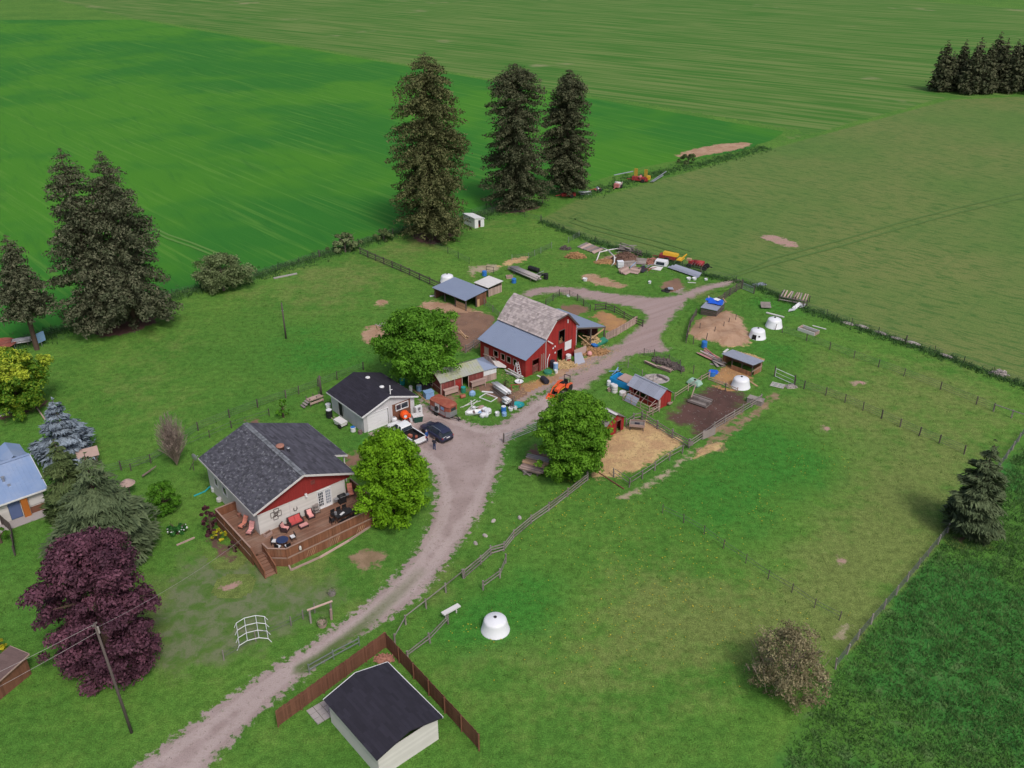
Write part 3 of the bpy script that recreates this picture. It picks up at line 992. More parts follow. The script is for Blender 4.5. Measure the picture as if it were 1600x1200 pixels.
conifer('pine_tree', 'dark pine on the field corner, left of the pair', (806, 324), 95, 6.3, LM['pinedk'], n=44000, z0=.03, power=.5, droop=.22, whorl=.9, size=.23, asp=.5, clump=.8, gap=.35, top_r=.5)
conifer('pine_tree', 'dark pine on the field corner with red machinery at its foot', (884, 304), 108, 5.1, LM['pinedk'], n=38000, z0=.05, power=.5, droop=.2, whorl=.9, size=.23, asp=.5, clump=.75, gap=.3, top_r=.5)
conifer('pine_tree', 'dark grey pine with a ragged narrow top in the pasture corner, left of two', (160, 518), 232, 5.2, LM['dkspruce'], n=34000, z0=.05, power=.6, droop=.2, whorl=.9, size=.22, asp=.42, clump=.75, gap=.5, top_r=.12)
conifer('pine_tree', 'dark grey broad-skirted pine over bare earth in the pasture corner, right of two', (213, 508), 236, 6.6, LM['dkspruce'], n=50000, z0=.03, power=.62, droop=.22, whorl=.9, size=.22, asp=.42, clump=.8, gap=.45, top_r=.08)
conifer('pine_tree', 'thin dark tree with a long bare leaning-looking trunk at the left picture edge', (58, 546), 366, 3.4, LM['dkspruce'], n=16000, z0=.30, power=.6, droop=.3, whorl=.8, size=.22, asp=.4, clump=.6, gap=.4, trunk_r=.017)
broad_tree('hawthorn_bush', 'large rounded pale-green bush on the crop field fence left of centre', (350, 454), 398, 5.0, LM['bush'], 'bush', n=18000, size=.16, lobes=150, zlow=.0, lobe_r=(.12, .22), ry=3.2, bark='bark_grey')
broad_tree('hawthorn_bush', 'small pale-green bush at the top of the dark rail fence', (540, 394), 365, 3.3, LM['bush'], 'bush', n=4000, size=.2, lobes=30, zlow=.0, ry=2.2, bark='bark_grey')
broad_tree('hawthorn_bush', 'low dark bush on the fence beside the tallest pine', (600, 376), 358, 2.4, LM['fir2'], 'bush', n=2200, size=.2, lobes=20, zlow=.0, ry=1.6, bark='bark_grey')
broad_tree('hawthorn_bush', 'low bush at the far field corner by the bare washout', (1075, 256), 240, 2.6, LM['fir2'], 'bush', n=1500, size=.28, lobes=16, zlow=.0, ry=1.6, bark='bark_grey')
broad_tree('shrub', 'bright green ball-shaped shrub on the lawn left of the deck house', (259, 799), 755, 1.75, LM['shrub'], 'shrub', n=7000, size=.10, lobes=110, zlow=.0, lobe_r=(.12, .2))
broad_tree('shrub', 'bright green little bush by the yard fence above the deck house', (443, 652), 624, .95, LM['shrub'], 'shrub', n=1500, size=.12, lobes=16, zlow=.0)
broad_tree('shrub', 'dark red shrub against the corner of the deck', (331, 832), 790, 1.2, LM['darkred'], 'shrub', n=3000, size=.12, lobes=24, zlow=.0)
broad_tree('shrub', 'yellow flowering shrub below the deck corner', (342, 845), 826, .8, LM['yellowfl'], 'shrub', n=1600, size=.1, lobes=16, zlow=.0)
broad_tree('shrub', 'tiny dark red shrub below the deck steps', (366, 862), 845, .55, LM['darkred'], 'shrub', n=700, size=.1, lobes=9, zlow=.0)
broad_tree('flower_clump', 'deep green clump of white-flowered lilies on the left lawn', (278, 834), 822, 1.35, LM['lily'], 'flowers', n=1800, size=.14, lobes=18, zlow=.0, ry=.9)
broad_tree('flower_clump', 'bright green plants growing against the deck skirt', (533, 842), 834, .55, LM['shrub'], 'plant', n=700, size=.1, lobes=8, zlow=.0)
broad_tree('budding_bush', 'brownish budding bush at the lower right fence', (1228, 1075), 992, 3.5, LM['pinkbush'], 'bush', n=11000, size=.10, lobes=220, zlow=.0, lobe_r=(.09, .18), bark='bark_grey')
broad_tree('shrub', 'yellow flowering bush at the lower left edge, above the brown roof', (-2, 1022), 1000, 1.0, LM['yellowfl'], 'shrub', n=1200, size=.11, lobes=12, zlow=.0)
broad_tree('shrub', 'bright green bush behind the dark fence at the left edge', (2, 848), 826, 1.1, LM['shrub'], 'shrub', n=1400, size=.12, lobes=12, zlow=.0)
broad_tree('shrub', 'green bush between the tin extension and the stack of lumber', (789, 604), 594, .55, LM['fir2'], 'shrub', n=500, size=.12, lobes=8, zlow=.0)
# white lily flowers
fl = MB()
for i in range(26):
    a, q = random.uniform(0, 6.3), random.random() ** .5
    fl.box((math.cos(a) * 1.2 * q, math.sin(a) * .8 * q, .75 + random.uniform(-.15, .1)), (.12, .12, .06), a)
fl.build('lily_flowers', M['white'], kind='stuff', parent=[o for o in bpy.data.objects if o.get('label', '').startswith('deep green clump')][0])

# leafless shrub of thin upright twigs
t = thing('leafless_shrub', 'leafless grey-brown shrub of fine twigs by the fence above the deck house', 'shrub', G(277, 728))
b = MB()
Hs = height_of((277, 728), 642)
for i in range(330):
    a, q = random.uniform(0, 6.3), random.random() ** .6
    e = (math.cos(a) * 1.9 * q, math.sin(a) * 1.9 * q, Hs * random.uniform(.45, 1.0) * (1 - .3 * q * q))
    mid = (e[0] * .35 + random.uniform(-.2, .2), e[1] * .35 + random.uniform(-.2, .2), e[2] * .55)
    b.beam((0, 0, .1), mid, .05, r=random.uniform(-1, 1), taper=.6)
    b.beam(mid, e, .032, r=random.uniform(-1, 1), taper=.5)
    for k in range(2):
        s = lerp(mid, e, random.uniform(.2, .9))
        b.beam(s, (s[0] + random.uniform(-.5, .5), s[1] + random.uniform(-.5, .5), s[2] + random.uniform(.2, .7)), .024, r=random.uniform(-1, 1))
b.build('twigs', LM['twig'], t, kind='stuff')
# bare twigs sticking out of the budding bush
bb = [o for o in bpy.data.objects if o.get('label', '').startswith('brownish budding')][0]
b = MB()
for i in range(160):
    a, q = random.uniform(0, 6.3), random.random() ** .5
    z = random.uniform(2.2, 4.2)
    p = (math.cos(a) * 3.2 * q, math.sin(a) * 3.2 * q, z * (1 - .35 * q))
    b.beam(p, (p[0] * 1.15, p[1] * 1.15, p[2] + random.uniform(.5, 1.1)), .035, r=random.uniform(-1, 1), taper=.4)
b.build('twigs', LM['twig'], bb, kind='stuff')

# far tree belt past the end of the hay field
proto = None
x0, x1 = np.array(G2(1492, 150)), np.array(G2(1640, 152))
for i in range(16):
    p = x0 + (x1 - x0) * (i / 15) + np.array([random.uniform(-2, 2), random.uniform(3, 16)])
    if proto is None:
        proto = conifer('pine_tree', 'dark conifer in the belt beyond the far end of the hay field', (1500, 150), 0, 4.2, LM['pinedk'], n=2600, z0=.04, power=.7, droop=.2, whorl=1.3, size=.6, asp=.5, clump=1.0, H=17, group='conifers beyond the hay field')
        proto.location = (*p, 0)
    else:
        dup(proto, (*p, 0), random.uniform(0, 6), scale=random.uniform(.65, 1.15))

# rank grass and weeds that nobody could count
def tuft_field(name, P, h, blades, m, w=.05, spread=.16):
    n = len(P) * blades
    base = np.repeat(P, blades, 0) + RNG.normal(0, spread, (n, 2))
    hh = np.repeat(np.broadcast_to(h, len(P)) * RNG.uniform(.6, 1.3, len(P)), blades) * RNG.uniform(.5, 1.1, n)
    a = RNG.uniform(0, 2 * np.pi, n)
    le = RNG.normal(0, .45, (n, 2)) * hh[:, None]
    wx, wy = np.cos(a) * w, np.sin(a) * w
    z0 = np.full(n, .02)
    V = np.stack([np.column_stack([base[:, 0] - wx, base[:, 1] - wy, z0]), np.column_stack([base[:, 0] + wx, base[:, 1] + wy, z0]), np.column_stack([base + le, hh])], 1).reshape(-1, 3)
    me = bpy.data.meshes.new(name)
    me.vertices.add(3 * n)
    me.vertices.foreach_set("co", V.astype(np.float32).ravel())
    me.loops.add(3 * n)
    me.loops.foreach_set("vertex_index", np.arange(3 * n, dtype=np.int32))
    me.polygons.add(n)
    me.polygons.foreach_set("loop_start", np.arange(0, 3 * n, 3, dtype=np.int32))
    me.update(calc_edges=True)
    r = np.repeat(RNG.uniform(-1, 1, len(P)), blades)
    at = me.attributes.new("rnd", 'FLOAT', 'POINT')
    at.data.foreach_set("value", np.repeat(r, 3).astype(np.float32))
    me.materials.append(m)
    return link(name, me, None, 'stuff')


def in_poly(poly, dens, keep=None):
    lo, hi = poly.min(0), poly.max(0)
    n = int((hi - lo).prod() * dens)
    X = RNG.uniform(lo, hi, (n, 2))
    X = X[sdf(X, poly) > 0]
    return X


def along(pts, width, dens):
    c = px_poly(pts)
    out = []
    for i in range(len(c) - 1):
        L = np.linalg.norm(c[i + 1] - c[i])
        n = int(L * width * dens)
        t = RNG.uniform(0, 1, n)[:, None]
        nr = np.array([-(c[i + 1] - c[i])[1], (c[i + 1] - c[i])[0]]) / L
        out.append(c[i] * (1 - t) + c[i + 1] * t + nr * RNG.normal(0, width / 2.4, n)[:, None])
    return np.concatenate(out)


WEED = leaf_mat('rank_weed_leaves', (.042, .115, .034), .35, .2, (.078, .160, .046))
TUFT = leaf_mat('pasture_grass_blades', (.086, .205, .034), .3, .35, (.140, .230, .050))
LONG = leaf_mat('long_grass_blades', (.045, .150, .036), .35, .3, (.12, .20, .06))
LEFT_FENCE = [(-30, 556), (20, 542), (70, 526), (135, 507), (270, 463), (400, 433), (560, 383), (640, 360), (740, 340), (800, 326), (848, 318)]
NE_FENCE = [(845, 346), (880, 360), (930, 379), (1010, 401), (1095, 429), (1150, 441), (1195, 453), (1255, 482), (1330, 509), (1460, 553), (1600, 604), (1640, 618)]
tuft_field('fence_weeds', np.concatenate([along(LEFT_FENCE, 2.8, 9), along([(900, 310), (1000, 278), (1100, 256), (1200, 231)], 3.5, 5)]), .55, 6, WEED, .06, .25)
tuft_field('ditch_weeds', along(NE_FENCE, 1.5, 12), .55, 6, WEED, .06, .22)
tuft_field('long_grass', in_poly(np.array([G2(*p) for p in [(1308, 1050), (1345, 1003), (1403, 935), (1483, 838), (1535, 780), (1605, 690), (1700, 900), (1640, 1230), (1200, 1230)]]), 9.0), .42, 7, LONG, .04, .25)
near = in_poly(np.array([G2(*p) for p in [(-80, 700), (60, 560), (560, 400), (850, 350), (1150, 445), (1640, 620), (1480, 835), (1300, 1040), (1300, 1230), (-60, 1230)]]), 2.4)
clear = np.ones(len(near), bool)
for pts in [DRIVE, LANE] + [p[2] for p in PATCHES]:
    clear &= sdf(near, px_poly(pts)) < -.1
near = near[clear]
near = near[RNG.uniform(0, 1, len(near)) < .25 + .75 * (soft(near, LUSH) + .35 * (1 - soft(near, DRY)))]
tuft_field('pasture_grass', near, .16, 6, TUFT, .035, .22)
edge = []
for pts in (DRIVE, LANE):
    q = chaikin(px_poly(pts), 1)
    X = RNG.uniform(q.min(0) - 1, q.max(0) + 1, (26000, 2))
    d = sdf(X, q)
    edge.append(X[(d > -.7) & (d < .45) & (RNG.uniform(0, 1, len(X)) < .75 - d)])
tuft_field('verge_grass', np.concatenate(edge), .16, 7, TUFT, .035, .14)


def litter(name, polys, dens, size, m, z=.03):
    """countless flat flakes strewn on the ground"""
    X = np.concatenate([in_poly(px_poly(p), dens) for p in polys])
    b = MB()
    for x, y in X:
        a, l = random.uniform(0, 6.3), size * random.uniform(.5, 1.4)
        c_, s_, w = math.cos(a) * l, math.sin(a) * l, .28
        b.add([(x - c_, y - s_, z + .06), (x + s_ * w, y - c_ * w, z + .05), (x + c_, y + s_, z + .10), (x - s_ * w, y + c_ * w, z + .06)], [(0, 1, 2, 3)])
    b.build(name, m, kind='stuff')


PD = {p[0]: p[2] for p in PATCHES}
litter('straw_litter', [PD['straw_yard'], PD['straw_spill']], 5.5, .13, M['straw'], .16)
litter('straw_litter', [PD['straw_fringe'], PD['barn_straw'], PD['barn_verge'], PD['side_straw'], PD['shelter_straw'], PD['feed_strip'], [(745, 562), (790, 582), (822, 596), (812, 606), (775, 588), (740, 570)], [(905, 575), (960, 545), (975, 550), (935, 572), (905, 590)]], 5.5, .13, M['straw'], .05)
litter('loose_gravel', [DRIVE, LANE], 2.2, .09, mat('loose_stones', (.27, .215, .20), .95, .3, 5, .5), .08)
litter('yard_scraps', [PD['work_yard'], PD['junk_dirt'], PD['paddock_mud'], PD['mud_yard'], [(935, 400), (1030, 395), (1060, 430), (985, 432)]], 1.6, .13, M['grey_wood'], .06)
# dandelions in the lower paddock
spots = [(900, 770, 3), (895, 795, 4), (960, 890, 5), (1050, 900, 6), (1000, 980, 5), (850, 830, 4), (1200, 790, 4), (1080, 830, 7), (880, 990, 4), (1150, 960, 7), (980, 790, 5), (720, 985, 3), (1270, 720, 4)]
pts = np.concatenate([np.array(G2(x, y)) + RNG.normal(0, r * .55, (int(11 * r), 2)) for x, y, r in spots])
b = MB()
for x, y in pts:
    s = random.uniform(.025, .05)
    b.add([(x - s, y - s, .16), (x + s, y - s, .16), (x + s, y + s, .16), (x - s, y + s, .16), (x, y, .19)], [(0, 1, 4), (1, 2, 4), (2, 3, 4), (3, 0, 4)])
b.build('dandelions', mat('dandelion_yellow', (.50, .40, .03), .8, .1, 5, .2), kind='stuff')
# ------------------------------------------------------------------ buildings
def wall_boards(b, p0, p1, z0, top, w=.2, th=.05, holes=(), gap=.008):
    """upright boards from p0 to p1 (2-d, building frame); top(s) gives the height at distance s; holes = (s0, s1, z0, z1)"""
    L = math.dist(p0, p1)
    n = max(1, round(L / w))
    dx, dy = (p1[0] - p0[0]) / L, (p1[1] - p0[1]) / L
    for i in range(n):
        a, c = L * i / n + gap / 2, L * (i + 1) / n - gap / 2
        m = (a + c) / 2
        spans = [(z0, None)]
        for h in holes:
            if h[0] < m < h[1]:
                new = []
                for s in spans:
                    e = s[1]
                    if h[2] > s[0] + .02:
                        new.append((s[0], h[2]))
                    new.append((h[3], e))
                spans = new
        r = random.uniform(-1, 1)
        ox, oy = -dy * th, dx * th
        k = random.uniform(0, .012)
        for lo, hi in spans:
            ha, hc = (top(a), top(c)) if hi is None else (hi, hi)
            if min(ha, hc) <= lo + .03:
                ha, hc = max(ha, lo + .01), max(hc, lo + .01)
                if max(ha, hc) <= lo + .03:
                    continue
            x0, y0, x1, y1 = p0[0] + dx * a + dy * k, p0[1] + dy * a - dx * k, p0[0] + dx * c + dy * k, p0[1] + dy * c - dx * k
            b.add([(x0, y0, lo), (x1, y1, lo), (x1, y1, hc), (x0, y0, ha), (x0 + ox, y0 + oy, lo), (x1 + ox, y1 + oy, lo), (x1 + ox, y1 + oy, hc), (x0 + ox, y0 + oy, ha)],
                  [(0, 1, 2, 3), (7, 6, 5, 4), (1, 5, 6, 2), (4, 0, 3, 7), (3, 2, 6, 7), (4, 5, 1, 0)], r)
    return b


def lap_boards(b, p0, p1, z0, top, w=.2, th=.03, holes=()):
    """level lap siding between p0 and p1"""
    L = math.dist(p0, p1)
    dx, dy = (p1[0] - p0[0]) / L, (p1[1] - p0[1]) / L
    N = 40
    zmax = max(top(L * i / N) for i in range(N + 1))
    z = z0
    while z < zmax - .02:
        z2 = min(z + w, zmax)
        ss = [L * i / N for i in range(N + 1) if top(L * i / N) >= (z + z2) / 2]
        if len(ss) >= 2:
            runs = [(min(ss), max(ss))]
            for h in holes:
                if h[2] - .02 <= (z + z2) / 2 <= h[3] + .02:
                    new = []
                    for a, c in runs:
                        if h[0] > a + .05 and h[1] < c - .05:
                            new += [(a, h[0]), (h[1], c)]
                        elif h[1] <= a or h[0] >= c:
                            new.append((a, c))
                        elif h[0] <= a + .05:
                            new.append((h[1], c))
                        else:
                            new.append((a, h[0]))
                    runs = new
            for a, c in runs:
                if c - a < .05:
                    continue
                P = lambda s, o, zz: (p0[0] + dx * s + dy * o, p0[1] + dy * s - dx * o, zz)
                b.add([P(a, th, z), P(c, th, z), P(c, .008, z2), P(a, .008, z2), P(a, -.03, z), P(c, -.03, z), P(c, -.03, z2), P(a, -.03, z2)],
                      [(0, 1, 2, 3), (7, 6, 5, 4), (1, 5, 6, 2), (4, 0, 3, 7), (3, 2, 6, 7), (4, 5, 1, 0)])
        z += w
    return b


def roof_slab(b, e0, e1, r1, r0, th=.12, r=0):
    """e0-e1 the eave, r0-r1 the ridge above it (counter-clockwise from outside)"""
    return b.plate([e0, e1, r1, r0], th, r)


def tabs(b, e0, e1, r1, r0, course=.24, w=.5, lift=.035, jit=.25, miss=0.0):
    """overlapping shingle tabs on the slope e0-e1-r1-r0"""
    e0, e1, r1, r0 = [np.array(p, float) for p in (e0, e1, r1, r0)]
    nrm = np.cross(e1 - e0, r0 - e0)
    nrm /= np.linalg.norm(nrm)
    H = np.linalg.norm(r0 - e0)
    nc = max(2, round(H / course))
    for i in range(nc):
        v0, v1 = i / nc, min(1.0, (i + 1.12) / nc)
        A, B = e0 + (r0 - e0) * v0, e1 + (r1 - e1) * v0
        C, D = e1 + (r1 - e1) * v1, e0 + (r0 - e0) * v1
        L = np.linalg.norm(B - A)
        n = max(2, round(L / w))
        cuts = [0.0] + [(k + (.5 if i % 2 else 0) + random.uniform(-jit, jit)) / n for k in range(1, n)] + [1.0]
        for k in range(n):
            if random.random() < miss:
                continue
            a, c = cuts[k], cuts[k + 1]
            if c <= a:
                continue
            g = .006 / L
            l = lift * random.uniform(.75, 1.35)
            p, q = A + (B - A) * (a + g) + nrm * l, A + (B - A) * (c - g) + nrm * l
            s, t = D + (C - D) * (c - g) + nrm * .012, D + (C - D) * (a + g) + nrm * .012
            b.add([p, q, s, t, p - nrm * l, q - nrm * l], [(0, 1, 2, 3), (4, 5, 1, 0)])
    return b


def ribs(b, e0, e1, r1, r0, gap=.3, w=.045, h=.035):
    e0, e1, r1, r0 = [np.array(p, float) for p in (e0, e1, r1, r0)]
    nrm = np.cross(e1 - e0, r0 - e0)
    nrm /= np.linalg.norm(nrm)
    n = max(2, round(np.linalg.norm(e1 - e0) / gap))
    for i in range(n + 1):
        t = min(.997, max(.003, i / n))
        b.beam(e0 + (e1 - e0) * t + nrm * .012, r0 + (r1 - r0) * t + nrm * .012, w, h, r=0)
    return b


def frame_rect(b, p0, p1, z0, z1, w=.09, out=.05, dep=.08):
    """trim round an opening in an upright wall running p0 -> p1"""
    L = math.dist(p0, p1)
    dx, dy = (p1[0] - p0[0]) / L, (p1[1] - p0[1]) / L
    o = (dy * out, -dx * out)
    A, B = (p0[0] + o[0], p0[1] + o[1]), (p1[0] + o[0], p1[1] + o[1])
    b.beam((*A, z0 - w), (*A, z1 + w), w, dep, r=0)
    b.beam((*B, z0 - w), (*B, z1 + w), w, dep, r=0)
    b.beam((A[0] + dx * w / 2, A[1] + dy * w / 2, z1 + w / 2), (B[0] - dx * w / 2, B[1] - dy * w / 2, z1 + w / 2), dep, w, r=0)
    b.beam((A[0] + dx * w / 2, A[1] + dy * w / 2, z0 - w / 2), (B[0] - dx * w / 2, B[1] - dy * w / 2, z0 - w / 2), dep, w, r=0)
    return b


# ---- the house with the deck
HL, HW, HE, HR, XR, XE, X2, HJ = 12.69, 10.05, 4.2, 6.47, 5.25, 11.19, 12.8, 3.95
house = thing('house', 'bungalow with dark shingled roof, red gable and cream walls behind the deck', 'house', (-25.85, 74.03, 0), R(39.89))
sl_l = lambda x: HE + (HR - HE) * (x + .6) / (XR + .6)
sl_r = lambda x: HR - (HR - HE) * (x - XR) / (XE - XR)
htop = lambda x: (sl_l(x) if x < XR else sl_r(x)) - .16
b = MB()
lap_boards(b, (0, 0), (HW, 0), 0, lambda s: 3.55, .22, .03, [(6.72, 8.36, 1.12, 3.32)])
lap_boards(b, (0, HL), (0, 0), 0, lambda s: 4.2, .22, .03, [(HL - 10.9, HL - 10.0, 1.6, 2.6), (HL - 8.8, HL - 7.7, 1.6, 2.6)])
lap_boards(b, (HW, 0), (HW, HL), 0, lambda s: 4.3, .22)
lap_boards(b, (HW, HL), (0, HL), 0, lambda s: htop(HW - s), .22)
b.bbox(-.03, .06, -.04, .05, 0, 3.55, 0)
b.bbox(HW - .06, HW + .04, -.045, .05, 0, 3.55, 0)
b.build('wall', M['offwhite'], house)
b = MB()
wall_boards(b, (-.05, -.05), (XE - .45, -.05), 3.56, htop, .28, .05)
b.build('gable', M['red_gable'], house)
b = MB()
b.bbox(6.15, 6.65, -.10, -.055, 4.55, 5.02, 0)
for k in range(5):
    b.bbox(6.2, 6.6, -.125, -.10, 4.6 + k * .085, 4.65 + k * .085)
b.build('gable_vent', M['dull_red'], house)
b = MB()
b.bbox(0.02, HW - .02, .9, HL - .1, .0, .3, 0)
b.bbox(.05, HW - .05, .9, HL - .05, 3.3, 3.4, 0)
b.build('ceiling', M['concrete'], house)
b = MB()
le0, le1, lr1, lr0 = (-.6, HL + .4, HE), (-.6, -.6, HE), (XR, -.6, HR), (XR, HL + .4, HR)
roof_slab(b, le0, le1, lr1, lr0, .14)
rs = b.build('roof', M['shingle_dark'], house)
b = MB()
tabs(b, le0, le1, lr1, lr0, .23, .42, .04, .3, .015)
b.build('shingles', M['shingle_dark'], rs, kind='stuff')
b = MB()
z2 = sl_r(X2)
roof_slab(b, (XE, -.6, HE), (XE, HJ, HE), (XR, HJ, HR), (XR, -.6, HR), .14)
roof_slab(b, (X2, HJ + .002, z2), (X2, HL + .4, z2), (XR, HL + .4, HR), (XR, HJ + .002, HR), .14)
rr = b.build('roof', M['shingle_grey'], house)
b = MB()
tabs(b, (XE, -.6, HE), (XE, HJ, HE), (XR, HJ, HR), (XR, -.6, HR), .26, .9, .045, .2)
tabs(b, (X2, HJ, z2), (X2, HL + .4, z2), (XR, HL + .4, HR), (XR, HJ, HR), .26, .9, .045, .2)
b.build('shingles', M['shingle_grey'], rr, kind='stuff')
b = MB()
for i in range(44):
    y = -.6 + (HL + 1.0) * (i + .5) / 44
    b.box((XR - .13, y, HR + .005), (.30, .30, .05), random.uniform(-.1, .1)).box((XR + .13, y, HR + .005), (.30, .30, .05), random.uniform(-.1, .1))
b.build('ridge_cap', M['ridge'], house)
b = MB()
b.beam((-.62, -.63, HE - .09), (XR, -.63, HR - .09), .05, .22, r=0)
b.beam((XR, -.63, HR - .09), (XE, -.63, HE - .09), .05, .22, r=0)
b.beam((-.63, -.6, HE - .1), (-.63, HL + .4, HE - .1), .05, .2, r=0)
b.beam((XE + .03, -.6, HE - .1), (XE + .03, HJ, HE - .1), .05, .2, r=0)
b.beam((XE, HJ - .03, HE - .1), (X2 + .05, HJ - .03, z2 - .1), .05, .22, r=0)
b.beam((X2 + .03, HJ, z2 - .1), (X2 + .03, HL + .4, z2 - .1), .05, .2, r=0)
b.build('fascia', M['fascia'], house)
b = MB()
wall_boards(b, (XE - .45, .0), (XE - .45, -.5), 3.9, lambda s: HE, .3)
b.build('soffit_board', M['red_gable'], house)
for y in (HJ + .3, 8.2, HL - .2):
    MB().bbox(X2 - .35, X2 - .2, y - .07, y + .07, 0, z2 - .12, 0).build('porch_post', M['offwhite'], house)
# french door
fd_ = MB().bbox(6.72, 8.36, -.02, .04, 1.12, 3.32, 0)
door = fd_.build('door', M['white'], house)
b = MB()
frame_rect(b, (6.74, 0), (8.34, 0), 1.16, 3.3, .1, .06, .07)
b.bbox(7.50, 7.58, -.08, -.02, 1.12, 3.3, 0)
b.build('frame', M['white'], door)
for x0 in (6.86, 7.72):
    b = MB()
    b.bbox(x0, x0 + .52, -.045, -.021, 1.45, 3.1, 0)
    b.build('pane', M['glass'] if x0 < 7 else mat('curtained_glass', (.22, .25, .30), .2, .1, 3, spec=.6), door)
    b = MB()
    for k in range(1, 3):
        b.bbox(x0 + .52 * k / 3 - .02, x0 + .52 * k / 3 + .02, -.062, -.046, 1.45, 3.1, 0)
    for k in range(1, 5):
        b.bbox(x0, x0 + .52, -.066, -.047, 1.45 + 1.65 * k / 5 - .02, 1.45 + 1.65 * k / 5 + .02, 0)
    b.build('glazing_bar', M['white'], door)
for s0 in (10.0, 7.7):
    s1 = s0 + (.9 if s0 > 9 else 1.1)
    wdw = frame_rect(MB(), (0, s1), (0, s0), 1.6, 2.6).build('window', M['white'], house)
    MB().bbox(.0, .03, s0, s1, 1.6, 2.6, 0).build('pane', M['glass'], wdw)
# flues and fittings
zc = sl_r(5.9)
b = MB().lathe([(.42, zc - .3), (.42, zc + .28), (.46, zc + .28), (.46, zc + .42), (.30, zc + .44), (.28, zc + .44)], 14, (5.95, 5.95, 0), 0)
b.build('chimney', M['brick'], house, True)
b = MB().lathe([(.12, zc - .4), (.12, zc + .2), (.19, zc + .22), (.17, zc + .30)], 10, (6.5, 5.1, 0), 0).lathe([(.09, zc - .4), (.09, zc + .1), (.02, zc + .12)], 10, (6.6, 5.6, 0), 0)
b.build('roof_vent', M['steel'], house, True)
b = MB().bbox(5.3, 5.56, -.2, -.09, 3.62, 3.8, 0).lathe([(.02, 3.64), (.11, 3.52), (.09, 3.42), (.0, 3.38)], 10, (5.43, -.24, 0), 0)
b.build('wall_lamp', M['white'], house)
b = MB().bbox(3.5, 3.62, -.06, -.03, 1.2, 3.5, 0)
b.build('downpipe', M['fascia'], house)
# satellite dish on the back corner and its pole
dish = thing('satellite_dish', 'white satellite dish at the back corner of the dark shingled roof', 'satellite dish', G(303, 735), R(150))
zt = height_of((303, 735), 716)
MB().tube([(0, 0, 0), (0, 0, zt * .55)], .05).tube([(0, 0, zt * .5), (.0, -.35, zt * .9)], .035).tube([(.5, .2, 0), (.05, 0, zt * .55)], .035).build('mast', M['dark_wood'], dish)
b = MB()
prof = [(0.02, -.10), (.2, -.085), (.38, -.03), (.46, .02)]
vs, fs, n = [], [], 16
for r_, d in prof:
    for k in range(n):
        q = 2 * math.pi * k / n
        vs.append((r_ * math.cos(q), -.35 - d * 1.0 - .05, zt * .95 + r_ * math.sin(q)))
for i in range(3):
    for k in range(n):
        a_, c_ = i * n + k, i * n + (k + 1) % n
        fs.append((a_, c_, c_ + n, a_ + n))
b.add(vs, fs, 0)
b.build('reflector', M['steel'], dish, True)
MB().tube([(0, -.42, zt * .95 - .4), (0, -.85, zt * .95 - .1)], .02).box((0, -.87, zt * .95 - .08), (.1, .14, .1)).build('arm', M['steel'], dish)

# ---- the deck: joists, boards, railing, skirt, steps
DZ, RZ = 1.08, 2.2
deck = thing('deck', 'brown stained wooden deck wrapping the cream-walled house, with a boarded railing', 'deck', (-25.85, 74.03, 0), R(39.89))
D_OUT = [(-2.25, 5.6), (-2.25, -2.75), (-1.05, -2.85), (-1.0, -3.95), (.35, -5.15), (10.9, -4.85), (11.6, -2.6), (11.6, 1.5), (10.12, 1.5), (10.12, -.06), (-.06, -.06), (-.06, 5.6)]


def clip_line(poly, y):
    xs_ = []
    for i in range(len(poly)):
        (x0, y0), (x1, y1) = poly[i], poly[(i + 1) % len(poly)]
        if (y0 <= y) != (y1 <= y):
            xs_.append(x0 + (y - y0) / (y1 - y0) * (x1 - x0))
    xs_.sort()
    return [(xs_[i], xs_[i + 1]) for i in range(0, len(xs_) - 1, 2)]


b = MB()
y = -5.12
while y < 5.6:
    for x0, x1 in clip_line(D_OUT, y + .08):
        cut = x0
        while cut < x1 - .02:
            e = min(x1, cut + random.uniform(2.4, 4.2))
            b.bbox(cut + .004, e - .004, y + .006, y + .154, DZ - .04 + random.uniform(0, .008), DZ + random.uniform(0, .01))
            cut = e
    y += .16
b.build('floor_boards', M['deck_floor'], deck, kind='stuff')
RAIL = [[(-.06, 5.6), (-2.25, 5.6), (-2.25, -2.75)], [(-1.05, -2.85), (-1.0, -3.95), (.35, -5.15), (10.9, -4.85), (11.6, -2.6), (11.6, 1.5)]]
bo, sk, cap = MB(), MB(), MB()
for run in RAIL:
    for i in range(len(run) - 1):
        p, q = run[i], run[i + 1]
        L = math.dist(p, q)
        n = int(L / .16)
        ang = math.atan2(q[1] - p[1], q[0] - p[0])
        for k in range(n):
            c = lerp(p, q, (k + .5) / n)
            bo.box((c[0], c[1], (DZ + .1 + RZ) / 2 - .03), (L / n * .93, .03, RZ - DZ - .12), ang)
            o = (math.sin(ang) * .035, -math.cos(ang) * .035)
            sk.box((c[0] + o[0], c[1] + o[1], (DZ - .06) / 2), (L / n * .94, .03, DZ - .06 + random.uniform(-.03, .0)), ang)
        cap.beam((*p, RZ), (*q, RZ), .16, .05)
        m_ = max(1, round(L / 1.9))
        for k in range(m_ + (1 if i == len(run) - 2 else 0)):
            c = lerp(p, q, k / m_)
            MB().box((c[0], c[1], RZ / 2), (.13, .13, RZ - .06), ang).build('rail_post', M['deck_wood'], deck)
        o = (math.sin(ang) * .05, -math.cos(ang) * .05)
        cap.beam((p[0] + o[0], p[1] + o[1], DZ - .03), (q[0] + o[0], q[1] + o[1], DZ - .03), .04, .16)
bo.build('railing_boards', M['deck_wood'], deck, kind='stuff')
sk.build('skirt_boards', M['deck_wood'], deck, kind='stuff')
cap.build('handrail', M['deck_cap'], deck)
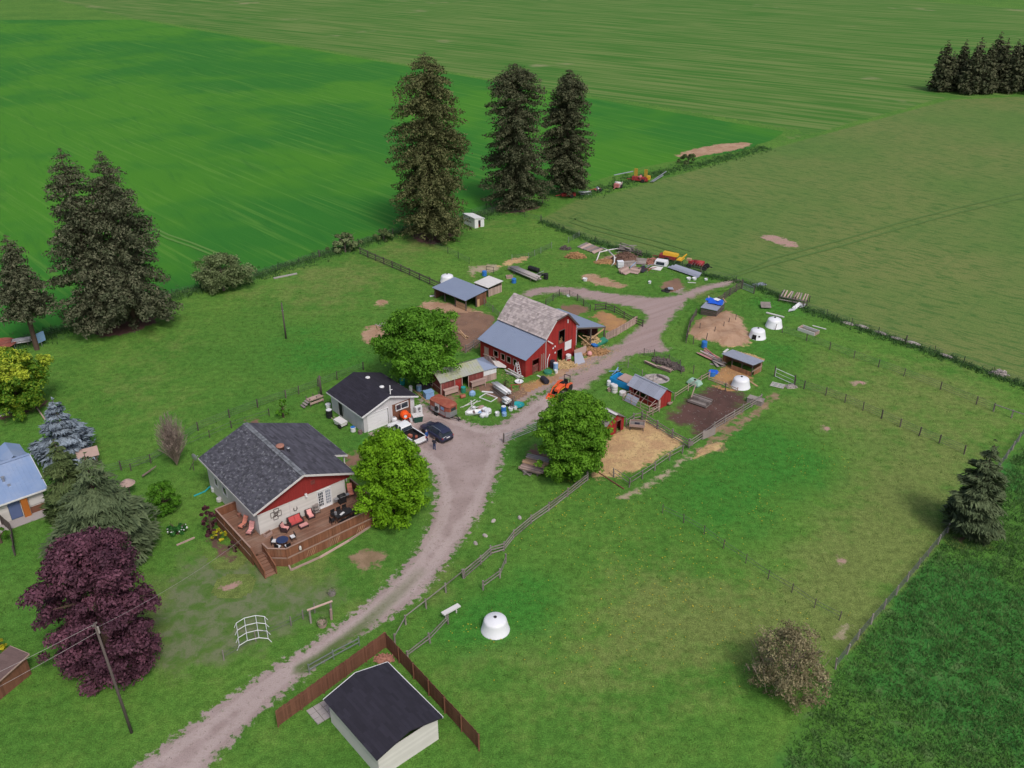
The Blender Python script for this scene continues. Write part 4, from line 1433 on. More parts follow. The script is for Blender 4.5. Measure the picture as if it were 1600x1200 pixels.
for i in range(7):
    z = DZ - (i + 1) * DZ / 7.6
    y = -2.86 - i * .36
    MB().bbox(-2.2, -1.1, y - .36, y + .03, z - .045, z, random.uniform(-1, 1)).bbox(-2.18, -1.12, y - .01, y + .015, z, z + DZ / 7.6 - .045).build('step', M['deck_floor'], deck)
for x in (-2.27, -1.07):
    b = MB().beam((x, -2.8, DZ - .1), (x, -5.5, .03), .06, .3).beam((x, -2.8, RZ), (x, -5.45, 1.05), .12, .05).box((x, -5.42, .52), (.1, .1, 1.04))
    for k in range(12):
        q = (k + .5) / 12
        b.beam((x, -2.85 - 2.55 * q, DZ * (1 - q) + .06), (x, -2.85 - 2.55 * q, lerp((RZ,), (1.05,), q)[0]), .16, .025)
    b.build('stair_rail', M['deck_wood'], deck)
# lattice diagonals against the skirt
for x in (2.4, 5.1, 8.2):
    b = MB()
    for k in range(4):
        b.beam((x + k * .26, -5.13, .12), (x + .35 + k * .26, -5.13, .85), .05, .03)
    b.build('lattice', M['tan_wood'], deck)
# planting bed edged with pale timbers in front of the deck
b = MB()
bed = [(451, 884), (455, 892), (500, 872), (545, 846), (578, 824), (588, 811)]
bp = [G2(*p) for p in bed]
for i in range(5):
    b.beam((*bp[i], .1), (*bp[i + 1], .1), .14, .2)
b.beam((*bp[0], .1), (*G2(521, 848), .1), .12, .2)
tag(b.build('bed_edging', M['pink_wood']), 'pale timber edging of the planting bed in front of the deck skirt', 'garden edging')
b = MB().beam(G(276, 852, .08), G(304, 840, .08), .14, .16)
tag(b.build('garden_timber', M['pink_wood']), 'single pale timber lying on the left lawn below the lilies', 'timber')

# ---- the garage
GL, GW, GE, GR = 7.85, 7.61, 2.64, 4.11
gar = thing('garage', 'pale sided garage with a black shingled gable roof and a white roll door', 'garage', (-18.4, 95.83, 0), R(40.33))
gtop = lambda x: GE + (GR - GE) * (1 - abs(x - GW / 2) / (GW / 2 + .4)) - .12
b = MB()
wall_boards(b, (0, 0), (GW, 0), 0, gtop, .3, .05, [(.55, 3.6, 0, 2.35), (4.15, 7.12, 0, 2.52)])
wall_boards(b, (0, GL), (0, 0), 0, lambda s: GE - .0, .3, .05, [(GL - 6.05, GL - 4.95, 0, 2.1)])
wall_boards(b, (GW, 0), (GW, GL), 0, lambda s: GE, .3)
wall_boards(b, (GW, GL), (0, GL), 0, lambda s: gtop(GW - s), .3)
b.build('wall', M['grey_siding'], gar)
b = MB()
A = (-.4, GL + .4, GE), (-.4, -.4, GE), (GW / 2, -.4, GR), (GW / 2, GL + .4, GR)
B = (GW + .4, -.4, GE), (GW + .4, GL + .4, GE), (GW / 2, GL + .4, GR), (GW / 2, -.4, GR)
roof_slab(b, *A, .12)
roof_slab(b, *B, .12)
gr = b.build('roof', M['shingle_black'], gar)
b = MB()
tabs(b, *A, .28, 1.0, .03)
tabs(b, *B, .28, 1.0, .03)
b.build('shingles', M['shingle_black'], gr, kind='stuff')
b = MB()
for P in (A, B):
    b.beam(np.array(P[0]) + (0, 0, -.08), np.array(P[1]) + (0, 0, -.08), .06, .18, r=0)
b.beam((-.4, -.44, GE - .06), (GW / 2, -.44, GR - .06), .05, .2, r=0).beam((GW / 2, -.44, GR - .06), (GW + .4, -.44, GE - .06), .05, .2, r=0)
b.build('fascia', M['white'], gar)
gd = MB()
for k in range(5):
    gd.bbox(.58, 3.57, .03 - .012 * (k % 2), .09, .02 + k * .465, .46 + k * .465, 0)
gdo = gd.build('garage_door', M['white'], gar)
frame_rect(MB(), (.5, 0), (3.65, 0), .1, 2.38, .1, .04, .06).build('frame', M['white'], gdo)
b = MB()
wall_boards(b, (4.15, 0), (7.12, 0), .04, lambda s: 2.5, .25, .05, [(.6, 2.5, 1.5, 2.3)])
b.build('brown_panel', M['brown_board'], gar)
wdw = frame_rect(MB(), (4.77, 0), (6.63, 0), 1.52, 2.28, .09, .05, .08).bbox(5.55, 5.62, -.06, .0, 1.5, 2.3, 0).build('window', M['white'], gar)
MB().bbox(4.77, 6.63, .0, .04, 1.52, 2.28, 0).build('pane', M['glass'], wdw)
sd = MB().bbox(.02, .07, 4.95, 6.05, .02, 2.1, 0).build('side_door', M['black'], gar)
frame_rect(MB(), (0, 6.05), (0, 4.95), .1, 2.1, .08, .04, .05).build('frame', M['grey_siding'], sd)
for y in (6.05, 2.7):
    z = gtop(4.55) + .18
    MB().lathe([(.30, z - .1), (.30, z + .04), (.24, z + .12), (.08, z + .17), (0, z + .175)], 12, (4.6, y, 0), 0, sx=1.1).build('roof_vent', M['white'], gar, True)
z = gtop(4.2)
MB().tube([(4.3, .25, z), (4.3, .25, z + 1.35)], .075, 8).tube([(4.3, .25, z + .7), (4.62, .25, z + .7)], .05, 8).build('flue_pipe', M['white'], gar)
b = MB().bbox(.3, 3.9, -2.6, -.06, .0, .07, 0)
b.build('apron', M['concrete'], gar)

# ---- the big red barn
barn = thing('barn', 'big red gambrel barn with a weathered cedar shingle roof and steel-roofed lean-tos', 'barn', (4.74, 113.67, 0), R(44.47))
BL, BW, BE, BR, BAx, BBx, BB, BZ, BH, LE, RE = 9.24, 6.35, 4.74, 7.89, 4.0, 6.58, 1.35, 7.0, 1.2, 2.85, 2.5
def btop(x):
    d = abs(x - BW / 2)
    if d <= BB:
        return BR - (BR - BZ) * d / BB - .12
    return BZ - (BZ - BE) * (d - BB) / (BW / 2 + .3 - BB) - .12
b = MB()
wall_boards(b, (0, 0), (BW, 0), 0, btop, .22, .05, [(2.33, 3.45, 0, 2.05), (2.65, 3.87, 3.02, 4.95)])
wall_boards(b, (BW, BL), (0, BL), 0, lambda s: btop(BW - s), .22)
wall_boards(b, (0, BL), (0, 0), 0, lambda s: BE, .24)
wall_boards(b, (BW, 0), (BW, BL), 0, lambda s: BE, .24)
b.build('wall', M['red_paint'], barn)
lean_t = lambda s: LE - .1 + (BE - .35 - LE) * s / BAx
b = MB()
wall_boards(b, (-BAx, 0), (0, 0), 0, lambda s: lean_t(s) - .02, .22, .05, [(1.3, 2.75, 0, 2.2)])
wall_boards(b, (-BAx, BL), (-BAx, 0), 0, lambda s: LE - .1, .22, .05, [(BL - 6.4, BL - 5.5, 1.2, 2.1), (BL - 4.9, BL - 4.1, 1.2, 2.1), (BL - 3.7, BL - 2.9, 1.2, 2.1), (BL - 2.4, BL - 1.7, 1.2, 2.1), (BL - 8.4, BL - 7.5, .0, 2.0)])
wall_boards(b, (0, BL), (-BAx, BL), 0, lambda s: lean_t(BAx - s) - .02, .22)
b.build('lean_to_wall', M['red_paint'], barn)
MB().bbox(-BAx + .3, BW - .3, .6, BL - .3, 2.45, 2.55, 0).build('loft_floor', M['dark_wood'], barn)
hy = .3
b = MB()
SL = ((-.3, BL + hy, BE), (-.3, -hy, BE), (BW / 2 - BB, -hy, BZ), (BW / 2 - BB, BL + hy, BZ))
SR = ((BW + .3, -hy, BE), (BW + .3, BL + hy, BE), (BW / 2 + BB, BL + hy, BZ), (BW / 2 + BB, -hy, BZ))
UL = ((BW / 2 - BB, BL + hy, BZ), (BW / 2 - BB, -hy, BZ), (BW / 2, -BH, BR), (BW / 2, BL + hy, BR))
UR = ((BW / 2 + BB, -hy, BZ), (BW / 2 + BB, BL + hy, BZ), (BW / 2, BL + hy, BR), (BW / 2, -BH, BR))
for q in (SL, SR, UL, UR):
    roof_slab(b, *q, .1)
br = b.build('roof', M['wood_shingle'], barn)
b = MB()
for q in (SL, SR, UL, UR):
    tabs(b, *q, .34, .36, .06, .35, .01)
b.build('shingles', M['wood_shingle'], br, kind='stuff')
b = MB().beam((-.3, -hy - .03, BE - .05), (BW / 2 - BB, -hy - .03, BZ - .05), .05, .16, r=0)
b.beam((-.05, -.06, .0), (-.05, -.06, BE - .1), .16, .05, r=0).beam((BW + .02, -.07, 1.6), (BW + .02, -.07, BE - .1), .14, .05, r=0)
b.build('trim', M['fascia'], barn)
b = MB().beam((BW + .3, -hy - .03, BE - .05), (BW / 2 + BB, -hy - .03, BZ - .05), .05, .2, r=0).beam((BW / 2 - BB, -hy - .05, BZ - .06), (BW / 2, -BH - .04, BR - .06), .05, .16, r=0).beam((BW / 2 + BB, -hy - .05, BZ - .06), (BW / 2, -BH - .04, BR - .06), .05, .16, r=0)
b.build('barge_board', M['dark_wood'], barn)
def steel_roof(parent, quad, m, gap=.32, th=.05, name='steel_roof'):
    b = MB()
    roof_slab(b, *quad, th)
    ribs(b, *quad, gap)
    return b.build(name, m, parent)
steel_roof(barn, ((-BAx - .3, BL + .3, LE), (-BAx - .3, -.3, LE), (-.08, -.3, BE - .12), (-.08, BL + .3, BE - .12)), M['roof_blue'])
steel_roof(barn, ((BW + BBx, -.1, RE), (BW + BBx, BL + .1, RE), (BW + .05, BL + .1, BE - .35), (BW + .05, -.1, BE - .35)), M['roof_blue'])
b = MB().beam((BW + .05, -.12, BE - .5), (BW + BBx, -.12, RE - .12), .08, .2)
for i in range(9):
    y_ = .6 + i * 1.0
    b.beam((BW + .1, y_, BE - .52), (BW + BBx - .1, y_, RE - .14), .06, .16)
b.build('rafter', M['dark_wood'], barn)
for x, y in ((BW + BBx - .12, .0), (BW + BBx - .12, 3.1), (BW + BBx - .12, 6.2), (BW + BBx - .12, BL), (BW + 3.3, .0), (BW + 3.3, 4.5)):
    zt_ = BE - .45 + (RE - BE + .35) * (x - BW) / BBx
    MB().box((x, y, zt_ / 2), (.18, .18, zt_), 0).build('post', M['dark_wood'], barn)
MB().beam((BW + 3.3, -.05, .5), (BW + .6, -.05, 2.9), .12).beam((BW + 3.3, -.05, 1.5), (BW + BBx - .3, -.05, 2.2), .14).beam((BW + 1.6, .05, 2.6), (BW + 4.6, -.05, 1.1), .12).build('brace', M['tan_wood'], barn)
b = MB()
wall_boards(b, (BW + .2, BL), (BW + BBx, BL), 0, lambda s: 2.3, .25)
wall_boards(b, (BW + BBx - .06, 1.3), (BW + BBx - .06, BL), 0, lambda s: 2.2, .25)
b.build('back_boards', M['dull_red'], barn)
# openings, trim and fittings on the red gable
d_ = frame_rect(MB(), (2.33, 0), (3.45, 0), .08, 2.05, .08, .05, .05).build('door_frame', M['dull_red'], barn)
lf = frame_rect(MB(), (2.65, 0), (3.87, 0), 3.02, 4.95, .07, .05, .05).build('loft_hatch', M['dark_wood'], barn)
b = MB()
for k in range(26):
    x, z = random.uniform(2.7, 3.8), 3.02 + abs(random.gauss(0, .3))
    b.beam((x, random.uniform(.05, .5), z), (x + random.uniform(-.3, .3), random.uniform(.05, .4), z - random.uniform(-.1, .25)), .1, .06)
b.build('hay', M['hay'], lf)
MB().bbox(3.93, 5.32, -.09, -.055, 1.5, 2.85, 0).build('white_board', M['white'], barn)
MB().bbox(4.36, 4.52, -.1, -.055, 5.72, 6.25, 0).build('white_mark', M['white'], barn)
MB().beam((.35, -.06, 4.25), (.95, -.5, 3.75), .16, .12).build('bracket', M['fascia'], barn)
MB().tube([(.25, -.12, .1), (.3, -.15, 1.4), (.75, -.12, 2.1)], .07, 7).build('downpipe', M['pipe_white'], barn)
for x, z in ((1.85, 2.9), (1.45, 2.75), (1.9, 1.9)):
    MB().lathe([(.14, -.09), (.12, -.11), (0, -.12)], 10, (x, 0, z), 0, axis='y').bbox(x - .05, x + .05, -.09, -.05, z - .08, z + .08, 0).build('wall_fitting', M['white'], barn)
MB().beam((BW + .05, -.1, .2), (BW - .4, -.08, 1.7), .1, .05).build('barn_door_edge', M['dull_red'], barn)
for s0, s1 in ((5.5, 6.4), (4.1, 4.9), (2.9, 3.7), (1.7, 2.4)):
    frame_rect(MB(), (-BAx, s1), (-BAx, s0), 1.2, 2.1, .08, .05, .05).build('window_frame', M['pink_wood'], barn)
frame_rect(MB(), (-2.7, 0), (-1.25, 0), .08, 2.2, .1, .05, .05).build('stall_frame', M['dull_red'], barn)
b = MB()
for k in range(5):
    b.bbox(-2.66, -1.29, .12, .17, .15 + k * .24, .33 + k * .24)
b.build('stall_gate', M['dull_red'], barn)
for x in (-.95, -.55):
    MB().beam((x, -.12, .05), (x + .05, -.1, 2.6), .22, .04).build('leaning_board', M['pink_wood'], barn)
MB().bbox(-BAx - .03, -BAx + .03, 7.5, 8.4, .1, 2.0, 0).build('hatch_door', M['pink_wood'], barn)

# ---- long red shed with tin roof and white extension
rsh = thing('shed', 'long red board shed with a mossy tin roof and a white-walled extension', 'shed', (-9.51, 105.63, 0), R(33.2))
RW, RD, RE2, RR2, RX = 6.64, 3.5, 1.99, 2.95, 2.15
rt = lambda y: RE2 + (RR2 - RE2) * (1 - abs(y - RD / 2) / (RD / 2 + .2)) - .08
b = MB()
wall_boards(b, (0, 0), (RW, 0), 0, lambda s: RE2 - .02, .22, .05, [(3.3, 4.2, 0, 1.9), (2.15, 3.1, .05, 1.9)])
wall_boards(b, (0, RD), (0, 0), 0, lambda s: rt(RD - s), .22, .05, [(RD - 3.0, RD - 2.3, .5, 1.5)])
wall_boards(b, (RW, RD), (0, RD), 0, lambda s: RE2, .22)
b.build('wall', M['dull_red'], rsh)
MB().bbox(2.15, 3.1, .0, .05, .05, 1.88, 0).build('door', M['red_paint'], rsh)
q1 = ((-.2, -.2, RE2), (RW, -.2, RE2), (RW, RD / 2, RR2), (-.2, RD / 2, RR2))
q2 = ((RW, RD + .2, RE2), (-.2, RD + .2, RE2), (-.2, RD / 2, RR2), (RW, RD / 2, RR2))
steel_roof(rsh, q1, M['roof_green'], .4)
steel_roof(rsh, q2, M['roof_green'], .4)
b = MB()
wall_boards(b, (RW + .01, 0), (RW + RX, 0), 1.05, lambda s: RE2 - .02, .3)
b.build('white_wall', M['white'], rsh)
b = MB()
wall_boards(b, (RW + .01, 0), (RW + RX, 0), 0, lambda s: 1.04, .3)
wall_boards(b, (RW + RX, 0), (RW + RX, RD), 0, lambda s: rt(s) - .05, .3)
b.build('boarded_wall', M['pink_wood'], rsh)
q3 = ((RW + .005, -.2, RE2 + .01), (RW + RX + .15, -.2, RE2 - .15), (RW + RX + .15, RD / 2, RR2 - .6), (RW + .005, RD / 2, RR2))
b = MB()
b.plate([(RW, -.2, RE2 + .01), (RW + RX + .15, -.2, RE2 - .1), (RW + .0, RD / 2, RR2)], .05, 0)
b.plate([(RW + RX + .15, -.2, RE2 - .1), (RW + RX + .15, RD + .2, RE2 - .1), (RW, RD / 2, RR2)], .05, 0)
b.plate([(RW + RX + .15, RD + .2, RE2 - .1), (RW, RD + .2, RE2), (RW, RD / 2, RR2)], .05, 0)
b.build('steel_roof', M['roof_blue'], rsh)
wdw = frame_rect(MB(), (0, 3.0), (0, 2.3), .55, 1.5, .1, .05, .06).build('window', M['pink_wood'], rsh)
MB().bbox(.01, .05, 2.3, 3.0, .5, 1.5, 0).build('pane', M['glass'], wdw)
b = MB()
for x in (.0, 2.1, 3.25, 4.25, RW):
    b.bbox(x - .05, x + .05, -.09, -.052, .02, RE2 - .03, 0)
b.bbox(-.09, -.052, -.02, .08, .02, RE2 - .1, 0).bbox(-.1, -.06, .1, RD - .1, 1.0, 1.1, 0)
b.build('trim', M['pink_wood'], rsh)
for x0, x1 in ((.1, 2.3), (4.3, 6.6)):
    MB().bbox(x0, x1, -.85, -.3, 1.0, 1.06).bbox(x0 + .05, x0 + .13, -.8, -.72, 0, 1.0).bbox(x1 - .13, x1 - .05, -.8, -.72, 0, 1.0).bbox(x0 + .1, x1 - .1, -.78, -.74, .35, .95).build('workbench', M['pink_wood'], rsh)
MB().bbox(1.2, 1.75, 1.35, 1.75, rt(1.5), rt(1.5) + .35).build('roof_vent', M['roof_pale'], rsh)

# ---- open-fronted goat shed and its small neighbour
gs = thing('goat_shed', 'open-fronted animal shed with a flat blue-grey steel roof in the dirt paddock', 'shed', (-7.51, 134.2, 0), R(45.26))
SLn, SW, SE, SE2 = 7.77, 4.66, 1.95, 2.42
steel_roof(gs, ((-.25, SLn + .2, SE), (-.25, -.2, SE), (SW + .15, -.2, SE2), (SW + .15, SLn + .2, SE2)), M['roof_blue'])
b = MB()
wall_boards(b, (SW, 0), (SW, SLn), 0, lambda s: SE2 - .1, .22)
wall_boards(b, (SW, SLn), (0, SLn), 0, lambda s: SE2 - .1 - .42 * s / SW, .22)
wall_boards(b, (2.4, 0), (SW, 0), 0, lambda s: 2.0, .22)
b.build('wall', M['brown_board'], gs)
for x, y in ((.1, .05), (.1, 2.6), (.1, 5.2), (.1, SLn - .1), (2.35, .05)):
    MB().box((x, y, .95), (.14, .14, 1.9)).build('post', M['dark_wood'], gs)
MB().beam((-.1, -.15, SE - .13), (-.1, SLn + .1, SE - .13), .06, .16).build('fascia', M['dark_wood'], gs)
b = MB()
for k in range(5):
    b.bbox(.05, .09, .2, 2.4, .1 + k * .22, .26 + k * .22)
b.build('feed_gate', M['tan_wood'], gs)
MB().bbox(2.5, 3.0, -.1, -.06, .0, 1.3).build('feed_board', M['tan_wood'], gs)
sm = thing('lean_to', 'small pale flat-roofed lean-to behind the blue-roofed animal shed', 'shed', (-4.0, 140.2, 0), R(45.3))
steel_roof(sm, ((-.2, 3.3, 1.75), (-.2, -.2, 1.75), (3.4, -.2, 2.0), (3.4, 3.3, 2.0)), M['roof_pale'])
b = MB()
wall_boards(b, (3.2, 0), (3.2, 3.1), 0, lambda s: 1.85, .25)
wall_boards(b, (0, 0), (3.2, 0), 0, lambda s: 1.3, .25)
wall_boards(b, (3.2, 3.1), (0, 3.1), 0, lambda s: 1.7, .25)
b.build('wall', M['pink_wood'], sm)
for x, y in ((0, 0), (0, 3.1)):
    MB().box((x, y, .85), (.12, .12, 1.7)).build('post', M['dark_wood'], sm)

# ---- red coop with galvanised roof panels
co = thing('chicken_coop', 'little red coop with a galvanised panel roof, left of the mud yard', 'shed', (19.11, 101.79, 0), R(41.13))
CL, CW, CE, CR = 5.18, 2.46, 1.62, 2.72
ct = lambda x: CE + (CR - CE) * (1 - abs(x - CW / 2) / (CW / 2 + .3)) - .06
b = MB()
wall_boards(b, (0, 0), (CW, 0), 0, ct, .18, .04)
wall_boards(b, (CW, CL), (0, CL), 0, lambda s: ct(CW - s), .18, .04)
wall_boards(b, (0, CL), (0, 0), 0, lambda s: CE - .05, .2, .04, [(CL - 4.3, CL - 3.4, .75, 1.35), (CL - 3.2, CL - 1.9, .75, 1.35)])
wall_boards(b, (CW, 0), (CW, CL), 0, lambda s: CE, .2, .04)
b.build('wall', M['red_paint'], co)
for i in range(6):
    y0, y1 = -.2 + (CL + .4) * i / 6, -.2 + (CL + .4) * (i + 1) / 6
    for sgn, xe in ((1, -.3), (-1, CW + .3)):
        e0, e1 = ((xe, y1 - .01, CE), (xe, y0 + .01, CE)) if sgn > 0 else ((xe, y0 + .01, CE), (xe, y1 - .01, CE))
        r1, r0 = (CW / 2, e1[1], CR), (CW / 2, e0[1], CR)
        b = MB()
        rv = random.uniform(-1, 1)
        zz = .012 * (i % 2)
        up_ = lambda p: (p[0], p[1], p[2] + zz)
        b.plate([up_(e0), up_(e1), up_(r1), up_(r0)], .03, rv)
        ribs(b, up_(e0), up_(e1), up_(r1), up_(r0), .23, .03, .03)
        b.build('roof_panel', M['roof_grey'], co)
MB().beam((CW / 2, -.22, CR + .02), (CW / 2, CL + .22, CR + .02), .26, .04, 0).build('ridge_cap', M['roof_grey'], co)
b = MB()
for y in (.05, 1.8, 3.3, 4.4):
    b.beam((-.05, y, .0), (-.05, y, CE - .08), .08, .04)
b.bbox(-.09, -.05, .1, CL - .1, .68, .75).bbox(-.08, -.045, -.02, .1, 0, CE)
b.build('trim', M['pink_wood'], co)
b = MB().bbox(-.1, .25, -.08, -.04, 0, 1.5).bbox(1.5, 2.3, -.5, -.42, .5, .6).bbox(1.6, 2.2, -.45, -.1, .3, .5)
b.build('nest_box', M['pink_wood'], co)
b = MB()
pr = [(-.1, .2), (-1.6, .2), (-1.6, 4.8), (-.1, 4.8)]
for p in pr + [(-1.6, 1.7), (-1.6, 3.3)]:
    b.box((*p, .5), (.07, .07, 1.0))
for z in (.1, .55, 1.0):
    for i in range(3):
        b.beam((*pr[i], z), (*pr[i + 1], z), .05)
for k in range(3):
    b.beam((-1.6, .2 + k * 1.5, 1.0), (-.05, .4 + k * 1.6, 1.45), .05)
b.build('run_frame', M['pink_wood'], co)
b = MB().plate([(-1.62, 4.5, .15), (-1.62, 2.5, .15), (-.9, 2.6, .95), (-.9, 4.6, .95)], .03)
b.build('pale_cover', M['roof_grey'], co)

# ---- old shed half hidden behind the walnut
os_ = thing('shed', 'old red shed with a broken weathered roof at the corner of the straw yard', 'shed', (11.55, 94.6, 0), R(42))
OL, OW, OE, OR = 4.4, 3.3, 1.75, 2.85
ot = lambda x: OE + (OR - OE) * (1 - abs(x - OW / 2) / (OW / 2 + .2)) - .06
b = MB()
wall_boards(b, (0, 0), (OW, 0), 0, ot, .2, .04, [(1.9, 2.7, 0, 1.7)])
wall_boards(b, (0, OL), (0, 0), 0, lambda s: OE, .2)
wall_boards(b, (OW, 0), (OW, OL), 0, lambda s: OE, .2)
wall_boards(b, (OW, OL), (0, OL), 0, lambda s: ot(OW - s), .2)
b.build('wall', M['red_paint'], os_)
b = MB()
qa = ((-.2, OL + .1, OE), (-.2, -.2, OE), (OW / 2, -.2, OR), (OW / 2, OL + .1, OR))
qb = ((OW + .2, -.2, OE), (OW + .2, OL + .1, OE), (OW / 2, OL + .1, OR), (OW / 2, -.2, OR))
roof_slab(b, *qa, .06, -1)
roof_slab(b, *qb, .06, -1)
orf = b.build('roof', M['dark_wood'], os_)
b = MB()
tabs(b, *qa, .3, .45, .05, .4, .28)
tabs(b, *qb, .3, .45, .05, .4, .1)
b.build('shingles', M['grey_wood'], orf, kind='stuff')
MB().beam((OW / 2, -.22, OR + .03), (OW / 2, OL, OR + .03), .4, .05, 0).build('ridge_board', M['roof_pale'], os_)
frame_rect(MB(), (1.9, 0), (2.7, 0), .08, 1.7, .09, .04, .05).build('door_frame', M['dull_red'], os_)

# ---- field shelter with a silver mono-pitch roof
sh = thing('field_shelter', 'plywood field shelter with a silver roof behind a white dome hutch', 'shelter', (33.45, 111.04, 0), R(44.97))
steel_roof(sh, ((-.15, 5.0, 1.95), (-.15, -.15, 1.95), (2.8, -.15, 1.62), (2.8, 5.0, 1.62)), M['roof_grey'])
b = MB()
wall_boards(b, (2.65, 0), (2.65, 4.86), 0, lambda s: 1.6, .3)
wall_boards(b, (.6, 0), (2.65, 0), 0, lambda s: 1.0, .3)
wall_boards(b, (2.65, 4.86), (0, 4.86), 0, lambda s: 1.6, .3)
wall_boards(b, (.02, .1), (.02, 3.3), .0, lambda s: .75, .3)
b.build('wall', M['ply'], sh)
for y in (.06, 1.7, 3.3, 4.8):
    MB().box((.08, y, .95), (.1, .1, 1.9)).build('post', M['dark_wood'], sh)
b = MB().bbox(.01, 2.6, -.05, -.01, .78, .92).bbox(2.2, 2.3, -.06, -.01, 0, 1.55)
b.build('trim', M['pink_wood'], sh)

# ---- tarp shelter in the straw circle
ts = thing('tarp_shelter', 'low pen shelter with a blue tarp on its roof above the straw circle', 'shelter', (32.64, 131.36, 0), R(60))
steel_roof(ts, ((0, 2.73, 1.3), (0, 0, 1.3), (4.17, 0, 1.35), (4.17, 2.73, 1.35)), M['roof_grey'], .4)
vs, fs = [], []
for i in range(8):
    for j in range(6):
        vs.append((1.9 + 2.4 * i / 7 + random.uniform(-.06, .06), -.2 + 3.1 * j / 5 + (.5 * i / 7 if j == 0 else 0), 1.44 + random.uniform(0, .16) + (.25 if i in (3, 4) and j > 2 else 0) - (.3 if j in (0,) and i > 5 else 0)))
for i in range(7):
    for j in range(5):
        a_ = i * 6 + j
        if not (i < 2 and j > 3):
            fs.append((a_, a_ + 6, a_ + 7, a_ + 1))
MB().add(vs, fs, 0).build('tarp', M['tarp'], ts)
MB().plate([(3.0, .9, 1.72), (3.9, .7, 1.7), (4.1, 1.6, 1.75), (3.2, 1.9, 1.78)], .02).build('white_sheet', M['white'], ts)
for x, y in ((.1, .1), (4.0, .1), (.1, 2.6), (4.0, 2.6), (2.1, .1)):
    MB().box((x, y, .65), (.1, .1, 1.3)).build('post', M['dark_wood'], ts)
b = MB()
for k in range(4):
    b.bbox(.15, 3.95, .06, .1, .1 + k * .26, .26 + k * .26)
    b.bbox(.05, .09, .15, 2.55, .1 + k * .26, .26 + k * .26)
b.build('boards', M['dark_wood'], ts)
MB().beam((3.6, -.3, 1.5), (4.9, .7, 1.55), .18, .06).build('loose_board', M['tan_wood'], ts)
MB().beam((3.0, 2.4, 1.6), (4.6, 3.0, 1.6), .18, .06).build('loose_board', M['pink_wood'], ts)

# ---- white field hut beside the tallest pine
wh = thing('field_hut', 'small white hut with a dark doorway on the grass beside the tallest pine', 'hut', G(742, 357), R(36))
b = MB()
wall_boards(b, (0, 0), (2.3, 0), 0, lambda s: 2.1 - .18 * s, .3, .05, [(.85, 1.5, 0, 1.55)])
wall_boards(b, (0, 4.2), (0, 0), 0, lambda s: 2.1, .3, .05, [(1.0, 3.0, .85, 1.05)])
wall_boards(b, (2.3, 0), (2.3, 4.2), 0, lambda s: 1.66, .3)
wall_boards(b, (2.3, 4.2), (0, 4.2), 0, lambda s: 1.68 + .18 * s, .3)
b.build('wall', M['white'], wh)
MB().plate([(-.15, -.15, 2.2), (2.45, -.15, 1.74), (2.45, 4.35, 1.74), (-.15, 4.35, 2.2)], .07, 0).build('roof', M['white'], wh)
MB().bbox(.1, 2.2, .2, 4.0, .0, .04, 0).bbox(.95, 1.35, .4, .8, .04, .5).build('floor', M['rust'], wh)

# ---- neighbour's house on the left with a light blue steel roof
nh = thing('house', 'neighbour house with a light blue steel roof and orange porch post, left edge', 'house', (-58.1, 74.0, 0), R(40.5))
NL, NW = 9.2, 9.5
b = MB()
lap_boards(b, (0, 0), (NW, 0), 0, lambda s: 2.6, .25, .03, [(5.95, 7.15, 0, 2.3)])
lap_boards(b, (NW, 0), (NW, NL), 0, lambda s: 2.6 + 1.7 - abs(s - NL / 2) * .36, .25)
lap_boards(b, (NW, NL), (0, NL), 0, lambda s: 2.6, .25)
lap_boards(b, (0, NL), (0, 0), 0, lambda s: 2.6, .25)
b.build('wall', M['offwhite'], nh)
NZ, NR = 2.65, 4.5
steel_roof(nh, ((-.5, -.6, NZ), (NW + .5, -.6, NZ), (NW + .5, NL / 2, NR), (-.5, NL / 2, NR)), M['nroof'], .42)
steel_roof(nh, ((NW + .5, NL + .6, NZ), (-.5, NL + .6, NZ), (-.5, NL / 2, NR), (NW + .5, NL / 2, NR)), M['nroof'], .42)
MB().beam((-.5, NL / 2, NR + .04), (NW + .5, NL / 2, NR + .04), .4, .05, 0).build('ridge_cap', M['nroof'], nh)
MB().beam((-.5, -.64, NZ - .06), (NW + .5, -.64, NZ - .06), .05, .18, 0).beam((NW + .53, -.6, NZ - .06), (NW + .53, NL / 2, NR - .06), .05, .18, 0).build('fascia', M['white'], nh)
MB().bbox(5.98, 7.12, .0, .05, .05, 2.28, 0).build('door', mat('slate_blue_door', (.10, .14, .28), .5, .1, 2), nh)
MB().bbox(7.2, 7.85, -.5, -.1, .0, 2.5, 0).build('porch_post', M['orange'] if False else mat('orange_cedar', (.40, .13, .025), .7, .15, 2), nh)
MB().bbox(8.0, 9.45, -.12, -.04, 1.0, 2.4, 0).build('window_panel', M['roof_pale'], nh)
MB().bbox(7.95, 9.5, -.2, -.05, .05, .8, 0).build('base_boards', M['brown_board'], nh)
MB().bbox(4, 9.6, -1.6, -.1, .0, .08, 0).build('path', M['concrete'], nh)
MB().lathe([(.14, 3.0), (.14, 4.1), (.2, 4.12), (.2, 4.2), (0, 4.25)], 10, (6.6, 2.2, 0), 0).bbox(6.7, 7.0, 1.3, 1.6, 3.0, 3.5).build('chimney', M['steel'], nh)
# dormer wing towards the back
b = MB()
b.plate([(7.2, 9.3, 3.6), (7.2, 5.6, 3.6), (8.6, 5.6, 4.4), (8.6, 9.3, 4.4)], .06, 0)
b.plate([(8.6, 9.3, 4.4), (8.6, 5.6, 4.4), (10.0, 5.6, 3.6), (10.0, 9.3, 3.6)], .06, 0)
b.build('rear_roof', M['nroof'], nh)
MB().bbox(7.4, 9.45, NL + .05, 9.28, 0, 3.5, 0).build('rear_wall', M['offwhite'], nh)

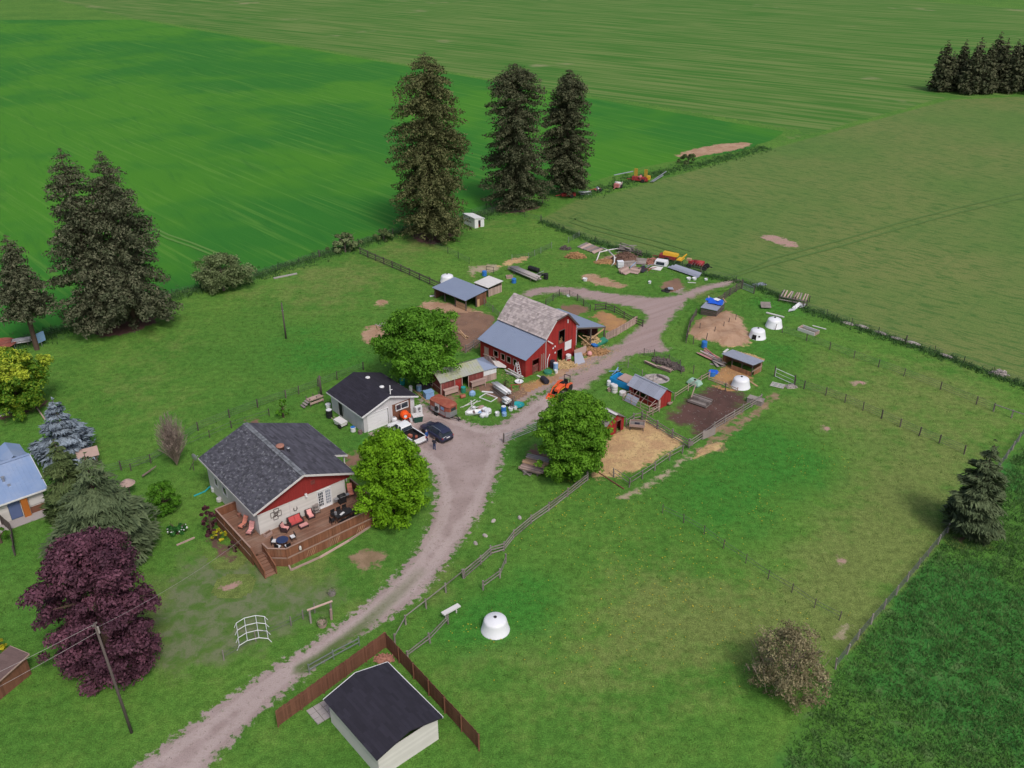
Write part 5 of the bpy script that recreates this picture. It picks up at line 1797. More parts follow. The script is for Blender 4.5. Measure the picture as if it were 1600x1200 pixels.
# ---- neighbour's plot at the bottom: fence, patio and dark roof
nb = thing('house', 'dark flat-looking roofed house inside the brown board fence at the bottom', 'house', (-10.4, 54.6, 0), R(41))
b = MB()
lap_boards(b, (-5.5, -7), (0, -7), 0, lambda s: 2.4, .25)
lap_boards(b, (0, -7), (0, 0), 0, lambda s: 2.4, .25)
lap_boards(b, (0, 0), (-5.5, 0), 0, lambda s: 2.4, .25)
lap_boards(b, (-5.5, 0), (-5.5, -7), 0, lambda s: 2.4, .25)
b.build('wall', M['offwhite'], nb)
b = MB()
roof_slab(b, (.3, -7.3, 2.45), (.3, .3, 2.45), (-2.75, .3, 3.3), (-2.75, -7.3, 3.3), .1)
roof_slab(b, (-5.8, .3, 2.45), (-5.8, -7.3, 2.45), (-2.75, -7.3, 3.3), (-2.75, .3, 3.3), .1)
r_ = b.build('roof', M['shingle_black'], nb)
b = MB()
tabs(b, (.3, -7.3, 2.45), (.3, .3, 2.45), (-2.75, .3, 3.3), (-2.75, -7.3, 3.3), .26, .9, .03)
tabs(b, (-5.8, .3, 2.45), (-5.8, -7.3, 2.45), (-2.75, -7.3, 3.3), (-2.75, .3, 3.3), .26, .9, .03)
b.build('shingles', M['shingle_black'], r_, kind='stuff')
MB().beam((.33, -7.3, 2.4), (.33, .3, 2.4), .06, .16, 0).beam((-2.75, .33, 3.25), (.3, .33, 2.4), .06, .16, 0).beam((-5.8, .33, 2.4), (-2.75, .33, 3.25), .06, .16, 0).build('fascia', M['white'], nb)
sh2 = thing('garden_shed', 'low brown-roofed garden shed at the bottom left edge', 'shed', (-42.9, 57.1, 0), R(-24))
b = MB()
wall_boards(b, (.1, -4), (2.0, -4), 0, lambda s: 1.8, .25)
wall_boards(b, (2.0, -4), (2.0, -.2), 0, lambda s: 1.8 + .06 * s, .25)
wall_boards(b, (2.0, -.2), (.1, -.2), 0, lambda s: 2.1, .25)
wall_boards(b, (.1, -.2), (.1, -4), 0, lambda s: 2.05 - .06 * s, .25)
b.build('wall', M['brown_board'], sh2)
b = MB()
q = ((-.1, -4.2, 1.85), (2.2, -4.2, 1.85), (2.2, 0, 2.2), (-.1, 0, 2.2))
roof_slab(b, *q, .08)
tabs(b, *q, .26, .8, .03)
b.build('roof', M['leather'], sh2)
MB().beam((2.24, -4.2, 1.8), (2.24, 0, 2.15), .05, .12, 0).beam((-.1, .04, 2.15), (2.2, .04, 2.15), .05, .12, 0).build('fascia', M['pink_wood'], sh2)
# ------------------------------------------------------------------ fences, gates, poles
POST = {}


def post_obj(parent, x, y, h, w, m, lean=True, shape='square'):
    key = (round(h, 1), round(w, 2), m.name, shape)
    if key not in POST:
        b = MB()
        if shape == 'round':
            b.tube([(0, 0, -.1), (0, 0, h)], w / 2, 7)
        else:
            b.bbox(-w / 2, w / 2, -w / 2, w / 2, -.1, h)
        o = b.build('post', m, parent)
        POST[key] = o.data
    else:
        o = link('post', POST[key], parent)
    o.location = (x, y, 0)
    o.rotation_euler = (random.gauss(0, .03), random.gauss(0, .03), random.uniform(0, 3)) if lean else (0, 0, 0)
    return o


def walk(pts, step):
    """posts along a line of spots, about step metres apart"""
    c = [G2(*p) if len(p) == 2 else p[:2] for p in pts]
    out = [c[0]]
    for i in range(len(c) - 1):
        n = max(1, round(math.dist(c[i], c[i + 1]) / step))
        out += [lerp(c[i], c[i + 1], (k + 1) / n) for k in range(n)]
    return out


def rail_fence(label, pts, rails=(.35, .75, 1.12), step=2.6, ph=1.25, m='grey_wood', pw=.14, rw=.11, name='rail_fence', shape='square', sag=.04):
    ps = walk(pts, step)
    t = thing(name, label, 'fence', (*ps[0], 0))
    o = ps[0]
    for p in ps:
        post_obj(t, p[0] - o[0], p[1] - o[1], ph * random.uniform(.97, 1.05), pw, M[m], True, shape)
    for z in rails:
        hs_ = [z + random.uniform(-sag, sag) for _ in ps]
        for i in range(len(ps) - 1):
            a, c = ps[i], ps[i + 1]
            d = ((c[1] - a[1]), -(c[0] - a[0]))
            L = math.hypot(*d)
            off = (d[0] / L * (pw / 2 + .03), d[1] / L * (pw / 2 + .03))
            MB().beam((a[0] - o[0] + off[0], a[1] - o[1] + off[1], hs_[i]), (c[0] - o[0] + off[0], c[1] - o[1] + off[1], hs_[i + 1]), .045, rw).build('rail', M[m], t)
    return t


def wire_fence(label, pts, wires=(.3, .6, .9, 1.15), step=4.2, ph=1.3, m='tpost', pw=.07, wr=.012, name='wire_fence', mesh=False, wood_every=0):
    ps = walk(pts, step)
    t = thing(name, label, 'fence', (*ps[0], 0))
    o = ps[0]
    b = MB()
    for i, p in enumerate(ps):
        wood = wood_every and i % wood_every == 0
        post_obj(t, p[0] - o[0], p[1] - o[1], ph * (1.08 if wood else 1) * random.uniform(.95, 1.05), .14 if wood else pw, M['dark_wood' if wood else m])
    for i in range(len(ps) - 1):
        a, c = (ps[i][0] - o[0], ps[i][1] - o[1]), (ps[i + 1][0] - o[0], ps[i + 1][1] - o[1])
        for z in wires:
            b.beam((*a, z), (*c, z), wr * 2)
        if mesh:
            n = int(math.dist(a, c) / .3)
            for k in range(n):
                q = lerp(a, c, k / n)
                b.beam((*q, wires[0]), (*q, wires[-1]), wr * 1.6)
    b.build('wire', M['wire'], t)
    return t


def board_fence(label, pts, h=1.6, w=.16, m='pink_wood', gap=.02, step=2.4, name='board_fence', z0=.05, cat='fence', world=False):
    c = pts if world else [G2(*p) for p in pts]
    t = thing(name, label, cat, (*c[0], 0))
    o = c[0]
    b, r = MB(), MB()
    for i in range(len(c) - 1):
        a, e = (c[i][0] - o[0], c[i][1] - o[1]), (c[i + 1][0] - o[0], c[i + 1][1] - o[1])
        L = math.dist(a, e)
        ang = math.atan2(e[1] - a[1], e[0] - a[0])
        n = max(1, int(L / w))
        for k in range(n):
            q = lerp(a, e, (k + .5) / n)
            hh = h * random.uniform(.96, 1.02)
            b.box((q[0], q[1], (hh + z0) / 2), (L / n - gap, .03, hh - z0), ang)
        for z in (h * .25, h * .8):
            r.beam((*a, z), (*e, z), .05, .09)
        m_ = max(1, round(L / step))
        for k in range(m_ + 1):
            q = lerp(a, e, k / m_)
            post_obj(t, q[0] + math.sin(ang) * .07, q[1] - math.cos(ang) * .07, h, .1, M[m], False)
    b.build('boards', M[m], t, kind='stuff')
    r.build('rail', M[m], t)
    return t


def pipe_gate(label, a, c, h=1.15, m='steel', n=5, name='gate', r=.03):
    A, B = G2(*a), G2(*c)
    t = thing(name, label, 'gate', (*A, 0), math.atan2(B[1] - A[1], B[0] - A[0]))
    L = math.dist(A, B)
    b = MB()
    for x in (0, L):
        b.tube([(x, 0, .12), (x, 0, h)], r * 1.2, 6)
    for k in (0, n - 1):
        b.tube([(0, 0, .15 + (h - .18) * k / (n - 1)), (L, 0, .15 + (h - .18) * k / (n - 1))], r * 1.3, 6)
    b.build('gate_frame', M[m], t)
    for k in range(1, n - 1):
        MB().tube([(.02, 0, .15 + (h - .18) * k / (n - 1)), (L - .02, 0, .15 + (h - .18) * k / (n - 1))], r * .7, 5).build('bar', M[m], t)
    for x in (-.12, L + .12):
        post_obj(t, x, 0, h * 1.2, .14, M['dark_wood'])
    return t


rail_fence('dark grey rail fence running down from the crop field bush to the animal shed', [(563, 397), (600, 413), (640, 430), (688, 452)], (.3, .65, 1.0, 1.25), 2.8, 1.35, 'dark_wood', .16, .13)
rail_fence('single-rail grey fence on posts beside the lower drive', [(617, 1006), (634, 976), (666, 951), (697, 926), (724, 904)], (1.1,), 3.2, 1.15, 'grey_wood')
rail_fence('three-rail weathered fence along the drive up to the walnut tree', [(726, 903), (751, 882), (767, 867), (787, 861), (802, 842), (830, 818), (857, 799), (887, 776), (918, 751)], (.3, .68, 1.05), 2.7, 1.2, 'grey_wood', rw=.14)
rail_fence('two-rail grey fence running from the brown board fence towards the loose white board', [(637, 1032), (672, 1005), (700, 975)], (.75, 1.1), 3.0, 1.15)
rail_fence('short leftover of rail fence standing alone above the lone white dome', [(755, 922), (781, 903), (790, 880)], (.6, 1.05), 2.4, 1.15)
rail_fence('two-pipe steel rail beside the bottom of the drive', [(484, 1053), (522, 1031), (562, 1010)], (.55, 1.05), 3.0, 1.1, 'steel', .09, .1)
rail_fence('sturdy grey rail fence between the straw yard and the mud yard', [(1003, 657), (1027, 671), (1050, 685), (1076, 700)], (.35, .72, 1.1), 2.2, 1.3, 'grey_wood', .17, .14)
rail_fence('grey rail fence along the lower side of the mud yard', [(1077, 700), (1098, 686), (1115, 673), (1132, 662), (1160, 645), (1188, 629)], (.4, .78, 1.15), 2.6, 1.3, 'grey_wood')
rail_fence('pipe-topped fence along the near side of the straw yard', [(1066, 709), (1046, 720), (1023, 736), (983, 762), (959, 746)], (.55, 1.1), 2.6, 1.2, 'grey_wood', .12, .07)
rail_fence('short rail fence from the old red shed to the straw yard corner', [(978, 667), (990, 658), (1003, 655)], (.5, 1.05), 1.8, 1.2)
rail_fence('thin rail fence from the red coop towards the plywood shelter', [(1054, 625), (1075, 611), (1095, 598), (1108, 591)], (.6, 1.05), 2.6, 1.15, 'pink_wood', .09, .07)
rail_fence('low rail between the red coop run and the straw yard corner', [(1010, 655), (1030, 644)], (.5, 1.0), 1.6, 1.1, 'pink_wood', .1, .08)
rail_fence('pale low board rail between the shelter straw and the mud yard', [(1107, 594), (1135, 605), (1152, 612)], (.2, .5), 2.0, .7, 'pink_wood', .09, .1)
rail_fence('dark four-rail fence from the tarp shelter up to the field gate', [(1121, 476), (1140, 462), (1159, 450)], (.3, .65, 1.0, 1.3), 2.5, 1.45, 'dark_wood', .16, .14)
rail_fence('dark rail fence along the left side of the straw circle', [(1088, 494), (1078, 512), (1072, 536)], (.3, .6, .9, 1.15), 2.2, 1.25, 'dark_wood', .12, .14)
board_fence('pinkish close-boarded fence round the corral right of the barn', [(946, 533), (963, 525), (978, 516), (994, 506)], 1.35, .2, 'pink_wood', .04)
rail_fence('rough dark pole fence at the back of the orange straw corral', [(930, 486), (946, 484), (960, 489), (975, 498), (990, 505), (1004, 511)], (.35, .75, 1.1), 2.2, 1.25, 'dark_wood', .13, .12, sag=.12)
wire_fence('dark mesh fence inside the loop of the farm lane behind the barn', [(853, 478), (864, 470), (874, 463), (890, 464), (902, 470), (922, 487)], step=2.6, mesh=True, m='dark_wood', pw=.11)
rail_fence('three-rail pen fence between the round maple and the barn', [(728, 552), (740, 544), (750, 537)], (.4, .8, 1.2), 2.0, 1.35, 'grey_wood', .13, .12)
pipe_gate('wide pale steel farm gate beside the walnut tree at the drive', (788, 692), (839, 672), 1.2)
pipe_gate('pale pipe gate standing open in the lush grass right of the shelter', (1211, 589), (1240, 602), 1.35, 'pipe_white', 3)
pipe_gate('grey mesh field gate by the corner of the hay field', (1160, 452), (1177, 459), 1.2, 'steel', 7)
rail_fence('single pale top rail on posts in the far right pasture', [(1552, 643), (1580, 653), (1625, 668)], (1.1,), 3.2, 1.15)
wire_fence('long wire fence between the pasture and the bright green crop field', LEFT_FENCE, step=5.0, wood_every=4)
wire_fence('long wire fence between the paddocks and the olive hay field', NE_FENCE, step=5.0, wood_every=4)
wire_fence('wire fence with wooden posts across the right pasture, the upper of two', [(1222, 520), (1260, 533), (1334, 560), (1412, 588), (1469, 609), (1525, 632), (1552, 643)], step=3.6, m='dark_wood', pw=.1)
wire_fence('wire fence with wooden posts across the right pasture, the lower of two', [(1241, 604), (1256, 608), (1290, 618), (1320, 629), (1377, 654), (1436, 681), (1467, 693), (1506, 710)], step=3.4, m='dark_wood', pw=.12)
wire_fence('straight boundary fence between the lower paddock and the long grass meadow', FENCE_M, step=2.6, m='grey_wood', pw=.11, mesh=True, wires=(.25, .5, .75, 1.0, 1.2))
wire_fence('thin electric fence across the middle of the lower paddock', [(1035, 802), (1068, 817), (1100, 835), (1130, 857), (1165, 880), (1200, 905), (1237, 926), (1272, 950), (1311, 970)], (.55, .95), 4.0, 1.15, 'dark_wood', .07)
wire_fence('wire fence between the big pasture and the house gardens', [(150, 745), (190, 735), (236, 724), (310, 673), (359, 653), (403, 637), (447, 622), (467, 616), (527, 593), (568, 578)], step=3.8, m='dark_wood', pw=.12)
wire_fence('second short garden fence just below the pasture fence', [(205, 736), (265, 708), (328, 684), (362, 669), (421, 650)], (.4, .9), 4.2, 1.1, 'dark_wood', .1)
wire_fence('rickety wire fence with mixed posts along the left of the drive', [(350, 1032), (400, 1002), (455, 978), (474, 968), (492, 958)], (.4, .8), 3.0, 1.1, 'grey_wood', .09)
wire_fence('green mesh fence from the goat shed to the back of the barn', [(757, 478), (770, 488), (781, 499)], step=2.4, mesh=True, pw=.08, m='grey_wood')
wire_fence('thin wire fence from the tallest pine down to the straw feed pad', [(672, 384), (700, 396), (733, 412)], step=4.0)
wire_fence('wire fence from the white hut along the field corner pines', [(736, 336), (760, 328), (790, 330), (820, 340), (846, 347)], step=4.0)
wire_fence('dark wire fence round the round pen of poles by the lane', [(1006, 556), (1022, 558), (1045, 566), (1062, 574), (1064, 584)], step=2.2, mesh=True, m='dark_wood', pw=.1, wires=(.2, .5, .8, 1.05))
wire_fence('thin wire fence at the lane side of the red coop garden', [(965, 580), (981, 575), (1003, 590), (1020, 600)], (.4, .9), 3.2, 1.2, 'grey_wood', .08)
for k, (p, lb) in enumerate((((1083, 538), 'thin dark post at the lower left of the straw circle'), ((1103, 533), 'dark post by the lower fringe of the straw circle, above the blue tub'), ((1116, 523), 'dark post in the middle of the straw circle'),
                             ((1130, 515), 'first of a slanting row of three dark posts in the straw circle'), ((1138, 509), 'middle of a slanting row of three dark posts in the straw circle'),
                             ((1149, 503), 'last of a slanting row of three dark posts in the straw circle'), ((1093, 517), 'short dark post at the left of the straw circle'),
                             ((1133, 612), 'dark post in front of the plywood shelter straw'), ((1083, 584), 'dark post on the grass above the pale green tank'))):
    b = MB().tube([(0, 0, -.1), (random.uniform(-.1, .1), random.uniform(-.1, .1), 1.35)], .06, 7)
    tag(b.build('fence_post', M['dark_wood'], loc=G(*p)), lb, 'post', 'loose posts by the straw circle')
# panels of wire by the feed strip
wire_fence('leaning grey wire panels by the straw feed strip', [(800, 408), (826, 405), (845, 396), (862, 388)], step=2.6, mesh=True, m='steel', pw=.06)
wire_fence('grey wire panels at the corner by the stacked pallets', [(888, 380), (905, 371)], step=2.0, mesh=True, m='steel', pw=.06)

# neighbour's tall brown board fence at the bottom
fA, fB, fC = G2(515.5, 1049, 1.8), G2(601, 987.5, 1.8), G2(658, 1049, 1.8)
ext = lambda p, q, k: (p[0] + (q[0] - p[0]) * k, p[1] + (q[1] - p[1]) * k)
board_fence('tall brown board fence with a peaked corner round the patio at the bottom', [ext(fB, fA, 1.9), fB, ext(fB, fC, 2.4)], 1.8, .15, 'brown_board', .008, world=True)
board_fence('dark fence with a grey panel at the left edge below the blue-roofed house', [(-8, 812), (5, 820), (20, 833), (25, 868)], 1.3, .2, 'dark_wood', .02)

# poles
def pole(label, base, top, r=.13, m='bark', lean=(0, 0), name='utility_pole'):
    H = height_of(base, top)
    t = thing(name, label, 'pole', G(*base))
    MB().tube([(0, 0, -.2), (lean[0] * .5, lean[1] * .5, H * .5), (lean[0], lean[1], H)], [r * 1.15, r, r * .8], 9).build('shaft', M[m], t, True)
    return t, H


p1, _ = pole('slim bare pole standing alone in the big pasture', (447, 529), 473, .12, 'dark_wood')
MB().beam((-.15, 0, 4.6), (.15, 0, 4.6), .08).build('bracket', M['steel'], p1)
p2, _ = pole('short dark pole behind the grey wooden steps left of the garage', (502, 616), 587, .14, 'dark_wood')
MB().beam((-.25, 0, 2.6), (.25, 0, 2.6), .08).build('bracket', M['dark_wood'], p2)
p3, H3 = pole('leaning utility pole with wires in front of the purple plum tree', (206, 1145), 984, .11, 'dark_wood', (-.9, .7))
b = MB().beam((-.95, .45, H3 - .15), (-.85, .95, H3 - .15), .09).tube([(-.65, .6, H3 - .9), (-.7, .65, H3 - .3)], .07, 7)
b.build('crossarm', M['grey_wood'], p3)
X3 = (G(206, 1145)[0] - .9, G(206, 1145)[1] + .7, 0)


def cable(name, label, a, c, sag, r=.014):
    pts = []
    for i in range(15):
        t = i / 14
        p = lerp(a, c, t)
        pts.append((p[0], p[1], p[2] - sag * 4 * t * (1 - t)))
    return tag(MB().tube(pts, r, 4).build(name, M['concrete']), label, 'cable')


cable('power_cable', 'overhead wire from the utility pole to the deck corner of the house', (X3[0], X3[1], H3 - .5), (-25.85 + .767 * -2.2 - .641 * -1.0, 74.03 + .641 * -2.2 + .767 * -1.0, 2.3), .5, .011)
cable('power_cable', 'upper wire running from the utility pole towards the bottom left', (X3[0], X3[1], H3 - .1), (X3[0] - 16, X3[1] - 14, H3 - .2), .4)
cable('power_cable', 'lower wire running from the utility pole towards the bottom left', (X3[0], X3[1], H3 - .9), (X3[0] - 15, X3[1] - 15, H3 - 1.1), .4)
M['ochre'] = mat('dull_yellow_paint', (.36, .24, .035), .7, .2, 3, .1)
# ------------------------------------------------------------------ vehicles
def loft(b, rings, r=0):
    n = len(rings[0])
    vs = [p for ring in rings for p in ring]
    fs = [tuple(range(n - 1, -1, -1)), tuple((len(rings) - 1) * n + k for k in range(n))]
    for i in range(len(rings) - 1):
        for k in range(n):
            a, c = i * n + k, i * n + (k + 1) % n
            fs.append((a, c, c + n, a + n))
    return b.add(vs, fs, r)


def body_ring(x, w, zb, zm, zt, k=.9):
    return [(x, -w * .92, zb), (x, -w, zb + .12), (x, -w, zm), (x, -w * k, zt), (x, w * k, zt), (x, w, zm), (x, w, zb + .12), (x, w * .92, zb)]


def wheel(parent, x, y, r=.35, w=.24, rim='chrome', tyre='tyre'):
    s = 1 if y > 0 else -1
    t = MB().lathe([(r * .62, -w / 2), (r * .95, -w / 2), (r, -w * .3), (r, w * .3), (r * .95, w / 2), (r * .62, w / 2)], 18, (x, y, r), 0, axis='y')
    wh_ = t.build('wheel', M[tyre], parent, True)
    MB().lathe([(0, s * w * .40), (r * .2, s * w * .42), (r * .62, s * w * .36), (r * .62, -s * w * .2), (0, -s * w * .2)], 12, (x, y, r), 0, axis='y').build('rim', M[rim], wh_)
    return wh_


# dark blue SUV
suv = thing('parked_car', 'dark navy estate-style SUV parked beside the white pickup in the yard', 'car', (-9.38, 95.35, 0), R(132))
b = MB()
loft(b, [body_ring(-2.36, .80, .42, .70, .98, .86), body_ring(-2.25, .92, .30, .72, 1.02, .9), body_ring(-1.2, .95, .24, .75, 1.02, .92), body_ring(.7, .95, .24, .75, 1.0, .92), body_ring(1.4, .94, .26, .75, .98, .88), body_ring(2.15, .88, .32, .68, .84, .85), body_ring(2.4, .70, .42, .60, .72, .8)])
b.build('body', M['navy'], suv, True)
b = MB()
cab = lambda x, w0, w1, z0, z1: [(x[0], -w0, z0), (x[1], -w1, z1), (x[1], w1, z1), (x[0], w0, z0)]
loft(b, [[(-2.28, -.84, .98), (-2.0, -.68, 1.5), (-2.0, .68, 1.5), (-2.28, .84, .98)], [(-1.7, -.87, 1.0), (-1.6, -.72, 1.6), (-1.6, .72, 1.6), (-1.7, .87, 1.0)], [(.2, -.87, 1.0), (.0, -.72, 1.6), (.0, .72, 1.6), (.2, .87, 1.0)], [(1.3, -.84, .97), (.45, -.68, 1.5), (.45, .68, 1.5), (1.3, .84, .97)]])
b.build('windows', M['glass'], suv)
b = MB()
b.add([(-2.05, -.66, 1.52), (-1.6, -.71, 1.63), (0, -.71, 1.63), (.45, -.66, 1.53), (.45, .66, 1.53), (0, .71, 1.63), (-1.6, .71, 1.63), (-2.05, .66, 1.52), (-2.2, -.6, 1.46), (-2.2, .6, 1.46)],
      [(0, 1, 6, 7), (1, 2, 5, 6), (2, 3, 4, 5), (8, 0, 7, 9)], 0)
b.build('roof', M['navy'], suv)
b = MB()
for s in (-1, 1):
    for x0, z0, x1, z1 in ((-1.5, 1.0, -1.62, 1.6), (-.35, 1.0, -.4, 1.62), (1.28, .98, .45, 1.53)):
        b.beam((x0, s * .885, z0), (x1, s * .715, z1), .08, .05, 0)
b.build('pillars', M['navy'], suv)
for s in (-1, 1):
    MB().tube([(-1.7, s * .6, 1.62), (-1.5, s * .6, 1.71), (-.2, s * .6, 1.71), (.1, s * .6, 1.63)], .022, 6).build('roof_rail', M['chrome'], suv)
    MB().box((-2.24, s * .78, .86), (.22, .18, .2)).build('tail_light', M['mred'], suv)
    MB().box((2.22, s * .66, .72), (.22, .3, .12)).build('headlight', M['chrome'], suv)
    MB().box((.85, s * 1.02, 1.02), (.14, .18, .12)).build('wing_mirror', M['navy'], suv)
    for x in (-1.42, 1.42):
        wheel(suv, x, s * .84)
MB().box((-2.38, 0, .82), (.03, .5, .13)).build('number_plate', M['white'], suv)
MB().box((-2.38, 0, .45), (.06, 1.5, .16)).build('bumper', M['black'], suv)

# white pickup
pk = thing('pickup_truck', 'white crew-cab pickup truck parked in front of the garage, partly behind the lime maple', 'truck', (-13.1, 94.95, 0), R(133))
b = MB()
loft(b, [body_ring(-.2, .95, .45, .85, 1.12, .95), body_ring(1.5, .96, .42, .85, 1.12, .92), body_ring(2.55, .93, .42, .85, 1.06, .88), body_ring(2.85, .82, .50, .8, .98, .85)])
b.build('body', M['carwhite'], pk, True)
b = MB()
loft(b, [[(-.25, -.88, 1.1), (-.1, -.72, 1.72), (-.1, .72, 1.72), (-.25, .88, 1.1)], [(.9, -.88, 1.1), (.75, -.72, 1.76), (.75, .72, 1.76), (.9, .88, 1.1)], [(1.75, -.84, 1.1), (1.1, -.70, 1.70), (1.1, .70, 1.70), (1.75, .84, 1.1)]])
b.build('windows', M['glass'], pk)
b = MB().add([(-.12, -.73, 1.73), (.75, -.73, 1.79), (1.12, -.70, 1.72), (1.12, .70, 1.72), (.75, .73, 1.79), (-.12, .73, 1.73)], [(0, 1, 4, 5), (1, 2, 3, 4)], 0)
b.add([(-.2, -.75, 1.60), (-.12, -.73, 1.735), (-.12, .73, 1.735), (-.2, .75, 1.60)], [(3, 2, 1, 0)], 0)
b.build('roof', M['carwhite'], pk)
b = MB()
for s in (-1, 1):
    for x0, x1, zz in ((-.24, -.11, 1.73), (.5, .42, 1.76), (1.74, 1.1, 1.72)):
        b.beam((x0, s * .89, 1.1), (x1, s * .725, zz), .09, .06, 0)
b.build('pillars', M['carwhite'], pk)
b = MB()
for s in (-1, 1):
    b.bbox(-2.75, -.22, s * .95 - .06, s * .95 + .06, .5, 1.12, 0)
b.bbox(-2.8, -.3, -.9, .9, .5, .58, 0)
bed = b.build('bed_side', M['carwhite'], pk)
MB().bbox(-2.7, -.26, -.88, .88, .58, .64, 0).bbox(-.3, -.26, -.88, .88, .6, 1.08, 0).bbox(-2.68, -.3, -.885, -.86, .6, 1.08, 0).bbox(-2.68, -.3, .86, .885, .6, 1.08, 0).build('bed_liner', M['black'], pk)
MB().box((-1.1, .2, .8), (.5, .4, .3), .3).box((-1.7, -.3, .72), (.3, .5, .16), .9).build('load', M['rust'], pk)
MB().bbox(-2.84, -2.74, -.93, .93, .55, 1.12, 0).build('tailgate', M['carwhite'], pk)
MB().bbox(-2.95, -2.82, -.9, .9, .42, .56, 0).build('bumper', M['chrome'], pk)
MB().bbox(1.35, 1.38, -.02, .02, 1.1, 1.12, 0).add([(1.62, -.55, 1.14), (2.35, -.4, 1.125), (2.35, .4, 1.125), (1.62, .55, 1.14)], [(0, 1, 2, 3)], 0).build('hood_panel', M['carwhite'], pk)
for s in (-1, 1):
    MB().box((-2.79, s * .88, .9), (.14, .14, .34)).build('tail_light', M['mred'], pk)
    MB().box((2.72, s * .68, .9), (.2, .28, .16)).build('headlight', M['chrome'], pk)
    MB().box((1.3, s * 1.06, 1.2), (.14, .22, .18)).build('wing_mirror', M['black'], pk)
    for x in (-1.75, 1.85):
        wheel(pk, x, s * .84, .38, .26)

# horse trailer
ht = thing('horse_trailer', 'small rusty red and grey horse trailer with a spare wheel, parked behind the SUV', 'trailer', (-8.75, 100.6, 0), R(-44))
b = MB()
ring = lambda x, w, z1, z2: [(x, -w, .5), (x, -w, z1), (x, -w * .72, z2), (x, w * .72, z2), (x, w, z1), (x, w, .5)]
loft(b, [ring(-1.7, .88, 1.95, 2.05), ring(1.2, .88, 1.95, 2.05), ring(1.75, .62, 1.9, 1.98)])
b.build('body', M['rust'], ht)
b = MB()
loft(b, [[(-1.73, -.95, 1.93), (-1.73, -.66, 2.14), (-1.73, .66, 2.14), (-1.73, .95, 1.93)], [(1.25, -.95, 1.95), (1.25, -.66, 2.16), (1.25, .66, 2.16), (1.25, .95, 1.95)], [(1.85, -.66, 1.88), (1.85, -.45, 2.04), (1.85, .45, 2.04), (1.85, .66, 1.88)]])
ribs(b, (-1.7, -.66, 2.13), (1.2, -.66, 2.15), (1.2, .66, 2.15), (-1.7, .66, 2.13), .6, .05, .03)
b.build('roof', M['rust'], ht)
b = MB()
for s in (-1, 1):
    b.add([(-1.7, s * .885, .48), (1.2, s * .885, .48), (1.2, s * .885, 1.12), (-1.7, s * .885, 1.12)], [(0, 1, 2, 3) if s < 0 else (3, 2, 1, 0)], 0)
    b.add([(1.2, s * .885, .48), (1.755, s * .625, .48), (1.755, s * .625, 1.25), (1.2, s * .885, 1.25)], [(0, 1, 2, 3) if s < 0 else (3, 2, 1, 0)], 0)
b.add([(1.757, -.62, .48), (1.757, .62, .48), (1.757, .62, 1.25), (1.757, -.62, 1.25)], [(0, 1, 2, 3)], 0)
b.build('lower_panels', M['steel'], ht)
MB().bbox(-.75, .1, -.91, -.886, .6, 1.85, 0).build('side_door', M['roof_pale'], ht)
MB().bbox(1.758, 1.775, -.4, .4, 1.3, 1.7, 0).build('front_window', M['glass'], ht)
MB().bbox(.35, .95, -.905, -.887, 1.3, 1.7, 0).build('side_window', M['blue_pale'], ht)
b = MB()
for x in (-1.68, -.8, .15, 1.18):
    b.bbox(x - .03, x + .03, -.915, -.886, .5, 1.95, 0)
b.bbox(-1.72, 1.2, -.92, -.886, .44, .54, 0)
b.build('frame_rail', M['dull_red'], ht)
sp = MB().lathe([(.15, -.1), (.28, -.1), (.31, -.05), (.31, .05), (.28, .1), (.15, .1)], 16, (-.35, -1.02, 1.2), 0, axis='y').build('spare_wheel', M['tyre'], ht, True)
MB().lathe([(0, -.08), (.16, -.08), (.16, .05), (0, .05)], 12, (-.35, -1.02, 1.2), 0, axis='y').build('rim', M['white'], sp)
for s in (-1, 1):
    wheel(ht, -.5, s * .98, .33, .2, 'white')
    MB().plate([(-1.0, s * .9, .74), (0, s * .9, .74), (0, s * 1.12, .74), (-1.0, s * 1.12, .74)] if s > 0 else [(-1.0, s * 1.12, .74), (0, s * 1.12, .74), (0, s * .9, .74), (-1.0, s * .9, .74)], .05, 0).build('mudguard', M['steel'], ht)
MB().beam((1.7, -.5, .45), (2.9, 0, .42), .09).beam((1.7, .5, .45), (2.9, 0, .42), .09).beam((2.8, 0, .42), (3.1, 0, .42), .12).tube([(2.7, 0, .0), (2.7, 0, .7)], .04, 6).build('drawbar', M['black'], ht)

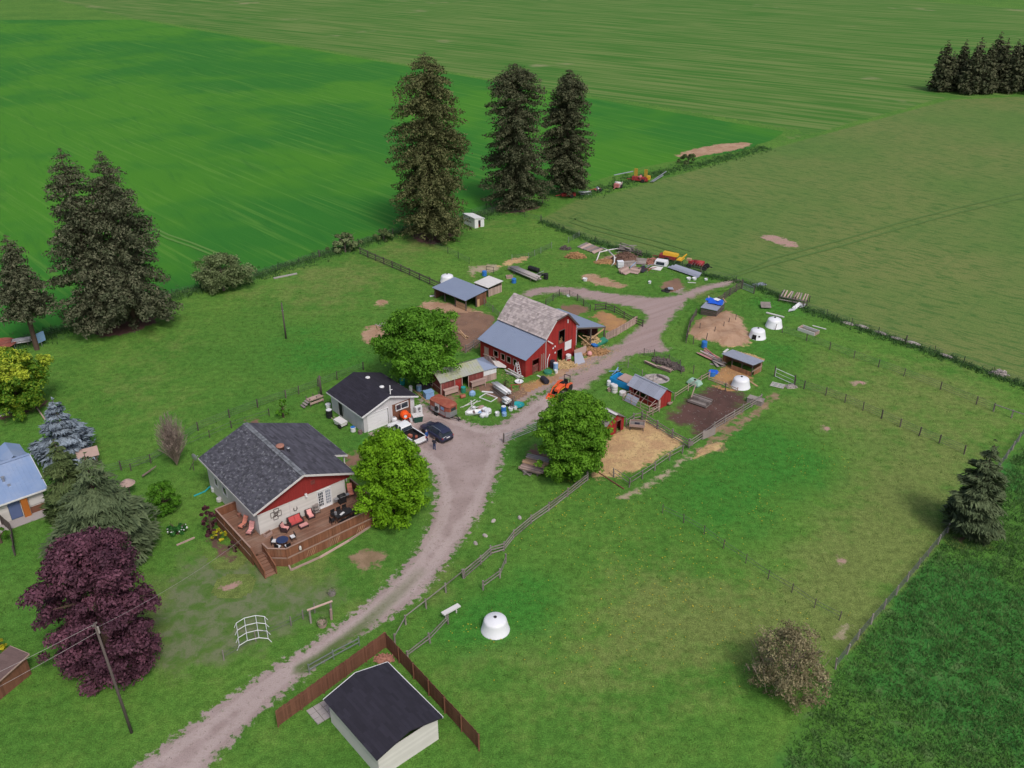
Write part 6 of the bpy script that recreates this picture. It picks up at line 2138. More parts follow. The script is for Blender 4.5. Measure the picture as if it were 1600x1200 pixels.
# orange tractor with loader, nose towards the lower left
tr = thing('tractor', 'orange compact tractor with a front loader bucket on the lane by the barn', 'tractor', (6.75, 106.6, 0), R(-124))
MB().bbox(-1.2, 1.4, -.22, .22, .45, .8, 0).build('chassis', M['black'], tr)
b = MB()
loft(b, [[(.05, -.33, .8), (.05, -.33, 1.25), (.05, -.2, 1.36), (.05, .2, 1.36), (.05, .33, 1.25), (.05, .33, .8)], [(1.1, -.31, .8), (1.1, -.31, 1.18), (1.1, -.19, 1.28), (1.1, .19, 1.28), (1.1, .31, 1.18), (1.1, .31, .8)], [(1.55, -.26, .8), (1.55, -.26, 1.08), (1.55, -.16, 1.15), (1.55, .16, 1.15), (1.55, .26, 1.08), (1.55, .26, .8)]])
b.build('hood', M['orange'], tr)
for s in (-1, 1):
    wheel(tr, -.75, s * .72, .62, .36, 'orange')
    wheel(tr, 1.15, s * .62, .38, .24, 'orange')
    MB().plate([(-1.3, s * .55, 1.15), (-.3, s * .55, 1.32), (-.3, s * .95, 1.32), (-1.3, s * .95, 1.15)] if s > 0 else [(-1.3, s * .95, 1.15), (-.3, s * .95, 1.32), (-.3, s * .55, 1.32), (-1.3, s * .55, 1.15)], .06, 0).plate([(-.3, s * .55, 1.32), (.0, s * .55, .9), (.0, s * .95, .9), (-.3, s * .95, 1.32)] if s > 0 else [(-.3, s * .95, 1.32), (.0, s * .95, .9), (.0, s * .55, .9), (-.3, s * .55, 1.32)], .06, 0).build('fender', M['orange'], tr)
    MB().beam((.25, s * .52, 1.0), (.25, s * .52, 1.55), .14, .14, 0).beam((.2, s * .52, 1.5), (1.5, s * .52, 1.25), .12, .16, 0).beam((1.45, s * .52, 1.3), (2.15, s * .52, .5), .12, .16, 0).build('loader_arm', M['orange'], tr)
    MB().tube([(.3, s * .6, 1.1), (1.4, s * .6, 1.1)], .045, 7).build('hydraulic_ram', M['yellow'], tr)
    MB().beam((-1.25, s * .45, .9), (-1.35, s * .45, 2.05), .07, .07, 0).build('roll_bar', M['black'], tr)
MB().beam((-1.35, -.45, 2.05), (-1.35, .45, 2.05), .07, .07, 0).build('roll_bar_top', M['black'], tr)
b = MB()
pr = [(2.15, .62), (2.05, .15), (2.35, .05), (2.85, .08)]
for i in range(3):
    (x0, z0), (x1, z1) = pr[i], pr[i + 1]
    b.beam((x0, 0, z0), (x1, 0, z1), 1.7, .05, 0)
for s in (-.85, .85):
    b.plate([(2.15, s, .62), (2.05, s, .15), (2.35, s, .05), (2.85, s, .08)], .04, 0)
b.build('bucket', M['orange'], tr)
seat = MB().bbox(-1.0, -.5, -.27, .27, 1.0, 1.12, 0).bbox(-1.1, -.98, -.27, .27, 1.05, 1.6, 0).build('seat', M['black'], tr)
MB().tube([(.05, 0, 1.3), (-.18, 0, 1.55)], .03, 6).lathe([(.17, -.02), (.2, 0), (.17, .02)], 14, (-.2, 0, 1.57), 0).build('steering_wheel', M['black'], tr)
MB().bbox(-1.5, -1.15, -.3, .3, .5, .85, 0).beam((-1.5, -.3, .5), (-2.0, -.35, .35), .06).beam((-1.5, .3, .5), (-2.0, .35, .35), .06).build('hitch', M['black'], tr)


# ------------------------------------------------------------------ two people
def person(label, loc, rz, top, legs, hair, arm=0.0, name='person'):
    """joints and radii of a standing body"""
    root = thing(name, label, 'person', loc, rz)
    V, E_, Rd = [], [], []
    def add(p, r, par=None):
        V.append(p)
        Rd.append(r)
        if par is not None:
            E_.append((par, len(V) - 1))
        return len(V) - 1
    pel = add((0, 0, .95), .15)
    bel = add((0, .0, 1.10), .14, pel)
    che = add((0, .01, 1.30), .165, bel)
    nck = add((0, .0, 1.48), .065, che)
    hd = add((0, -.02, 1.58), .085, nck)
    hd2 = add((0, -.02, 1.68), .09, hd)
    add((0, -.01, 1.74), .06, hd2)
    add((0, -.115, 1.61), .018, hd)
    for s in (-1, 1):
        add((s * .098, -.01, 1.62), .02, hd)
        hip = add((s * .10, 0, .88), .105, pel)
        kn = add((s * .12, -.02 * (1 + s), .50), .072, hip)
        an = add((s * .13, .02, .09), .05, kn)
        add((s * .14, -.15, .04), .045, an)
        sh = add((s * .20, 0, 1.40), .07, che)
        el = add((s * .26, .02, 1.13), .05, sh)
        wr = add((s * (.25 - arm * .12), -.08 - .2 * arm, .90 + .12 * arm), .035, el)
        pm = add((s * (.25 - arm * .14), -.11 - .24 * arm, .83 + .12 * arm), .034, wr)
        for k, ln in enumerate((.075, .085, .08, .062)):
            f1 = add((s * (.25 - arm * .14) + (k - 1.5) * .018, -.12 - .26 * arm, .79 + .12 * arm), .010, pm)
            add((s * (.25 - arm * .14) + (k - 1.5) * .02, -.135 - .28 * arm, .79 + .12 * arm - ln), .008, f1)
        th = add((s * (.25 - arm * .14) - s * .035, -.14 - .26 * arm, .82 + .12 * arm), .010, wr)
        add((s * (.25 - arm * .14) - s * .045, -.165 - .28 * arm, .78 + .12 * arm), .009, th)
    return root, V, E_, Rd


def finish_person(label, loc, rz, top, legs, hair, arm):
    """tubes round the same skeleton merged by a voxel remesh into one continuous body"""
    root, V, E_, Rd = person(label, loc, rz, top, legs, hair, arm)
    b = MB()
    for a, c in E_:
        pts = [lerp(V[a], V[c], t) for t in (0, .33, .67, 1)]
        b.tube(pts, [Rd[a] + (Rd[c] - Rd[a]) * t for t in (0, .33, .67, 1)], 10, 0)
    for p, r in zip(V, Rd):
        b.lathe([(0, -r), (r * .7, -r * .7), (r, 0), (r * .7, r * .7), (0, r)], 10, p, 0)
    o = b.build('body', M[top], root)
    md = o.modifiers.new('join', 'REMESH')
    md.mode = 'VOXEL'
    md.voxel_size = .013
    md.use_smooth_shade = True
    dg = bpy.context.evaluated_depsgraph_get()
    me = bpy.data.meshes.new_from_object(o.evaluated_get(dg))
    o.modifiers.clear()
    o.data = me
    me.materials.clear()
    for m in (top, legs, 'skin', 'black'):
        me.materials.append(M[m])
    co = np.empty(len(me.polygons) * 3)
    me.polygons.foreach_get("center", co)
    co = co.reshape(-1, 3)
    hand = (co[:, 2] < .93 + .12 * arm) & (co[:, 2] > .6) & (np.abs(co[:, 0]) > (.165 if not arm else .09)) & ((co[:, 1] < -.05 - .15 * arm) | (np.abs(co[:, 0]) > .2))
    idx = np.where(co[:, 2] > 1.47, 2, np.where(hand, 2, np.where(co[:, 2] < .10, 3, np.where(co[:, 2] < .97, 1, 0))))
    me.polygons.foreach_set("material_index", idx.astype(np.int32))
    MB().lathe([(.098, -.03), (.108, .03), (.095, .09), (.05, .125), (0, .13)], 12, (0, .008, 1.66), 0).build('hair', M[hair], root, True)
    MB().box((-.035, -.108, 1.645), (.022, .012, .012)).box((.035, -.108, 1.645), (.022, .012, .012)).box((0, -.098, 1.555), (.045, .012, .010)).build('face', M['darkcloth'], root)
    return root


finish_person('person in a blue jacket standing between the pickup tailgate and the SUV', (-10.45, 93.75, 0), R(60), 'jacket', 'jeans', 'grey_hair', .6)
pb = finish_person('person in dark clothes standing behind the SUV with a pale cloth over one arm', (-9.37, 91.95, 0), R(150), 'darkcloth', 'jeans', 'hair', .8)
cl = MB()
for k in range(5):
    cl.plate([(.13, -.34 + .05 * k, 1.02 + .01 * k), (.28, -.30 + .05 * k, 1.02), (.33, -.28 + .05 * k, .62 + .03 * k), (.16, -.34 + .05 * k, .60)], .02)
c_ = cl.build('pale_cloth', M['pipe_white'], None, loc=(-9.37, 91.95, 0), rz=R(150))
tag(c_, 'pale cloth hanging over the arm of the person in dark clothes', 'cloth')

# ------------------------------------------------------------------ white dome hutches
def make_dome(label, px, rz, sc=1.0):
    t = thing('dome_hutch', label, 'hutch', G(*px), rz, 'white dome hutches')
    t.scale = (sc,) * 3
    MB().lathe([(1.33, 0), (1.33, .06), (1.28, .10), (1.08, 1.02), (1.05, 1.16), (.97, 1.27), (.80, 1.35), (.40, 1.47), (.12, 1.52)], 28, r=0).build('shell', M['dome'], t, True)
    MB().lathe([(.15, 1.50), (.15, 1.58), (.09, 1.63), (0, 1.64)], 12, r=0).build('vent_cap', M['black'], t, True)
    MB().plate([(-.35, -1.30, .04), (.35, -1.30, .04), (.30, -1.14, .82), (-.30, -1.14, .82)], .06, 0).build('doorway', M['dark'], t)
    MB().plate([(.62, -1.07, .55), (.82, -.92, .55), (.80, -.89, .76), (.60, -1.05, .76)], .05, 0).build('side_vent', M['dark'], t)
    return t


d0 = make_dome('lone white dome hutch on the open grass of the lower paddock', (774, 984), R(170))
for px, rz, lb in (((1157, 604), R(160), 'white dome hutch standing in front of the plywood field shelter'), ((1183, 527), R(-38), 'white dome hutch with a dark doorway, touching the right rim of the straw circle'),
                   ((1209, 510), R(150), 'white dome hutch beside a white plank, farthest right of the domes'), ((699, 441), R(120), 'white dome hutch half hidden behind the blue-roofed animal shed')):
    dup(d0, G(*px), rz, lb)
b = MB().beam((0, 0, 0), (.1, -.1, 1.1), .07)
tag(b.build('leaning_post', M['dark_wood'], loc=G(1211, 516)), 'short dark post standing against the farthest right dome hutch', 'post')

# ------------------------------------------------------------------ deck furniture
HC, HS = math.cos(R(39.89)), math.sin(R(39.89))


def DK(x, y, z=DZ + .012):
    return (-25.85 + HC * x - HS * y, 74.03 + HS * x + HC * y, z)


def lounge(name, label, cat, x, y, w, face, cush='cushion', back=True, arms=True, d=.72, group=None):
    """wicker seat with cushions; faces its own -y"""
    t = thing(name, label, cat, DK(x, y), R(39.89) + face, group)
    b = MB().bbox(-w / 2, w / 2, -d / 2, d / 2, .10, .30, 0)
    for sx in (-1, 1):
        for sy in (-1, 1):
            b.box((sx * (w / 2 - .05), sy * (d / 2 - .05), .06), (.07, .07, .12), 0, 0)
        if arms:
            b.bbox(sx * (w / 2 - .06) - .06, sx * (w / 2 - .06) + .06, -d / 2, d / 2, .3, .58, 0)
    if back:
        b.plate([(-w / 2, d / 2 - .12, .25), (w / 2, d / 2 - .12, .25), (w / 2, d / 2 + .06, .88), (-w / 2, d / 2 + .06, .88)], .08, 0)
    b.build('frame', M['wicker'], t)
    n = 2 if w > 1.2 else 1
    iw = (w - (.26 if arms else .06)) / n
    for k in range(n):
        cx = -w / 2 + (.13 if arms else .03) + iw * (k + .5)
        MB().bbox(cx - iw / 2 + .01, cx + iw / 2 - .01, -d / 2 + .02, d / 2 - .16, .3, .43).build('seat_cushion', M[cush], t)
        if back:
            MB().plate([(cx - iw / 2 + .02, d / 2 - .22, .42), (cx + iw / 2 - .02, d / 2 - .22, .42), (cx + iw / 2 - .02, d / 2 - .06, .90), (cx - iw / 2 + .02, d / 2 - .06, .90)], .1).build('back_cushion', M[cush], t)
    return t


lounge('patio_sofa', 'wicker patio sofa with red cushions against the cream wall', 'sofa', 3.65, -.75, 1.55, 0)
lounge('ottoman', 'wicker ottoman with a red patterned cushion in front of the red sofa', 'ottoman', 4.0, -1.75, .95, 0, 'cushion_pink', False, False, .6)
lounge('patio_armchair', 'wicker patio armchair with pink cushions, left of the red sofa', 'armchair', 2.25, -1.1, .8, R(38), 'cushion_pink')
lounge('patio_armchair', 'wicker patio armchair with pink cushions, right of the red sofa', 'armchair', 5.35, -.75, .8, R(-4), 'cushion_pink')


def recliner(label, x, y, face, cush):
    t = thing('recliner_chair', label, 'chair', DK(x, y), R(39.89) + face, 'padded recliner chairs')
    b = MB()
    for s in (-1, 1):
        b.beam((s * .3, -.4, 0), (s * .3, .25, .5), .05).beam((s * .3, .4, 0), (s * .3, -.3, .5), .05).beam((s * .32, -.35, .52), (s * .32, .3, .55), .07, .04)
    b.build('frame', M['dark_wood'], t)
    pads = [((-.45, .36), (-.15, .36)), ((-.14, .36), (.16, .36)), ((.17, .38), (.30, .64)), ((.31, .66), (.45, .92)), ((.46, .94), (.58, 1.15))]
    for (y0, z0), (y1, z1) in pads:
        MB().plate([(-.27, y0, z0 + .06), (.27, y0, z0 + .06), (.27, y1, z1 + .06), (-.27, y1, z1 + .06)], .1).build('pad', M[cush], t)
    return t


recliner('coral padded recliner on the left wing of the deck, nearer the hedge end', -.85, 2.2, R(-70), 'cushion_coral')
recliner('pink padded recliner at the left house corner of the deck', -.72, .75, R(-55), 'cushion_pink')
recliner('coral padded recliner by the lime maple, right of the barbecue', 10.75, .1, R(-20), 'cushion_coral')


def garden_chair(label, x, y, face, cush=True, grp='dark metal garden chairs'):
    t = thing('garden_chair', label, 'chair', DK(x, y), R(39.89) + face, grp)
    for sx in (-1, 1):
        for sy in (-1, 1):
            MB().beam((sx * .22, sy * .22, 0), (sx * .22, sy * .22, .42 if sy < 0 else .88), .04).build('leg', M['black'], t)
    MB().bbox(-.25, .25, -.25, .25, .40, .44, 0).build('seat', M['black'], t)
    MB().bbox(-.24, .24, .2, .24, .5, .88, 0).build('backrest', M['black'], t)
    if cush:
        MB().bbox(-.24, .24, -.24, .18, .44, .53, 0).build('seat_cushion', M['pipe_white'], t)
    return t


rt_ = thing('garden_table', 'round dark glass table with white-cushioned chairs near the deck steps', 'table', DK(.95, -3.1))
MB().lathe([(0, .70), (.60, .70), (.62, .715), (.60, .73), (0, .73)], 22, r=0).build('tabletop', mat('navy_glass_top', (.03, .05, .12), .25, .05, 2), rt_)
for k in range(4):
    a_ = k * math.pi / 2 + .5
    MB().beam((math.cos(a_) * .4, math.sin(a_) * .4, 0), (math.cos(a_) * .35, math.sin(a_) * .35, .7), .045).build('leg', M['black'], rt_)
for x, y, f, lb in ((.35, -2.45, R(40), 'dark garden chair with a white cushion, on the house side of the round table'), (.2, -3.55, R(120), 'dark garden chair with a white cushion, by the steps side of the round table'),
                    (1.05, -4.05, R(178), 'dark garden chair with a white cushion, squeezed between the round table and the railing'), (2.15, -3.0, R(-95), 'dark garden chair with a white cushion, right of the round table')):
    garden_chair(lb, x, y, f)
dt = thing('dining_table', 'long dark outdoor dining table with clutter at the right end of the deck', 'table', DK(8.0, -3.1), R(39.89))
MB().bbox(-1.0, 1.0, -.5, .5, .70, .74, 0).build('tabletop', M['black'], dt)
for sx in (-1, 1):
    for sy in (-1, 1):
        MB().box((sx * .9, sy * .4, .35), (.06, .06, .7), 0, 0).build('leg', M['black'], dt)
for x, y, f in ((7.3, -2.25, 0), (8.0, -2.25, 0), (8.7, -2.25, 0), (7.3, -3.95, R(180)), (8.0, -3.95, R(180)), (8.7, -3.95, R(180)), (6.65, -3.1, R(90)), (9.4, -3.1, R(-90))):
    s_ = 'house side' if y > -3 else ('railing side' if y < -3.5 else ('sofa end' if x < 8 else 'maple end'))
    p_ = {7.3: 'first', 8.0: 'middle', 8.7: 'last'}.get(x, 'single')
    garden_chair(f'black garden chair at the long dark table, {p_} on the {s_}', x, y, f, False, 'black chairs at the dining table')
tag(MB().bbox(-.3, .3, -.12, .12, 0, .05).build('tray', M['pipe_white'], loc=DK(7.8, -3.2, DZ + .76), rz=R(60)), 'white tray lying on the long dark dining table', 'tray')
tag(MB().bbox(-.12, .12, -.12, .12, 0, .35).build('cooler', M['steel'], loc=DK(7.2, -2.9, DZ + .76), rz=R(30)), 'grey box standing on the sofa end of the dark dining table', 'box')
gl = thing('barbecue_grill', 'dark gas barbecue with side shelves right of the french doors', 'barbecue', DK(9.3, -.55), R(39.89))
MB().bbox(-.4, .4, -.25, .25, .1, .8, 0).build('cabinet', M['black'], gl)
MB().lathe([(.30, -.4), (.30, .4)], 14, (0, 0, .85), 0, axis='x').build('lid', M['black'], gl, True)
for s in (-1, 1):
    MB().bbox(s * .65 - .24, s * .65 + .24, -.22, .22, .8, .84, 0).build('side_shelf', M['steel'], gl)
    for y_ in (-.2, .2):
        MB().tube([(s * .36, y_, 0), (s * .36, y_, .15)], .05, 8).build('caster', M['tyre'], gl)
MB().tube([(-.35, -.33, .95), (.35, -.33, .95)], .025, 6).build('handle', M['chrome'], gl)
rk = thing('metal_rack', 'thin dark metal plant rack left of the french doors', 'rack', DK(6.25, -.5), R(39.89))
b = MB()
for sx in (-.3, .3):
    for sy in (-.2, .2):
        b.box((sx, sy, .55), (.03, .03, 1.1), 0, 0)
b.build('frame', M['dark_wood'], rk)
for z in (.2, .6, 1.05):
    MB().bbox(-.29, .29, -.19, .19, z, z + .025, 0).build('shelf', M['grey_wood'], rk)
pt = thing('planter_box', 'pale wooden planter box at the left front corner of the house wall', 'planter', DK(.55, -.6), R(39.89 + 15))
b = MB()
for s in (-1, 1):
    b.bbox(-.4, .4, s * .2 - .02, s * .2 + .02, 0, .35).bbox(s * .4 - .02, s * .4 + .02, -.2, .2, 0, .35)
b.build('box', M['pink_wood'], pt)
MB().bbox(-.37, .37, -.17, .17, .05, .3, 0).build('soil', M['soilheap'], pt)
fp = thing('flower_pot', 'brown flower pot on the left wing of the deck beside the house', 'pot', DK(-.3, 4.3))
MB().lathe([(.14, 0), (.2, .32), (.22, .34), (.18, .34), (.16, .28), (0, .28)], 12, r=0).build('pot', M['brick'], fp)
wa = thing('wall_art', 'cluster of overlapping dark picture frames on the cream gable wall', 'wall decoration', DK(1.95, -.075, 2.8), R(39.89))
for x, z, w, h in ((-.35, .05, .5, .62), (.05, .35, .55, .55), (.32, -.05, .5, .62), (-.08, -.38, .5, .5), (-.02, .0, .4, .4)):
    b = MB()
    for s in (-1, 1):
        b.bbox(x + s * w / 2 - .02, x + s * w / 2 + .02, -.03, .0, z - h / 2, z + h / 2, 0).bbox(x - w / 2, x + w / 2, -.032, -.001, z + s * h / 2 - .02, z + s * h / 2 + .02, 0)
    b.build('frame', M['dark_wood'], wa)
hsn = thing('wall_horseshoe', 'small dark horseshoe-shaped ornament on the cream wall above the sofa', 'wall decoration', DK(4.1, -.075, 2.45), R(39.89))
MB().tube([(-.16, -.03, .2), (-.2, -.03, -.05), (-.08, -.03, -.2), (.08, -.03, -.2), (.2, -.03, -.05), (.16, -.03, .2)], .035, 6).build('bar', M['black'], hsn)
lan = thing('hanging_lantern', 'pale lantern hanging on the outside of the deck railing', 'lantern', DK(1.75, -5.28, 0), R(39.89))
MB().lathe([(.1, 1.5), (.13, 1.55), (.13, 1.85), (.05, 1.98), (0, 2.0)], 10, (0, -.08, 0), 0).build('body', M['offwhite'], lan)
MB().tube([(0, .06, 2.1), (0, -.08, 2.08), (0, -.08, 1.98)], .015, 5).build('hook', M['black'], lan)

# ------------------------------------------------------------------ small farm things
def solo(name, label, cat, b, m, loc, rz=0.0, group=None, smooth=False, kind=None):
    return tag(b.build(name, M[m], None, smooth, None, loc, rz), label, cat, group)


def barrel(label, px, m='blue', r=.29, h=.88, lid=None, name='barrel', lying=False, rz=0):
    t = thing(name, label, 'barrel', G(*px), rz)
    b = MB()
    prof = [(r * .93, 0), (r, .06 * h), (r, .32 * h), (r * .96, .34 * h), (r, .36 * h), (r, .64 * h), (r * .96, .66 * h), (r, .68 * h), (r, .94 * h), (r * .93, h), (0, h)]
    if lying:
        b.lathe(prof, 14, (-h / 2, 0, r), 0, axis='x')
    else:
        b.lathe(prof, 14, r=0)
    b.build('drum', M[m], t, True)
    c = MB()
    if lying:
        c.lathe([(r * .8, h / 2 + .005), (r * .8, h / 2 + .02), (0, h / 2 + .02)], 14, (0, 0, r), 0, axis='x')
    else:
        c.lathe([(r * .9, h + .003), (r * .9, h + .03), (0, h + .035)], 14, r=0)
    c.build('lid', M[lid or m], t)
    return t


def bucket(label, px, m='pipe_white', r=.2, h=.36, inner='dark', name='bucket', cat='bucket'):
    t = thing(name, label, cat, G(*px))
    MB().lathe([(r * .82, 0), (r, h), (r * 1.06, h), (r * 1.06, h - .03), (r * .9, h - .03), (r * .86, h * .7), (0, h * .7)], 14, r=0).build('pail', M[m], t)
    MB().tube([(-r, 0, h - .02), (-r * .6, .12, h + .12), (r * .6, .12, h + .12), (r, 0, h - .02)], .012, 5).build('handle', M['steel'], t)
    return t


def board(name, label, px, L, W, rz, m='pink_wood', th=.05, tilt=0.0, z=.03, cat='board', planks=1):
    t = thing(name, label, cat, G(*px), rz)
    for k in range(planks):
        y0, y1 = -W / 2 + W * k / planks + .005, -W / 2 + W * (k + 1) / planks - .005
        MB().plate([(-L / 2, y0, z + th), (L / 2, y0, z + th + tilt * .0), (L / 2, y1, z + th + tilt * (k + 1) / planks), (-L / 2, y1, z + th + tilt * (k + 1) / planks)], th).build('plank' if planks > 1 else 'panel', M[m], t)
    return t


def lumber(label, a, c, n=10, W=1.0, H=.4, m='pink_wood', mess=.12, name='lumber_pile', cat='lumber', w=(.1, .22), mats=None):
    """stack of long boards between two spots; each board is a part"""
    (x, y, z), rz, L = seg(a, c)
    t = thing(name, label, cat, (x, y, 0), rz)
    for i in range(n):
        ww = random.uniform(*w)
        l = L * random.uniform(.72, 1.0)
        yy, zz = random.uniform(-W / 2, W / 2), .04 + H * (i / max(1, n - 1)) * (1 - 0)
        a_ = random.gauss(0, mess)
        MB().box((random.uniform(-.06, .06) * L, yy, zz), (l, ww, .05), a_).build('board', M[random.choice(mats) if mats else m], t)
    return t


def pipes(label, a, c, n=10, r=.09, W=1.0, rows=3, m='pipe_white', name='pipe_stack', cat='pipes', ends=True):
    (x, y, z), rz, L = seg(a, c)
    t = thing(name, label, cat, (x, y, 0), rz)
    for i in range(n):
        k = i % max(1, n // rows)
        row = i // max(1, n // rows)
        yy = -W / 2 + W * (k + .5 + .5 * (row % 2)) / max(1, n // rows)
        l = L * random.uniform(.85, 1.0)
        o = random.uniform(-.06, .06) * L
        MB().tube([(o - l / 2, yy, .45 + r + row * r * 1.8), (o + l / 2, yy + random.uniform(-.06, .06), .45 + r + row * r * 1.8)], r, 8).build('pipe', M[m], t, True)
    for xx in (-L * .3, L * .3):
        MB().bbox(xx - .05, xx + .05, -W / 2 - .1, W / 2 + .1, .3, .44).bbox(xx - .05, xx + .05, -W / 2 - .1, -W / 2, 0, .3).bbox(xx - .05, xx + .05, W / 2, W / 2 + .1, 0, .3).build('trestle', M['dark_wood'], t)
    return t


def heap(name, label, cat, px, rx, ry, h, m, n=420, size=.2, rz=0.0, flat=False):
    """low mound of countless loose pieces"""
    b = MB()
    for i in range(n):
        a, q = random.uniform(0, 6.3), random.random() ** .5
        x, y = math.cos(a) * rx * q, math.sin(a) * ry * q
        z = h * (1 - q ** 1.6) + random.uniform(-.02, .06)
        d = np.array([random.gauss(0, 1), random.gauss(0, 1), random.gauss(0, .3)])
        d = d / np.linalg.norm(d) * size * random.uniform(.5, 1.2)
        b.beam((x, y, max(.02, z)), (x + d[0], y + d[1], max(.02, z + d[2])), size * .45, size * .3)
    core = [(rx * .95, .0), (rx * .75, h * .45), (rx * .4, h * .8), (0, h * .95)]
    b.lathe(core, 14, r=0, sx=1, sy=ry / rx)
    o = b.build(name, M[m], None, loc=G(*px), rz=rz)
    return tag(o, label, cat)


# round the garage
barrel('black ribbed rain barrel at the left back corner of the garage', (515, 652), 'black', .42, 1.1, 'pipe_white')
bucket('white tub sitting behind the black rain barrel', (513, 637), 'pipe_white', .35, .55)
st = thing('step_platform', 'grey wooden steps with a small platform by the pasture fence left of the garage', 'steps', G(492, 630), R(41))
for k in range(3):
    MB().bbox(-1.3 - .3 * k, -1.0 - .3 * k, -.5, .5, .62 - .22 * k, .67 - .22 * k).build('step', M['grey_wood'], st)
for k in range(5):
    MB().bbox(-1.0 + .42 * k, -.6 + .42 * k, -.5, .5, .78, .83).build('plank', M['pink_wood'], st)
for x in (-.9, .1, 1.0):
    for y in (-.5, .5):
        MB().box((x, y, .6), (.1, .1, 1.2)).build('post', M['dark_wood'], st)
MB().bbox(-.95, 1.05, -.56, -.52, .9, 1.05).bbox(-.95, 1.05, -.56, -.52, .3, .6).build('side_board', M['pink_wood'], st)
ct_ = thing('covered_cart', 'white-covered cart with a black wheel on the lawn beside the garage', 'cart', G(533, 666), R(-40))
MB().bbox(-.7, .7, -.45, .45, .35, .7, 0).plate([(-.8, -.5, .95), (.7, -.5, .8), (.75, .5, .82), (-.75, .5, 1.0)], .28, 0).build('cover', M['roof_pale'], ct_)
for s in (-1, 1):
    wheel(ct_, .35, s * .5, .32, .18, 'steel')
MB().beam((-.7, -.25, .6), (-1.6, -.2, .75), .05).beam((-.7, .25, .6), (-1.6, .2, .75), .05).build('handles', M['pink_wood'], ct_)
barrel('white and blue drum on the lawn left of the garage door', (552, 674), 'pipe_white', .33, .62, 'blue')
barrel('small brown wooden tub at the front left corner of the garage', (563, 678), 'leather', .3, .45)
mx = thing('cement_mixer', 'bright orange cement mixer standing in front of the brown garage panel', 'cement mixer', G(633, 659), R(20))
MB().lathe([(.2, .6), (.56, .35), (.62, .0), (.42, -.42), (.34, -.5), (.30, -.48), (.2, -.2), (0, -.1)], 16, (0, 0, 1.0), 0, axis='y').build('drum', M['orange2'], mx, True)
MB().lathe([(.0, -.4), (.2, -.42), (.22, -.3), (0, -.3)], 12, (0, 0, 1.0), 0, axis='y').build('drum_mouth', M['pipe_white'], mx)
for sx, sy in ((-1, -1), (1, -1), (0, 1)):
    MB().beam((sx * .55, sy * .5, 0), (sx * .3, sy * .2, .75), .07).build('leg', M['mred'], mx)
MB().box((.62, 0, .8), (.3, .35, .4)).build('motor', M['orange2'], mx)
MB().tube([(-.62, 0, .9), (-.72, 0, 1.25)], .03, 6).build('handle', M['black'], mx)
ac = thing('air_conditioner', 'pale boxed heat-pump unit against the right corner of the garage', 'heat pump', G(654, 648), R(41))
MB().bbox(-.48, .48, -.22, .22, .12, 1.3, 0).build('casing', M['pipe_white'], ac)
for z in (.42, .98):
    MB().lathe([(.24, -.235), (.20, -.245), (.18, -.235), (0, -.235)], 14, (0, 0, z), 0, axis='y').build('fan_grille', M['steel'], ac)
MB().bbox(-.4, -.3, -.2, .2, 0, .12).bbox(.3, .4, -.2, .2, 0, .12).build('feet', M['black'], ac)
gb = thing('storage_bin', 'dark green storage bin with a pale lid right of the orange mixer', 'bin', G(653, 659), R(20))
loft(MB(), [[(-.5, -.35, 0), (.5, -.35, 0), (.5, .35, 0), (-.5, .35, 0)], [(-.62, -.45, .95), (.62, -.45, .95), (.62, .45, .95), (-.62, .45, .95)]]).build('box', M['green_dk'], gb)
MB().bbox(-.68, .68, -.5, .5, .96, 1.06, 0).bbox(-.2, .25, -.1, .2, 1.06, 1.12, 0).build('lid', M['roof_pale'], gb)
bucket('white bucket between the orange mixer and the green bin', (643, 659), 'pipe_white', .28, .6)
bx = thing('gas_tank', 'white gas tank left of the orange mixer behind the pickup', 'tank', G(617, 664))
MB().lathe([(.28, .05), (.33, .12), (.33, .95), (.22, 1.1), (.08, 1.14)], 14, r=0).build('cylinder', M['pipe_white'], bx, True)
MB().lathe([(.13, 1.1), (.13, 1.24), (0, 1.25)], 10, r=0).build('valve_collar', M['steel'], bx)
barrel('dark green drum between the white gas tank and the mixer', (623, 664), 'green_dk', .28, .6)
barrel('teal drum under the maple behind the garage', (629, 601), 'teal', .35, .85)
bucket('white-topped canister on the grass right of the garage roof', (642, 613), 'pipe_white', .25, .9, name='canister', cat='canister')
barrel('pale blue drum in the shade between maple and red shed', (655, 611), 'blue_pale', .36, .9, 'pipe_white')
solo('blue_crate', 'pale blue square crate by the window end of the long red shed', 'crate', MB().bbox(-.6, .6, -.45, .45, 0, 1.0, 0).bbox(-.64, .64, -.49, .49, 1.0, 1.08, 0), 'blue_pale', G(670, 622), R(30))
solo('dark_tarp_pile', 'dark purple-grey covered pile under the maple by the red shed', 'covered pile', MB().lathe([(1.0, 0), (.95, .4), (.6, .8), (0, .95)], 9, r=0, sx=1.1, sy=.8), 'darkcloth', G(661, 606), .4)
lumber('few pale boards lying in the grass right of the garage', (652, 608), (668, 632), 3, .5, .06, 'tan_wood')

